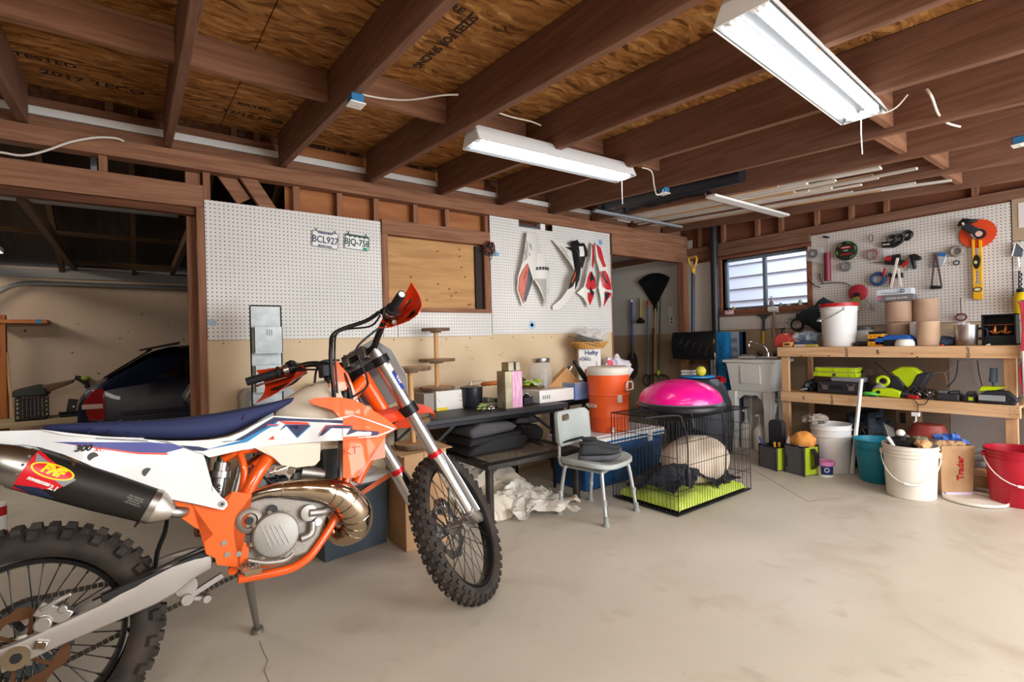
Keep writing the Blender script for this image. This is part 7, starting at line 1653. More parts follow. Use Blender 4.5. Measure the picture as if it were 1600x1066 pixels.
# tool bags
def tool_bag(c, w, d, h, ang, label, mt_side):
 t = thing('tool_bag', label, 'tool bag', c, (0, 0, ang), 'grey and lime tool bags left of the buckets')
 m = MB(); m.loft([[(-w/2*k, -d/2*k, z), (w/2*k, -d/2*k, z), (w/2*k, d/2*k, z), (-w/2*k, d/2*k, z)] for k, z in ((.96, 0), (1, .02), (.98, h*.95), (.98, h), (.93, h), (.92, h*.5))]); m.obj('body', mat('bag_grey', '5b5c60', .8, bump=.4, bs=400), t, world=False, bev=.008)
 m = MB(); m.prism([(-d/2+.01, .01), (d/2-.01, .01), (d/2-.015, h-.005), (-d/2+.015, h-.005)], (w/2+.001, 0, 0), (0, 1, 0), (0, 0, 1), 0, .006); m.obj('end_panel', mt_side, t, world=False)
 m = MB()
 for x_, y_ in ((-w/2, -d/2), (w/2, -d/2), (w/2, d/2)): m.tube([(x_, y_, .0), (x_*.985, y_*.985, h)], .007, 8)
 m.tube([(-w/2, -d/2, h), (w/2, -d/2, h), (w/2, d/2, h), (-w/2, d/2, h)], .007, 8, closed=True); m.obj('edge_binding', BLK, t, world=False)
 m = MB(); m.strip([(w/2+.008, -.02, h-.02), (w/2+.05, -.03, h-.06), (w/2+.055, -.03, h-.14), (w/2+.012, -.02, h-.18)], [(w/2+.008, .03, h-.02), (w/2+.05, .02, h-.06), (w/2+.055, .02, h-.14), (w/2+.012, .03, h-.18)], .006); m.obj('side_handle', BLK, t, world=False)
 return t
LB_ = mat('bag_lime', 'a8bb1d', .7)
p1 = at(1216, 736, Z=0); A1 = -rad(62)
b1_ = V((4.50, 2.20, 0)); tool_bag(b1_, .20, .17, .20, -rad(112), 'grey and lime tool bag with upright black organiser, left one of two', LB_)
b2_ = V((4.60, 1.965, 0)); b2_ = V((4.48, 1.975, 0)); tool_bag(b2_, .18, .17, .24, -rad(106), 'grey and lime tool bag holding an orange mask, right one of two', LB_)
q = b1_+V((.02, .0, .24)); t = thing('tool_organizer', 'upright black tool organiser in the left tool bag', 'tool organizer', q, (0, 0, -rad(93))); m = MB(); m.prism(rrect(.13, .24, .04, cx=0, cy=.06), (0, .02, 0), (1, 0, 0), (0, 0, 1), -.03, .03); m.obj('board', mat('organiser_black', '222327', .7), t, world=False, bev=.008)
t = thing('pliers', 'blue-handled pliers at the left end of the left tool bag', 'pliers', b1_+V((-.05, .09, .2)))
m = MB(); m.tube([b1_+V((-.05, .07, .17)), b1_+V((-.06, .11, .27))], .009, 8); m.tube([b1_+V((-.05, .07, .17)), b1_+V((-.02, .13, .26))], .009, 8); m.obj('handle', BLUH, t)
for k, dy in enumerate((-.02, -.055)):
 q = b1_+V((-.05+.01*k, dy, .19)); t = thing('screwdriver', '%s yellow and black screwdriver in the left tool bag' % ('left' if k == 0 else 'right'), 'screwdriver', q, (0, 0, 0), 'yellow screwdrivers in the tool bag')
 MB().cyl(q, q+V((-.01, 0, .055)), .011, n=10).obj('handle', YEL, t); MB().cyl(q+V((-.01, 0, .052)), q+V((-.012, 0, .062)), .012, n=10).obj('handle_cap', BLK, t)
q = b2_+V((-.0, -.02, .275)); t = thing('dust_mask', 'orange moulded mask in the right tool bag', 'mask', q)
lump(q, .085, (.9, 1.15, .95), .12, 6, seed=2).obj('shell', mat('mask_orange', 'e39a4a', .7), t); MB().cyl(q+V((-.07, .0, -.04)), q+V((-.09, .0, -.045)), .02, n=14).obj('valve', GRYP, t)
q = b2_+V((-.03, .10, .25)); t = thing('paper_roll', 'white folded paper sticking out of the right tool bag', 'paper', q); m = MB(); m.plate([q+V((0, .03, -.05)), q+V((0, -.03, -.06)), q+V((-.01, -.02, .06))], (.008, 0, 0)); m.obj('sheet', WHT, t)
# leaning pole
p0, p1 = at(1331, 740, Z=.004), at(1346, 592, X=WX0-.025)
p1 = V((WX0-.026, p1.y, p1.z)); t = thing('white_pole', 'white square pole leaning against the workbench shelf', 'pole', p0); m = MB(); m.bar(p0, p1, .022, .022); m.obj('pole', WHT, t, bev=.002)
# paper grocery bag
c = fl_c(1482, 776, .11); t = thing('paper_bag', 'brown paper grocery bag with red lettering beside the cream bucket', 'paper bag', c, (0, 0, -rad(40)))
m = MB(); m.loft([[(-.11*k+o_, -.085*k, z), (.11*k+o_, -.085*k, z), (.11*k+o_, .085*k, z), (-.11*k+o_, .085*k, z)] for k, z, o_ in ((.95, .03, 0), (1, .2, .0), (1.02, .35, .01), (1.0, .355, .01), (.95, .30, 0))]); m.obj('bag', mat('kraft_paper', 'a37f5a', .85, col2='b48f68', ns=8, bump=.4, bs=30), t, world=False)
text('Trader', .06, (.02, -.091, .20), (0, 0, 1), (-1, 0, 0), RED, t, world=False, bold=.001)
m = MB(); m.box((-.08, -.088, 0), (.10, .07, .029)); m.obj('bag_underneath', mat('lilac_sheet', 'cdbfd6', .6), t, world=False, bev=.006)
for k in range(3): q = c+V((-.02+.03*k, .03-.04*k, .35)); tag(lump(q, .045, (1, 1, .6), .2, 6, seed=k+40).obj('wood_scrap', CARD), ('left', 'middle', 'right')[k]+' brown lump sticking out of the paper grocery bag', 'scrap', 'brown lumps in the paper bag')
# things under the shelf
def small(name, label, cat, p, fn, rot=(0, 0, 0), group=None):
 t = thing(name, label, cat, p, rot, group); fn(t, V(p)); return t
c = at(1360, 668, X=5.15); z_ = .0
t = thing('dark_machine', 'dark blue power tool with cables on the floor behind the teal basket', 'power tool', (5.12, c.y, 0)); lump((5.12, c.y, .30), .17, (.9, .9, 1.1), .3, 8, seed=9).obj('body', mat('petrol_blue', '23323c', .5, col2='11171d', ns=12), t)
MB().box((5.0, c.y-.12, 0), (5.25, c.y+.12, .14)).obj('base', BLK, t, bev=.01)
m = MB()
for k in range(4): m.torus((5.0, c.y+.05-.03*k, .30), (1, .3*k-.4, .2), .07, .008, n=24)
m.obj('cable', BLK, t)
c = at(1386, 665, X=5.05); t = thing('clothes_iron', 'silver ribbed tool with white front beside the dark power tool', 'tool', (5.08, c.y, .25)); m = MB()
for k in range(4): m.bar((5.05, c.y+.03-.02*k, .40-.01*k), (5.02, c.y-.03-.02*k, .22), .012, .03)
m.obj('ribs', STEEL, t)
ya, yb_, z0, z1 = RB(5.25, 1400, 1434, 640, 690); t = thing('cardboard_box', 'brown cardboard box standing under the workbench shelf', 'box', (5.3, (ya+yb_)/2, .121)); MB().box((5.25, ya, .121), (5.38, yb_, z1)).obj('carton', mat('dark_card', '7d5d44', .8), t, bev=.003); MB().box((5.248, yb_-.07, z1-.12), (5.25, yb_-.03, z1-.03)).obj('label', BLK, t)
c = at(1449, 672, X=5.05); t = thing('red_basin', 'translucent red plastic basin upside down under the workbench shelf', 'basin', (5.08, c.y, .28)); m = MB(); m.lathe([(.13, 0), (.125, .01), (.10, .09), (.09, .095), (.01, .095)], (5.08, c.y, c.z-.05), n=36, sx=.8); m.obj('basin', mat('red_translucent', 'b04a42', .35, alpha=.85), t)
MB().box((4.99, c.y-.10, .121), (5.17, c.y+.10, c.z-.052)).obj('support_box', CARD, t, bev=.003)
c = at(1486, 688, X=5.0); tag(lump((5.0, c.y, c.z-.02), .085, (.9, 1.2, .7), .45, 9, seed=15).obj('blue_bag', mat('blue_film', '3f6cc4', .35, col2='5f8ade', ns=12)), 'crumpled blue plastic bag under the workbench shelf', 'bag')
t = thing('storage_box', 'plain carton holding up the blue plastic bag', 'box', (5.02, c.y, .121)); MB().box((4.93, c.y-.09, .121), (5.12, c.y+.09, c.z-.07)).obj('carton', CARD, t, bev=.003)
for k, (x, y, dz) in enumerate(((1512, 716, 0), (1520, 726, .0), (1516, 735, 0))):
 p = at(x, y, X=4.95); t = thing('pipe_elbow', ('upper', 'middle', 'lower')[k]+' grey-white plastic pipe piece on the bench base board', 'pipe', p, (0, 0, 0), 'plastic pipe pieces on the base board'); p = V((4.96+.03*k, p.y, .145+.055*(2-k)))
 m = MB(); m.tube([p+V((.04, .12, 0)), p+V((0, .02, 0)), p+V((-.01, -.05, .02)), p+V((.0, -.10, .05-.02*k))], .021, 14, sub=3); m.obj('pipe', mat('pvc_grey', 'b6bcc4', .4), t)

# --- on the workbench top
def front(x, X=5.0, z=WT): return V((X, at(x, 545, X=X).y, z))
p = front(1226, 5.05); t = thing('oil_jug', 'red-orange jug with black spout at the left end of the workbench', 'jug', p); m = MB(); m.loft([[V((p.x+a_, p.y+b_*k, z)) for a_, b_ in ((-.05, -.075), (.05, -.075), (.05, .075), (-.05, .075))] for k, z in ((.95, WT), (1, WT+.01), (1, WT+.07), (.75, WT+.10), (.35, WT+.12), (.25, WT+.125))]); m.obj('jug', mat('jug_red', 'c9453b', .4), t, bev=.01); m = MB(); m.cyl(p+V((0, .01, .125)), p+V((0, .01, .15)), .018); m.cyl(p+V((0, .01, .15)), p+V((0, .02, .175)), .012); m.cyl(p+V((0, .035, .175)), p+V((0, -.01, .178)), .008); m.obj('spout', BLK, t)
p = front(1235, 5.20); t = thing('red_can', 'dark red round can behind the orange jug', 'can', p); MB().lathe([(.05, 0), (.055, .01), (.055, .12), (.04, .135)], p, n=24).obj('can', mat('can_red', 'a83832', .4), t)
p = front(1232, 4.93); t = thing('battery_tester', 'small tan device with black display at the front left of the workbench', 'device', p); MB().box(p+V((-.03, -.04, 0)), p+V((.03, .04, .045))).obj('body', mat('tan_case', 'd19c58', .5), t, bev=.004); MB().box(p+V((-.032, -.022, .018)), p+V((-.03, .022, .032))).obj('display', BLK, t)
random.seed(31)
cols = [mat('glove_blue', 'b9cfe0', .5, col2='6f94b8', ns=20), mat('glove_white', 'dfe6ea', .5), mat('navy_cloth', '33435c', .8)]
for k, (x, X, w, h, mt, lab, nm) in enumerate(((1250, 5.12, .09, .05, cols[1], 'white crumpled plastic pack left of the lidded bucket', 'plastic_pack'), (1265, 5.1, .10, .055, cols[0], 'pale blue rubber gloves left of the lidded bucket', 'rubber_gloves'), (1258, 5.0, .10, .03, cols[2], 'navy cloth under the pale blue gloves', 'cloth'))):
 p = front(x, X); tag(lump(p+V((0, 0, h*.95+(.03 if k < 2 else 0))), w, (.6, 1, h/w), .2, 8, seed=k+50).obj(nm, mt), lab, nm.replace('_', ' '))
for k, (x, mt, lab) in enumerate(((1251, mat('pale_box', 'd9c5bd', .5), 'pale pink little box at the bench front'), (1268, mat('yellow_grey_box', 'b9a94f', .5), 'yellow-topped little case at the bench front'))):
 p = front(x, 4.93); t = thing('small_case', lab, 'case', p); MB().box(p+V((-.02, -.05, 0)), p+V((.03, .05, .022))).obj('case', mt, t, bev=.003)
# dark jacket behind bucket
y0_ = at(1283, 480, X=5.40).y; tag(lump((5.36, y0_+.02, 1.34), .17, (.35, 1.0, .75), .35, 7, seed=61).obj('jacket', mat('dark_fleece', '2a3338', .95)), 'dark jacket hanging behind the red-lidded bucket', 'jacket')
p = front(1371, 4.98)
for k in range(2):
 t = thing('battery_charger', ('lower' if k == 0 else 'upper')+' yellow and black tool battery in the stack on the workbench', 'battery', p+V((0, 0, .062*k)), (0, 0, 0), 'stack of yellow tool batteries'); MB().box(p+V((-.04, -.06, .062*k)), p+V((.05, .06, .04+.062*k))).obj('case', mat('tool_yellow', 'dd9f23', .45), t, bev=.006)
 m = MB(); m.box(p+V((-.035, -.05, .04+.062*k)), p+V((.045, .05, .061+.062*k))); m.obj('terminal_block', BLK, t, bev=.003)
 m = MB(); 
 for j in (-.03, 0, .03): m.cyl(p+V((-.041, j, .02+.062*k)), p+V((-.0425, j, .02+.062*k)), .006, n=8)
 m.obj('indicator', RED, t)
p = front(1348, 4.97); tag(lump(p+V((0, 0, .02)), .05, (.6, 1.4, .4), .25, 8, seed=71).obj('black_glove', BLK), 'black glove on the bench beside the yellow batteries', 'glove')
p = front(1396, 5.0); t = thing('tool_case', 'blue soft tool case on the workbench between batteries and paper rolls', 'tool case', p); m = MB(); m.loft([[p+V((a_, b_, z)) for a_, b_ in ((-.06, -.14*k), (.08, -.14*k), (.08, .12*k), (-.06, .12*k))] for k, z in ((1, 0), (1, .05), (.8, .09))]); m.obj('case', mat('royal_blue_cloth', '1f57a8', .6), t, bev=.012); MB().box(p+V((-.065, -.13, .0)), p+V((-.06, .05, .05))).obj('front_flap', BLK, t, bev=.003)
p = front(1414, 4.94); t = thing('white_bowl', 'small white bowl upside down at the bench front', 'bowl', p); MB().lathe([(.062, 0), (.066, .006), (.062, .035), (.05, .052), (.02, .058)], p, n=30).obj('bowl', WHT, t)
p = front(1352, 5.15); t = thing('glass_canister', 'hazy plastic canister right behind the lidded bucket', 'canister', p); MB().lathe([(.06, 0), (.065, .01), (.065, .13), (.06, .14)], p, n=24).obj('canister', CLR, t); MB().lathe([(.068, .14), (.068, .165), (.05, .17)], p, n=24).obj('lid', DGRY, t)
# paper rolls
PPR = mat('kraft_roll', 'b0917a', .8, col2='bb9d85', ns=4); PPC = mat('kraft_roll_core', '8c6e55', .8)
def roll(X, xl, xr, z0, yt, label, mt=PPR, g='brown paper rolls on the workbench'):
 ya, yb_, _, zt = RB(X, xl, xr, yt, yt+20); r = (yb_-ya)/2; c = V((X+r*.6, (ya+yb_)/2, z0)); t = thing('paper_roll', label, 'paper roll', c, (0, 0, 0), g); MB().cyl(c, V((c.x, c.y, zt)), r, n=40).obj('roll', mt, t, bev=.004); m = MB(); m.cyl(V((c.x, c.y, zt-.002)), V((c.x, c.y, zt+.002)), r*.25, n=20); m.obj('core', PPC, t); return c, r, zt
c, r_, zt_ = roll(5.17, 1384, 1420, WT, 504, 'lower brown paper roll under the standing roll with boxes on it')
c2, r2_, zt2 = roll(5.165, 1380, 1423, zt_+.003, 471, 'upper brown paper roll carrying the two glove boxes')
roll(5.19, 1424, 1463, WT, 467, 'tall brown paper roll standing right of the glove boxes')
c3, r3, zt3 = roll(4.97, 1430, 1466, WT, 502, 'brown and white paper roll at the bench front', mat('kraft_roll_front', 'c3a386', .8), None)
t = thing('paper_pad', 'white paper roll partly behind the front brown roll', 'paper roll', c3+V((.10, .10, 0))); MB().cyl(c3+V((.10, .09, 0)), c3+V((.10, .09, zt3-WT)), .055, n=30).obj('roll', WHT, t)
t = thing('plastic_film', 'clear plastic film crumpled right of the front paper roll', 'film', c3+V((.1, -.15, 0))); lump(c3+V((.12, -.17, .07)), .11, (.5, 1, .6), .4, 8, seed=81).obj('film', CLR, t)
yb2 = c2.y
for k, (mt, lab, n_) in enumerate(((mat('glove_box_grey', '6e6a6b', .5), 'lower grey box of gloves on the paper roll', 'NITRILE'), (mat('glove_box_white', 'c5ccd4', .5), 'upper white and blue box of gloves on the paper roll', ''))):
 z = zt2+.003+.052*k; t = thing('glove_box', lab, 'box', (5.2, yb2, z), (0, 0, 0), 'two boxes of gloves on the paper roll'); MB().box((5.11, yb2-.125+.012*k, z), (5.235, yb2+.115+.012*k, z+.05), rot=(.0, 0, .05)).obj('carton', mt, t, bev=.002)
 if k == 0: text('NITRILE GLOVES', .02, (5.098, yb2-.02, z+.022), (.05, -1, 0), (0, 0, 1), WHT, t); m = MB(); m.cbox((5.10, yb2+.10, z+.03), (.004, .02, .025)); m.obj('pink_mark', mat('pink_mark', 'd0508a', .5), t)
 else:
  m = MB(); m.torus((5.10, yb2-.06, z+.028), (1, .05, 0), .012, .003, n=18); m.obj('round_mark', NAVYP, t); m = MB(); m.tube([(5.098, yb2+.09, z+.02), (5.098, yb2+.02, z+.012), (5.098, yb2-.07, z+.015)], .002, 6, sub=3); m.obj('wave_line', DGRY, t)
# steel mug / pot, display box
p = front(1510, 5.02); ya, yb_, _, z1 = RB(5.02, 1491, 1529, 508, 542); r = (yb_-ya)/2
t = thing('steel_pitcher', 'brushed steel pitcher with black handle on the workbench', 'pitcher', p); MB().lathe([(r*.88, 0), (r*.93, .006), (r, z1-WT-.02), (r+.003, z1-WT), (r-.004, z1-WT), (r*.9, .01)], p, n=40).obj('pitcher', mat('brushed_steel', 'b3ada9', .3, 1., col2='c9c4c0', ns=2), t)
m = MB(); m.tube([p+V((0, -r, z1-WT-.03)), p+V((0, -r-.045, z1-WT-.035)), p+V((0, -r-.045, .06)), p+V((0, -r, .05))], .009, 8, sub=3); m.obj('handle', BLK, t); tag(lump(p+V((0, .01, z1-WT)), .045, (1, 1, .5), .3, 8, seed=90).obj('white_rag', WHT), 'white rag sticking out of the steel pitcher', 'rag')
p = front(1480, 5.05); tag(lump(p+V((0, 0, .03)), .07, (.7, 1.1, .5), .3, 8, seed=91).obj('navy_cap', cols[2]), 'dark and blue cloth lying between front roll and steel pitcher', 'cloth')
p = front(1472, 4.94); t = thing('bottle_top', 'tiny red bottle cap on the bench front edge', 'cap', p); MB().cyl(p, p+V((0, 0, .012)), .012, n=14).obj('cap', RED, t)
p = front(1541, 4.97); t = thing('earplug', 'tiny white ear plug on the bench front edge', 'earplug', p); MB().cyl(p, p+V((.01, -.02, .008)), .006, n=10).obj('plug', WHT, t)
ya, yb_, z0, z1 = RB(5.05, 1536, 1590, 491, 541); t = thing('display_case', 'open black display box with two small gold figures on a wire', 'display box', (5.1, (ya+yb_)/2, WT))
m = MB(); m.box((5.12, ya, WT), (5.13, yb_, z1)); m.box((5.0, ya, WT), (5.13, yb_, WT+.01)); m.box((5.0, ya, WT), (5.13, ya+.008, z1)); m.box((5.0, yb_-.008, WT), (5.13, yb_, z1)); m.box((5.0, ya, z1-.008), (5.13, yb_, z1)); m.obj('case', mat('case_black', '15171b', .6), t)
m = MB(); m.box((5.02, ya+.01, WT+.01), (5.115, yb_-.01, WT+.07)); m.obj('inner_ledge', mat('case_dark_green', '1d2526', .7), t); GLD = mat('gold_metal', 'd9894e', .35, .7)
zc = WT+(z1-WT)*.66; MB().cyl((5.04, ya+.01, zc), (5.04, yb_-.01, zc), .0025, n=8).obj('wire', GLD, t)
for k, u in enumerate((.37, .68)):
 y = yb_-(yb_-ya)*u; m = MB(); m.ball((5.04, y, zc-.015), .008, 10, 6); m.cyl((5.04, y, zc-.02), (5.04, y+.005, zc-.05), .008, .014, n=10); m.tube([(5.04, y-.025, zc-.05), (5.04, y, zc-.062), (5.04, y+.028, zc-.045)], .008, 8, sub=3); m.obj('figure', GLD, t)

# --- on the middle shelf
def sh(x, X=5.0): return V((X, at(x, 620, X=X).y, WS))
y0_, y1_, _, _ = RB(4.95, 1278, 1346, 600, 620)
t = thing('tool_case', 'black hard tool case with two metal latches on the workbench shelf', 'tool case', (5.0, (y0_+y1_)/2, WS)); CB = mat('case_charcoal', '2b2c31', .5)
MB().box((4.93, y0_, WS), (5.22, y1_, WS+.105)).obj('case', CB, t, bev=.012)
for u in (.2, .8):
 y = y1_-(y1_-y0_)*u; m = MB(); m.box((4.922, y-.022, WS+.035), (4.93, y+.022, WS+.075)); m.tube([(4.92, y-.028, WS+.09), (4.915, y-.02, WS+.07), (4.915, y+.02, WS+.07), (4.92, y+.028, WS+.09)], .003, 6); m.obj('latch', STEEL, t)
m = MB(); m.box((4.915, y0_+.12, WS+.05), (4.93, y1_-.12, WS+.075)); m.obj('carry_handle', BLK, t, bev=.004)
t = thing('tool_bundle', 'heap of black tool parts left of the black tool case', 'tools', sh(1265, 5.02)); lump(sh(1268, 5.02)+V((0, 0, .055)), .085, (.8, .75, .62), .35, 9, seed=101).obj('parts', BLK, t); MB().tube([sh(1262, 4.98)+V((0, 0, .03)), sh(1254, 4.96)+V((0, 0, .02)), sh(1250, 4.95)+V((0, 0, .012))], [.015, .008, .003], 8).obj('nozzle', GRYP, t)
t = thing('case_lid', 'flat grey plastic case on top of the black tool case', 'case', (5.05, y0_+.14, WS+.106)); MB().box((4.96, y0_-.01, WS+.106), (5.20, y0_+.24, WS+.145)).obj('case', mat('case_grey', '7d7f86', .5), t, bev=.008)
ya, yb_, _, _ = RB(4.96, 1270, 1338, 570, 585)
for k in range(2):
 z = WS+.147+.042*k; t = thing('parts_organizer', ('lower' if k == 0 else 'upper')+' lime green parts organizer stacked on the black tool case', 'organizer', (5.02, (ya+yb_)/2, z), (0, 0, 0), 'lime parts organizers on the shelf'); MB().box((4.965+.01*k, ya+.01*k, z), (5.13, yb_-.01*k, z+.038)).obj('tray', mat('organizer_lime', 'b2c80f', .45), t, bev=.004)
 m = MB(); m.box((4.97+.01*k, ya+.015, z+.0382), (5.125, yb_-.015, z+.0405)); m.obj('clear_lid', CLR, t)
 for u in (.12, .5, .86): y = yb_-(yb_-ya)*u; MB().box((4.96+.01*k, y-.012, z+.006), (4.965+.01*k, y+.012, z+.03)).obj('clip', DGRY if k == 0 and u == .5 else MATS['organizer_lime'], t, bev=.001)
p = sh(1362, 5.12); t = thing('brown_tool', 'dark brown tool heap behind the shelf pole', 'tools', p); lump(p+V((0, .02, .10)), .11, (.6, .8, .9), .35, 9, seed=103).obj('parts', mat('brown_black', '3b2c24', .7), t)
# lime flashlight
p = sh(1380, 4.99); t = thing('work_light', 'lime and grey cordless work light standing on the shelf', 'flashlight', p, (0, 0, 0))
m = MB(); m.torus(p+V((0, .0, .125)), (1, 0, 0), .036, .013, n=24, sx=1.1); m.obj('head_ring', LIME, t); m = MB(); m.tube([p+V((0, 0, .09)), p+V((0, .04, .05)), p+V((0, .07, .02))], [.035, .034, .02], 14, sub=3); m.obj('body', mat('light_grey_tool', 'a9adb2', .45), t); MB().cyl(p+V((-.005, 0, .125)), p+V((.012, 0, .125)), .016).obj('lens', BLK, t)
# lime jigsaw
p = sh(1386, 4.93); t = thing('cordless_saw', 'lime cordless tool lying at the shelf front', 'power tool', p); m = MB(); m.prism([(-.10, .01), (.09, .0), (.10, .05), (.03, .075), (-.07, .07), (-.10, .05)], p, (0, -1, 0), (0, 0, 1), -.03, .03); m.obj('housing', LIME, t, bev=.008); m = MB(); m.cyl(p+V((-.034, .05, .04)), p+V((-.028, .05, .04)), .014); m.obj('eye', BLK, t); MB().tube([p+V((0, -.10, .03)), p+V((0, -.18, .02))], .02, 10).obj('motor', DGRY, t)
p = sh(1360, 4.90); t = thing('tape_ring', 'flat green ring-shaped tool on the shelf front edge', 'tool', p+V((0, 0, 0))); MB().torus(p+V((0, 0, .017)), (.3, 0, 1), .045, .014, n=30).obj('ring', mat('spring_green', '4fae3f', .45), t)
# lime blower / mask
p = sh(1418, 5.1); t = thing('cordless_blower', 'lime and dark grey power tool with two lobes standing on the shelf', 'power tool', p)
m = MB(); m.prism([(-.10, .20), (-.03, .245), (.05, .24), (.10, .20), (.05, .10), (.01, .07), (-.03, .12)], p, (0, -1, 0), (0, 0, 1), -.05, .05); m.obj('shell', LIME, t, bev=.012, bseg=3)
m = MB(); m.prism([(-.12, .02), (-.02, .02), (0, .10), (-.05, .17), (-.10, .16)], p, (0, -1, 0), (0, 0, 1), -.06, .06); m.obj('left_lobe', CB, t, bev=.015, bseg=3)
m = MB(); m.prism([(.02, .02), (.10, .06), (.17, .20), (.08, .19), (.04, .10)], p, (0, -1, 0), (0, 0, 1), -.06, .06); m.obj('right_lobe', CB, t, bev=.015, bseg=3)
MB().box(p+V((-.06, -.15, 0)), p+V((.06, .12, .03))).obj('base', BLK, t, bev=.008)
# wire tangle
random.seed(77)
for k, (x, r, mt, lab) in enumerate(((1440, .08, BLK, 'tangle of black cords on the shelf'), (1458, .06, mat('foil_wire', 'b9bdc3', .3, .9), 'tangle of silvery wire and cellophane on the shelf'))):
 p = sh(x, 4.98); m = MB()
 for j in range(22):
  q = p+V((random.uniform(-.05, .05), random.uniform(-.09, .09), random.uniform(.015, .05))); m.torus(q, (random.uniform(-1, 1), random.uniform(-1, 1), random.uniform(.2, 1)), random.uniform(.02, r*.7), .0025, n=16, m=5, sx=random.uniform(.5, 1))
 for v_ in m.bm.verts: v_.co.z = max(v_.co.z, WS+.002)
 o = m.obj('wire_tangle', mt); tag(o, lab, 'wires')
p = sh(1427, 4.90); t = thing('red_clip', 'red plastic clip among the cords at the shelf front', 'clip', p); MB().box(p+V((-.02, -.035, .002)), p+V((.02, .035, .03))).obj('clip', RED, t, bev=.006)
t = thing('power_cord', 'thin cord loop with white plug hanging over the shelf front edge', 'cord', sh(1430, 4.85))
pp = [at(1420, 618, X=WX0-.01), at(1440, 632, X=WX0-.015), at(1432, 640, X=WX0-.015)]; m = MB(); m.tube([sh(1418, 4.9)+V((0, 0, .02)), at(1424, 622, X=WX0-.012), at(1434, 632, X=WX0-.012), at(1433, 645, X=WX0-.012)], .003, 6, sub=4); m.tube([at(1434, 632, X=WX0-.012), at(1445, 632, X=WX0-.012), at(1452, 622, X=WX0-.010)], .003, 6, sub=4); m.obj('cord', BLK, t); q = at(1431, 650, X=WX0-.02); m = MB(); m.cbox(q+V((0, 0, .012)), (.03, .05, .03)); m.tube([q, q+V((0, 0, -.04)), q+V((0, .012, -.05))], .006, 8); m.obj('plug', WHT, t, bev=.003)
# wall cords behind the shelf
for k, pts in enumerate((((1365, 565), (1395, 590), (1410, 610)), ((1497, 563), (1493, 590), (1480, 605)), ((1527, 563), (1530, 585), (1535, 605)), ((1445, 603), (1458, 585), (1475, 583), (1480, 600)), ((1475, 585), (1495, 570), (1510, 565)))):
 P = [at(x, y, X=5.44) for x, y in pts]; t = thing('electric_wire', ['dark cord', 'dark kinked cord', 'dark curved cord', 'pale looped wire', 'pale thin wire'][k]+' hanging behind the workbench shelf, '+['leftmost', 'middle', 'rightmost', 'over the wire tangle', 'upper'][k], 'cord', P[0], (0, 0, 0), 'cords hanging behind the shelf'); MB().tube(P, .0035 if k < 3 else .002, 6, sub=4).obj('cord', BLK if k < 3 else TANH, t)
# dark chargers and sander
for k, (x, w, lab) in enumerate(((1476, .085, 'left black battery charger with grey top on the shelf'), (1492, .075, 'middle black battery on the shelf'), (1518, .07, 'right black battery with lime mark on the shelf'))):
 p = sh(x, 4.96); t = thing('battery_charger', lab, 'charger', p, (0, 0, 0), 'black chargers on the shelf'); MB().box(p+V((-.06, -w/2, 0)), p+V((.07, w/2, .055))).obj('case', CB, t, bev=.012, bseg=3); MB().box(p+V((-.045, -w*.3, .055)), p+V((.05, w*.3, .075))).obj('dock', DGRY if k else mat('dock_grey', '63666a', .5), t, bev=.004)
 if k == 2: MB().box(p+V((-.063, -.02, .015)), p+V((-.06, .005, .04))).obj('mark', LIME, t)
y0_, y1_, _, _ = RB(4.93, 1530, 1588, 610, 625); p = V((4.93, (y0_+y1_)/2, WS)); W_ = (y1_-y0_)
t = thing('belt_sander', 'large lime and dark power tool with grey panel at the right end of the shelf', 'power tool', p)
m = MB(); m.prism([(-W_/2, .01), (W_/2, .0), (W_/2+.02, .04), (W_/2-.03, .10), (-W_/2+.05, .095), (-W_/2, .06)], p, (0, -1, 0), (0, 0, 1), -.06, .06); m.obj('housing', mat('tool_navy_black', '22242e', .45), t, bev=.012, bseg=3)
m = MB(); m.prism([(-W_/2, .085), (.0, .10), (.06, .125), (-W_/2+.02, .125)], p, (0, -1, 0), (0, 0, 1), -.05, .05); m.obj('top_shell', LIME, t, bev=.008); MB().box(p+V((-.066, -.05, .025)), p+V((-.06, .09, .065))).obj('front_plate', GRYP, t, bev=.002)
m = MB(); m.tube([p+V((0, .02, .12)), p+V((0, .02, .15)), p+V((0, .02, .155)), p+V((0, .015, .24)), p+V((0, .015, .255))], [.008, .008, .024, .021, .022], 16); m.obj('side_handle', mat('slate_handle', '47566a', .5), t); 

# ------------------------------------------------------------------ tools on the right pegboard
def tk(name, label, cat, at_, group=None): return thing(name, label, cat, at_, (0, 0, 0), group)
def coil(name, label, cat, c, R, r, n, mt, X=-.012, inner=None, sx=1.):
 t = tk(name, label, cat, c); m = MB()
 for k in range(n): m.torus(c+V((X-.008*k, 0, 0)), (1, .02*k, .02), R*(1-.05*(k % 2)), r, n=36, m=8, sx=sx)
 m.obj('coil', mt, t); return t
DX = V((-.012, 0, 0))
def pl(t, name, pts, mt, th=.012, off=.0, bev=.002):
 m = MB(); m.plate([P3(x, y)+V((-off, 0, 0)) for x, y in pts], (-th, 0, 0)); return m.obj(name, mt, t, bev=bev)
def tb(t, name, pts, r, mt, off=.012, sub=3, n=8, closed=False):
 m = MB(); m.tube([P3(x, y)+V((-off, 0, 0)) for x, y in pts], r, n, sub=sub, closed=closed); return m.obj(name, mt, t)
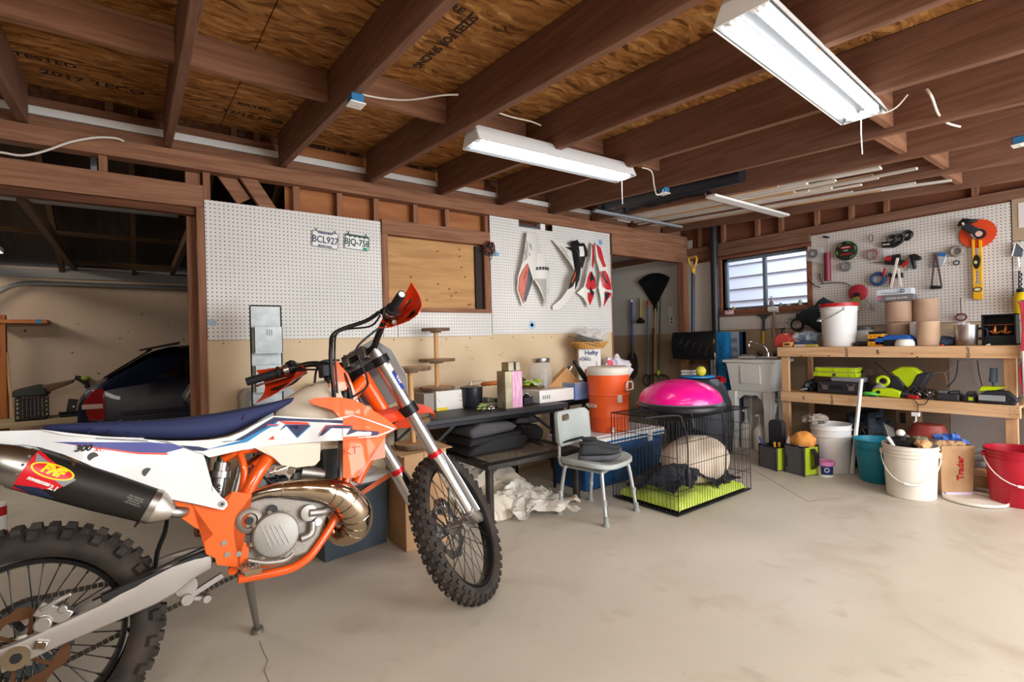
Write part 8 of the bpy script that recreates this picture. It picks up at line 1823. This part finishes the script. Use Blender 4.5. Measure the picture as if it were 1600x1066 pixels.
c = P3(142, 430); t = tk('blister_pack', 'clear blister pack with a roll of wire beside the window', 'package', c); pl(t, 'plastic_tray', [(85, 480), (215, 500), (225, 470), (205, 390), (110, 380)], CLR, .03); m = MB(); m.lathe([(.045, 0), (.045, .02), (.022, .02), (.022, 0)], c+V((-.012, 0, 0)), (-1, 0, 0), n=30, cap=False); m.obj('wire_roll', mat('wire_grey', '6f6965', .5), t)
c = P3(243, 520); t = tk('grease_gun', 'maroon grease gun hung by its T handle on the pegboard', 'grease gun', c); m = MB(); m.cyl(P3(240, 425)+DX*2, P3(244, 618)+DX*2, .029, n=24); m.obj('barrel', mat('maroon_paint', '7c2438', .4), t); tb(t, 'plunger_rod', [(234, 325), (240, 425)], .004, STEEL, .024); tb(t, 'handle', [(212, 312), (252, 318)], .009, BLK, .024)
c = P3(372, 410); t = tk('hose_reel', 'round black and green packaged hose hung on the pegboard', 'hose', c); m = MB(); m.lathe([(.085, 0), (.092, .01), (.092, .03), (.08, .035), (.01, .035)], c+V((0, 0, 0)), (-1, 0, 0), n=36); m.obj('disc', mat('reel_black', '22261f', .5), t)
for k in range(5): a = rad(-30+60*k+20); m = MB(); m.tube([c+V((-.036, cos(b_)*.078, sin(b_)*.078)) for b_ in (a-.25, a, a+.25)], .008, 8); m.obj('green_segment', mat('reel_green', '4e6b2b', .5), t)
m = MB(); m.cbox(c+V((-.037, 0, .03)), (.003, .09, .02)); m.cbox(c+V((-.037, 0, -.035)), (.003, .09, .012)); m.obj('red_label', RED, t); text('SOAKER', .017, c+V((-.0390, 0, .03)), (0, -1, 0), (0, 0, 1), WHT, t); text('HOSE', .015, c+V((-.037, 0, .0)), (0, -1, 0), (0, 0, 1), WHT, t)
c = P3(370, 518); coil('wire_spool', 'grey spool hung just under the round green hose package', 'spool', c, .038, .010, 2, mat('spool_grey', '77746f', .5)); m = MB()
c = P3(556, 436); coil('tape_roll', 'red and grey tape roll on the pegboard', 'tape', c, .042, .009, 2, mat('dull_red', 'a1505a', .5, col2='8a8280', ns=20))
c = P3(590, 605); coil('tape_roll', 'blue tape roll hung left of the clamps', 'tape', c, .052, .013, 2, mat('tape_blue', '27497c', .5))
c = P3(540, 322); coil('wire_loop', 'thin wire loop hung above the red tape roll', 'wire', c, .035, .002, 2, DGRY, sx=.5)
c = P3(660, 360); t = tk('spring_clamp', 'lower left black spring clamp in the bunch on the pegboard', 'clamp', c, 'black spring clamps on the pegboard'); pl(t, 'jaw', [(615, 352), (700, 342), (735, 372), (700, 388), (620, 388)], BLK, .03)
pl(t, 'white_stripe', [(625, 366), (690, 360), (690, 366), (625, 372)], WHT, .002, .031, 0)
for k, (o_, lab) in enumerate((((695, 330), 'middle'), ((745, 325), 'upper middle'), ((800, 300), 'upper right'))):
 c = P3(*o_); t = tk('spring_clamp', lab+' black spring clamp in the bunch on the pegboard', 'clamp', c, 'black spring clamps on the pegboard'); m = MB(); m.tube([c+V((-.02, .03, .02)), c+V((-.025, 0, .03)), c+V((-.03, -.025, .0)), c+V((-.025, -.0, -.035)), c+V((-.02, .02, -.03))], .016, 10, sub=3); m.obj('jaw', BLK, t); m = MB(); m.torus(c+V((-.03, 0, 0)), (1, .3, .2), .035, .006, n=20); m.obj('spring', DGRY, t)
c = P3(660, 420); t = tk('clear_bag', 'small clear bag hung beneath the black clamps', 'bag', c); pl(t, 'bag', [(620, 395), (690, 395), (670, 465), (625, 460)], CLR, .01)
c = P3(730, 470); t = tk('bar_clamp', 'red and black bar clamp with cream handles under the black clamps', 'clamp', c, 'bar clamps with cream handles'); pl(t, 'head', [(640, 470), (650, 450), (700, 440), (745, 432), (748, 470), (790, 480), (750, 510), (640, 505)], BLK, .03); tb(t, 'screw', [(555, 490), (640, 492)], .005, STEEL); pl(t, 'trigger', [(648, 452), (690, 450), (680, 480), (645, 480)], RED, .01, .031); pl(t, 'pad', [(752, 510), (795, 470), (802, 488), (765, 528)], RED, .02, .01)
m = MB(); m.bar(P3(733, 460)+V((-.04, 0, 0)), P3(685, 668)+V((-.04, 0, 0)), .022, .01, (1, 0, 0)); m.obj('handle', CREAM, t, bev=.003)
c = P3(740, 580); t = tk('bar_clamp', 'second bar clamp with cream handle and red grip below the first', 'clamp', c, 'bar clamps with cream handles'); pl(t, 'head', [(665, 560), (700, 575), (760, 560), (765, 595), (700, 600), (668, 590)], BLK, .03); m = MB(); m.bar(P3(735, 530)+V((-.035, 0, 0)), P3(752, 660)+V((-.035, 0, 0)), .02, .01, (1, 0, 0)); m.obj('handle', CREAM, t, bev=.003); pl(t, 'grip', [(668, 600), (680, 600), (676, 660), (668, 655)], RED, .02)
c = P3(637, 550); t = tk('utility_knife', 'red utility knife hung over the blue tape', 'knife', c); pl(t, 'handle', [(622, 585), (640, 522), (650, 540), (640, 585)], RED, .012, .03)
c = P3(850, 480); t = tk('glue_gun', 'black glue gun hung right of the red clamp', 'glue gun', c); pl(t, 'body', [(805, 440), (850, 430), (895, 455), (885, 475), (850, 478), (858, 530), (838, 540), (822, 480)], BLK, .04, 0, .006); pl(t, 'blue_tip', [(790, 540), (808, 520), (818, 530), (800, 552)], mat('pale_tip', 'b3c6c8', .4), .01)
c = P3(1000, 470); t = tk('bicycle_rack_clamp', 'tall narrow folding frame with black base in front of a blue and white packet', 'tool', c); tb(t, 'left_rail', [(988, 425), (962, 655)], .007, mat('rail_maroon', '4d2a2c', .5), .02, 1); tb(t, 'right_rail', [(992, 425), (1032, 655)], .007, MATS['rail_maroon'], .02, 1); tb(t, 'crossbar', [(975, 520), (1005, 520)], .005, DGRY, .02, 1); pl(t, 'base', [(955, 652), (1035, 652), (1035, 672), (958, 676)], BLK, .03, .005, .004)
t = tk('foil_packet', 'blue and silver packet behind the narrow folding frame', 'packet', P3(1020, 450)); pl(t, 'packet', [(950, 520), (975, 415), (1070, 425), (1040, 510), (1000, 525)], mat('silver_film', 'c2cbd2', .3, .5), .006); pl(t, 'blue_panel', [(1000, 420), (1068, 425), (1050, 450), (1005, 445)], mat('packet_blue', '2a6cae', .4), .004, .007)
c = P3(1135, 412); coil('sanding_disc', 'worn grey disc hung between folding frame and level', 'disc', c, .036, .013, 2, mat('worn_disc', '8a8078', .6)); c = P3(1132, 492); coil('hook_ring', 'small dark ring with hook under the worn grey disc', 'ring', c, .018, .005, 1, DGRY)
c = P3(1278, 290); t = tk('saw_blade', 'round orange saw blade with angle tool in front on the pegboard', 'saw blade', c); m = MB(); m.lathe([(.045, 0), (.047, -.0), (.112, 0), (.113, .004), (.045, .004)], c+V((-.002, 0, 0)), (-1, 0, 0), n=48, cap=False); m.obj('blade', mat('blade_orange', 'e2491d', .5), t)
m = MB()
for k in range(24): a = 2*pi*k/24; m.cbox(c+V((-.004, cos(a)*.114, sin(a)*.114)), (.004, .008, .008), (a, 0, 0))
m.obj('tooth', mat('blade_orange', 'e2491d', .5), t); MB().cyl(c+V((-.002, 0, 0)), c+V((-.005, 0, 0)), .046, n=30).obj('hub', mat('hub_grey', '8f8b84', .4, .5), t)
t = tk('angle_grinder', 'black and tan angle grinder hung over the orange saw blade', 'power tool', P3(1270, 260)); m = MB(); m.bar(P3(1195, 235)+V((-.05, 0, 0)), P3(1300, 300)+V((-.05, 0, 0)), .06, .045, (1, 0, 0)); m.obj('body', CB, t, bev=.01); m = MB(); m.bar(P3(1185, 220)+V((-.055, 0, 0)), P3(1275, 325)+V((-.055, 0, 0)), .014, .03, (1, 0, 0)); m.obj('strap', CREAM, t, bev=.002)
m = MB(); m.cyl(P3(1302, 297)+V((-.03, 0, 0)), P3(1302, 297)+V((-.07, 0, 0)), .038, n=24); m.obj('gear_head', BLK, t); m = MB(); m.cyl(P3(1302, 297)+V((-.07, 0, 0)), P3(1302, 297)+V((-.074, 0, 0)), .022, n=24); m.obj('cap', mat('pale_orange_cap', 'dfb8a2', .5), t); m = MB(); m.tube([P3(1155, 240)+V((-.04, 0, 0)), P3(1190, 205)+V((-.05, 0, 0)), P3(1240, 210)+V((-.05, 0, 0)), P3(1290, 200)+V((-.04, 0, 0))], [.012, .02, .018, .008], 10, sub=2); m.obj('guard', BLK, t)
LY = mat('level_yellow', 'e2a91a', .4); t = tk('spirit_level', 'yellow spirit level with black oval vials hung under the orange blade', 'level', P3(1280, 700))
for (pts) in ([(1240, 330), (1258, 330), (1268, 620), (1250, 650)], [(1288, 335), (1308, 335), (1316, 640), (1296, 630)], [(1250, 640), (1316, 640), (1318, 748), (1252, 745)], [(1244, 440), (1312, 440), (1314, 545), (1246, 545)]): pl(t, 'rail', pts, LY, .022, .004)
def oval(t, name, x, y, a_, b_, mt, off, th=.004, n=28): c = P3(x, y); m = MB(); m.prism([(a_*cos(2*pi*i/n), b_*sin(2*pi*i/n)) for i in range(n)], c+V((-off, 0, 0)), (0, -1, 0), (0, 0, 1), -th, 0); m.obj(name, mt, t)
oval(t, 'vial_window', 1275, 487, .022, .058, BLK, .027); oval(t, 'vial', 1270, 490, .010, .014, mat('vial_green', 'b8c48a', .3), .031); oval(t, 'vial_ring', 1283, 678, .028, .021, BLK, .027); oval(t, 'vial', 1283, 678, .020, .013, mat('vial_pale', 'd5c79d', .3), .031)
c = P3(1165, 870); t = tk('key_ring', 'small red and black ring hung by a wire at the pegboard bottom', 'key ring', c); m = MB(); m.torus(c+V((-.012, 0, 0)), (1, 0, 0), .026, .007, n=24, sx=1.3); m.obj('ring', mat('ring_maroon', '71333a', .5), t); tb(t, 'wire', [(1160, 735), (1162, 800), (1168, 850)], .003, DGRY, .012); oval(t, 'disc', 1165, 872, .014, .010, GRYP, .02)
c = P3(452, 700); t = tk('chalk_reel', 'round red reel with green and black centre on the pegboard', 'reel', c); m = MB(); m.lathe([(.072, 0), (.078, .006), (.078, .02), (.07, .026), (.01, .026)], c, (-1, 0, 0), n=40); m.obj('reel', mat('reel_red', 'ab2b38', .45), t); m = MB(); m.lathe([(.024, 0), (.026, .012), (.01, .014)], P3(447, 718)+V((-.026, 0, 0)), (-1, 0, 0), n=20); m.obj('hub', BLK, t); pl(t, 'crank', [(420, 735), (460, 725), (475, 770), (455, 850), (430, 850), (415, 780)], mat('olive_tool', '8d9a4a', .5), .01, .03)
t = tk('square_bracket', 'chrome L-shaped bar hung between grease gun and window', 'bar', P3(160, 640)); tb(t, 'bar', [(100, 595), (150, 650), (190, 665)], .006, CHROME, .012, 1); tb(t, 'hook', [(180, 565), (195, 620), (215, 640)], .005, DGRY, .012, 3); tb(t, 'arm', [(190, 640), (280, 630), (360, 632), (400, 655)], .005, mat('wire_silver', '8f8d8c', .4, .8), .012, 3)
t = tk('folding_ruler', 'steel shears-like tool right of the red reel', 'tool', P3(540, 790)); tb(t, 'leg', [(505, 745), (565, 825)], .006, STEEL, .012, 1); tb(t, 'arm', [(520, 760), (525, 800), (545, 825)], .005, STEEL, .012, 1)
# right edge: calendar, trowel, chain, bottle
t = tk('wall_sheet', 'white paper sheet pinned high on the brown board at the right edge', 'paper', P3(1590, 160)); m = MB(); a_, b_ = P3(1548, 78), P3(1560, 250); m.box((XR-.018, b_.y-.22, b_.z), (XR-.0155, b_.y, a_.z)); m.obj('sheet', mat('paper_white', 'ddd0cc', .7), t)
t = tk('trowel', 'grey metal square tool with white rim at the right edge of the pegboard', 'trowel', P3(1560, 400)); pl(t, 'blade', [(1518, 448), (1545, 348), (1600, 400), (1590, 452)], mat('grey_blue_metal', '6d7581', .4, .6), .012, .006); tb(t, 'rim', [(1518, 448), (1545, 348), (1602, 400)], .005, WHT, .02, 1); tb(t, 'handle', [(1560, 455), (1566, 520)], .008, WHT, .015, 1)
t = tk('chain_bundle', 'dark chain hanging at the right edge over the yellow bottle', 'chain', P3(1590, 580)); m = MB()
for k in range(14): m.torus(P3(1568+(k % 2)*8, 560+k*16)+V((-.02, 0, 0)), (1, 0, 0) if k % 2 else (0, 1, 0), .013, .004, n=12, m=6, sx=.7)
m.obj('chain', mat('chain_black', '2c2a2e', .4, .6), t)
c = P3(1596, 770); t = tk('yellow_bottle', 'yellow bottle with black cap hung at the right edge of the picture', 'bottle', c); m = MB(); m.lathe([(.045, -.09), (.05, -.08), (.05, .05), (.03, .08)], c+V((-.05, 0, 0)), n=24); m.obj('bottle', mat('bottle_yellow', 'e0c21c', .4), t); MB().lathe([(.032, .08), (.032, .105), (.02, .11)], c+V((-.05, 0, 0)), n=20).obj('cap', BLK, t)
a_ = at(1590, 470, X=4.80); t = tk('hanging_coat', 'dark red cloth hanging at the right edge of the picture beside the workbench', 'cloth', a_); y_ = at(1591, 520, X=4.84).y
m = crumple(lambda u, v: (4.80+.02*sin(v*9), y_-.015-.30*v-.10*(u)*0+.0, 1.36-.62*u), 24, 14, .02, 8, .006, 5); m.obj('cloth', mat('crimson_cloth', '971b30', .8), t)
m = MB(); m.cyl((4.80, y_-.16, 1.38), (4.80, y_-.16, 2.2), .004, n=8); m.cyl((4.80, y_-.30, 1.36), (4.80, y_-.02, 1.36), .006, n=8); m.obj('hanger', STEEL, t)
p = at(1597, 560, X=4.82); t = tk('white_rod', 'white rod standing at the right edge beside the workbench', 'rod', (4.81, p.y-.012, 0)); MB().cyl((4.81, p.y-.020, 0), (4.80, p.y-.012, 1.02), .012).obj('rod', WHT, t)

# ------------------------------------------------------------------ ceiling: boxes, cords, stored trim
EB = mat('electrical_blue', '2b6f9d', .45)
def ebox(x, y, jx, label, plate=True):
 p = at(x, y, X=jx); z = jz(p.y); t = thing('junction_box', label, 'electrical box', (jx, p.y, z), (0, 0, 0), 'blue junction boxes under the joists')
 m = MB(); m.box((jx-.03, p.y-.03, z-.04), (jx+.03, p.y+.03, z-.001)); m.obj('box', EB, t, bev=.004)
 if plate:
  m = MB(); m.box((jx-.036, p.y-.036, z-.047), (jx+.036, p.y+.036, z-.041)); m.obj('cover_plate', WHT, t, bev=.002)
  for s in (-.014, .014): MB().cyl((jx+s, p.y, z-.0475), (jx+s, p.y, z-.049), .009, n=14).obj('socket', CREAM, t)
 return p, z
ebox(556, 160, .83, 'blue junction box with white outlet plate under the third joist from the left')
ebox(1037, 288, 3.30, 'blue junction box beside the end of the middle shop light')
ebox(1594, 182, 3.88, 'blue junction box at the top right edge of the picture')
def cord(label, pts, r=.0045, mt=None, g=None, name='electric_cable'):
 P = [at(x, y, Z=z) for x, y, z in pts]; t = thing(name, label, 'cable', P[0], (0, 0, 0), g); MB().tube(P, r, 7, sub=5).obj('cable', mt or CREAM, t)
cord('white cable running from the left junction box to the next joist', [(562, 147, 2.38), (600, 154, 2.40), (640, 156, 2.40), (690, 149, 2.41), (716, 148, 2.42)])
cord('white cable above the middle shop light, left end', [(778, 176, 2.40), (800, 183, 2.41), (830, 190, 2.42), (845, 196, 2.43)], .004)
cord('white looped cable from the middle junction box', [(1003, 262, 2.37), (1018, 268, 2.36), (1022, 290, 2.28), (1026, 304, 2.26), (1034, 302, 2.27), (1036, 296, 2.31)])
cord('white supply cord from the large shop light to the joist', [(1378, 178, 2.25), (1400, 168, 2.27), (1418, 148, 2.33)], .004)
cord('white cable looping over a joist blocking at the right', [(1448, 140, 2.32), (1456, 152, 2.28), (1466, 178, 2.26), (1480, 192, 2.27), (1500, 198, 2.30)], .006)
P = [at(x, y, Y=YL-.06) for x, y in ((-30, 238), (0, 238), (35, 243), (70, 236), (110, 222), (150, 215), (180, 216), (194, 221))]
t = thing('electric_cable', 'cream cable sagging along the header over the car bay', 'cable', P[0]); MB().tube(P, .006, 8, sub=4).obj('cable', CREAM, t)
P = [at(x, y, Y=YL-.03) for x, y in ((712, 278), (690, 280), (676, 282), (676, 292))]
# stored trim on two cross supports
t = thing('cross_support', 'grey metal strip holding up the stored trim near the niche', 'support', (4.1, 3.27, 2.37), (0, 0, 0), 'supports screwed under the joists'); z = jz(3.27); MB().box((3.42, 3.25, z-.03), (4.76, 3.29, z-.008)).obj('strip', mat('support_grey', '8c939b', .5), t, bev=.003)
t = thing('cross_support', 'white painted board holding up the stored trim, farther from the niche', 'support', (4.3, 2.29, 2.3), (0, 0, 0), 'supports screwed under the joists'); z = jz(2.29); MB().box((3.74, 2.25, z-.026), (5.0, 2.335, z-.006)).obj('board', WHT, t, bev=.002); MB().box((3.74, 2.336, z-.026), (5.0, 2.342, z+.03)).obj('backing', FIRX, t)
TRW = mat('trim_white', 'd8cfc3', .6, col2='e3dcd2', ns=6); random.seed(55)
k = 0
for bay, xs in ((0, [3.93, 3.99, 4.05, 4.11, 4.17, 4.23, 4.29, 4.35, 4.41]), (1, [4.54, 4.62, 4.70])):
 for lay in range(2 if bay == 0 else 1):
  for x in xs:
   y0_, y1_ = random.uniform(3.40, 3.62), random.uniform(1.15, 1.9); w = random.choice((.022, .03, .045)); dz = .004+.026*lay; sl = random.uniform(-.03, .03)
   m = MB(); m.bar((x, y0_, jz(y0_)+dz+.008), (x+sl, y1_, jz(y1_)+dz+.008), w, .014)
   o = m.obj('trim_board', TRW if k % 5 else PIN); k += 1; tag(o, 'long white wooden trim piece in the bundle stored between the joists', 'trim', 'stored trim pieces between the joists')
for i, ((xa, ya, xb, yb_), lab) in enumerate((((4.58, 2.6, 4.79, 1.02), 'longest thin trim piece sticking out of the bundle to the right'), ((4.36, 2.4, 4.24, 1.08), 'thin trim piece sticking out highest at the right of the bundle'))):
 m = MB(); m.bar((xa, ya, jz(ya)+.02), (xb, yb_, jz(yb_)+.02-.0), .03, .015); tag(m.obj('trim_board', TRW), lab, 'trim')
t = thing('rolled_tarp', 'long black rolled sheet stored above the supports', 'roll', (3.6, 2.6, 2.45)); m = MB(); m.tube([(3.56, 3.30, jz(3.3)+.075), (3.60, 2.7, jz(2.7)+.078), (3.66, 1.98, jz(1.98)+.075)], [.075, .078, .062], 20); m.obj('roll', mat('black_film', '1c1f26', .35), t)
t = thing('black_sheet', 'black film draped from the roll over the trim bundle', 'sheet', (3.7, 2.7, 2.42)); crumple(lambda u, v: (3.70+.15*v*(1-.6*u), 3.35-1.05*u, jz(3.35-1.05*u)+.05-.035*v), 20, 10, .015, 8, .003, 2).obj('sheet', MATS['black_film'], t)

# ------------------------------------------------------------------ car bay
CARB = mat('car_navy', '0b1026', .35, .0, coat=.15, spec=.3); CARG = mat('car_glass', '0c0d0e', .06, coat=1.); TLR = mat('tail_red', '7d0c12', .2, coat=1.)
car = thing('hatchback_car', 'dark navy hatchback car parked in the bay beyond the partition', 'car', (1.7, 5.75, 0))
CY, CW = 5.74, .80
sec = [(-.36, .30, .62, .60, .86), (-.375, .28, .80, .78, .95), (-.33, .27, .90, .885, .99), (-.20, .26, .955, .93, 1), (.0, .25, 1.10, .93, 1), (.12, .25, 1.185, .93, 1), (.35, .24, 1.235, .92, 1), (1.3, .22, 1.27, .90, 1), (1.9, .22, 1.23, .90, 1), (2.5, .22, .97, .88, 1), (3.2, .23, .88, .80, .98), (3.6, .25, .74, .66, .93), (3.68, .3, .55, .5, .86)]
rings = []
for x, zb, zt, belt, k in sec:
 gh = .74 if zt > belt+.08 else .93
 belt = min(belt, zt-.015)
 pts = [(-.9, zb), (-1, zb+.12), (-1.0, (zb+belt)/2+.05), (-.985, belt), (-gh, zt-.015), (-gh*.55, zt), (gh*.55, zt), (gh, zt-.015), (.985, belt), (1.0, (zb+belt)/2+.05), (1, zb+.12), (.9, zb)]
 rings.append([V((x, CY+a_*CW*k, z)) for a_, z in pts])
m = MB(); m.loft(rings); m.obj('body', CARB, car, sub=1)
yn = CY-CW-.03
m = MB(); m.plate([(-.335, yn+.055, .66), (-.20, yn+.010, .66), (-.195, yn+.01, .80), (-.205, yn+.012, .905), (-.27, yn+.03, .89), (-.33, yn+.06, .80)], (0, .05, 0)); tl = m.obj('tail_light', TLR, car, bev=.008)
m = MB(); m.plate([(-.335, yn+.046, .75), (-.21, yn+.004, .75), (-.21, yn+.004, .785), (-.335, yn+.044, .785)], (0, .02, 0)); m.obj('reversing_lens', mat('lens_pale', 'b99c96', .2), tl, bev=.003)
m = MB(); m.plate([(.12, yn+.07, .955), (1.15, yn+.05, .94), (1.12, yn+.155, 1.17), (.42, yn+.16, 1.15)], (0, .01, 0)); m.obj('side_window', CARG, car)
m = MB(); m.loft([[(-.215, CY+s*.62, .975) for s in (-1, 1)]+[(-.205, CY+s*.62, .965) for s in (1, -1)], [(.10, CY+s*.52, 1.195) for s in (-1, 1)]+[(.11, CY+s*.52, 1.185) for s in (1, -1)]]); m.obj('rear_window', CARG, car)
m = MB(); m.loft([[(.02, CY+s*.60, 1.19) for s in (-1, 1)]+[(.02, CY+s*.60, 1.175) for s in (1, -1)], [(.30, CY+s*.60, 1.25) for s in (-1, 1)]+[(.30, CY+s*.60, 1.225) for s in (1, -1)]]); m.obj('spoiler', CARB, car, bev=.006)
for xx in (.42, 2.95):
 for s in (-1, 1):
  c = V((xx, CY+s*(CW-.09), .29)); m = MB(); m.cyl(c-V((0, .09, 0)), c+V((0, .09, 0)), .29, n=36); w_ = m.obj('wheel', RUB, car, bev=.02); m = MB(); m.cyl(c+V((0, s*.092, 0)), c+V((0, s*.097, 0)), .19, n=28); m.obj('hubcap', STEEL, w_)
m = MB(); m.bar((-.1, yn+.003, .70), (2.9, yn+.003, .68), .012, .03, (0, 0, 1)); m.obj('side_moulding', CARB, car)
# dusty bin in front of the car
p = at(285, 590, Y=4.45)
t = thing('dusty_bin', 'dark bin with dusty olive lid standing in front of the navy car', 'bin', (.46, 4.5, 0))
m = MB(); m.loft([[(.31+k, 4.35+k, z), (.75-k, 4.35+k, z), (.75-k, 4.65-k, z), (.31+k, 4.65-k, z)] for k, z in ((.04, 0), (0, .78))]); m.obj('tub', BLK, t, bev=.02)
m = MB(); m.loft([[(.29, 4.33, .785), (.77, 4.33, .785), (.77, 4.67, .785), (.29, 4.67, .785)], [(.27, 4.34, .82), (.77, 4.34, .86), (.77, 4.66, .86), (.27, 4.66, .82)], [(.33, 4.38, .93), (.77, 4.38, 1.0), (.77, 4.62, 1.0), (.33, 4.62, .93)]]); m.obj('lid', mat('dusty_olive', '4a4740', .45), t, bev=.02, bseg=3)
# low bench with crate and stand
t = thing('low_bench', 'low pale wooden bench against the far wall behind the motorcycle seat', 'bench', (-.9, 6.6, 0)); MB().box((-1.6, 6.2, .53), (-.42, 6.70, .57)).obj('top', mat('bench_pale', '9c8a6c', .7), t, bev=.003)
for xx in (-1.55, -.5):
 for yy in (6.25, 6.65): MB().box((xx, yy-.03, 0), (xx+.06, yy+.03, .53)).obj('leg', PINZ, t)
x0, x1, z0, z1 = LB(6.3, 23, 70, 640, 663); t = thing('milk_crate', 'black milk crate with a bag on top on the low bench', 'crate', (x0, 6.3, .57)); h = .20
m = MB(smooth=False)
for zz in (.575, .62, .66, .70, .74, .77): m.box((x0, 6.3, zz), (x1, 6.31, zz+.008)); m.box((x0, 6.3, zz), (x0+.01, 6.6, zz+.008)); m.box((x1-.01, 6.3, zz), (x1, 6.6, zz+.008)); m.box((x0, 6.59, zz), (x1, 6.6, zz+.008))
for k in range(8): xx = x0+(x1-x0-.01)*k/7; m.box((xx, 6.3, .572), (xx+.01, 6.308, .78)); m.box((xx, 6.592, .572), (xx+.01, 6.6, .78))
m.box((x0, 6.3, .572), (x1, 6.6, .58)); m.obj('crate', BLK, t)
t = thing('canvas_bag', 'dark canvas bag with brown flap lying over the milk crate', 'bag', (x0+.1, 6.4, .79)); m = MB(); m.loft([[(x0-.02, y, z) for y, z in ((6.32, .785), (6.58, .785), (6.56, .85), (6.34, .85))], [(x0+.14, y, z) for y, z in ((6.3, .785), (6.58, .785), (6.55, .89), (6.33, .88))], [(x1+.02, y, z) for y, z in ((6.32, .785), (6.58, .785), (6.56, .87), (6.34, .86))]]); m.obj('bag', mat('charcoal_canvas', '2a2a26', .9), t, bev=.02)
m = MB(); m.loft([[(x1-.02, 6.34, .80), (x1-.02, 6.54, .80), (x1-.02, 6.54, .88), (x1-.02, 6.34, .88)], [(x1+.20, 6.36, .89), (x1+.20, 6.5, .89), (x1+.20, 6.5, .92), (x1+.20, 6.36, .92)]]); m.obj('flap', mat('brown_canvas', '5e4634', .85), t, bev=.01)
p = at(110, 657, Y=6.4); t = thing('tool_stand', 'black slanted metal stand with clamps on the low bench', 'stand', (p.x, 6.4, .57)); q = at(115, 627, Y=6.4); xq = min(p.x, -.50)
m = MB(); m.bar((xq-.0, 6.4, .58), (q.x, 6.4, q.z+.02), .035, .07, (0, 0, 1)); m.obj('post', BLK, t); m = MB(); m.box((xq-.07, 6.35, .571), (xq+.06, 6.47, .60)); m.cyl((xq-.08, 6.38, .61), (xq+.07, 6.38, .61), .012); m.obj('base', BLKM, t); m = MB(); m.cyl((q.x, 6.381, q.z-.05), (q.x, 6.379, q.z-.05), .008); m.obj('hole', WHT, t)
p = at(133, 592, Y=6.93); t = thing('cordless_drill', 'yellow-green and black drill hung on the far wall behind the car', 'drill', p); m = MB(); m.tube([p+V((-.08, 0, .02)), p+V((-.03, 0, 0)), p+V((0, 0, -.03))], [.022, .03, .03], 12); m.cyl(p+V((0, 0, -.02)), p+V((.02, 0, -.10)), .02); m.obj('body', BLK, t); m = MB(); m.ball(p+V((-.0, -.01, .005)), .035, sc=(1.2, .8, .8)); m.obj('shell', mat('drill_lime', '8f9a35', .5), t); MB().box((p.x-.02, p.y+.01, p.z-.02), (p.x+.02, 6.999, p.z+.02)).obj('wall_hook', STEEL, t)
# shelf bracket on the far wall
a_, b_ = at(8, 503, Y=6.85), at(77, 505, Y=6.85); t = thing('shelf_board', 'short orange-brown shelf board with blue tape on a post, far wall left', 'shelf', (a_.x, 6.9, a_.z)); SHW = wood('shelf_fir', '9a5c30', 'b06e3e', 'x'); MB().box((a_.x-.1, 6.70, a_.z-.02), (b_.x, 6.99, a_.z+.015)).obj('board', SHW, t, bev=.002)
MB().box((b_.x-.08, 6.698, a_.z-.022), (b_.x-.04, 6.70, a_.z+.018)).obj('tape', EB, t); xx = at(6, 560, Y=6.75).x
MB().box((xx-.04, 6.72, 0), (xx+.02, 6.80, a_.z+.06)).obj('post', wood('shelf_fir_z', '8a4f28', 'a36436', 'z'), t, bev=.002)
MB().bar((xx+.05, 6.74, .58), (xx+.02, 6.74, 1.2), .02, .02).obj('prop', PINZ, t)
# garage door tracks
TRK = mat('galvanised_track', '8b9092', .4, .7)
t = thing('door_track', 'galvanised garage door track along the far wall, curving down at the left', 'garage door track', (.5, 6.9, 1.88), (0, 0, 0), 'garage door tracks in the car bay')
zt_ = at(200, 447, Y=6.9).z; xl_ = at(55, 443, Y=6.9).x
P = [V((1.6, 6.9, zt_))]+[V((xl_, 6.9, zt_))]+[V((xl_-.38*sin(a), 6.9, zt_-.38*(1-cos(a)))) for a in [rad(90)*i/8 for i in range(1, 9)]]+[V((xl_-.38, 6.9, .1))]
m = MB(); m.tube(P, .022, 8); m.obj('rail', TRK, t); MB().box((.55, 6.88, zt_), (.58, 6.92, 2.5)).obj('hanger', TRK, t)
zt_ = at(150, 320, Y=4.0).z
t = thing('door_track', 'galvanised garage door track overhead, nearer to the partition', 'garage door track', (.3, 4.0, zt_), (0, 0, 0), 'garage door tracks in the car bay'); m = MB(); m.box((-3.5, 3.97, zt_-.02), (.24, 4.0, zt_+.045)); m.box((-3.5, 3.95, zt_-.025), (.24, 4.02, zt_-.018)); m.obj('rail', TRK, t); MB().box((-.2, 3.98, zt_+.045), (-.17, 4.01, 2.6)).obj('hanger', TRK, t)
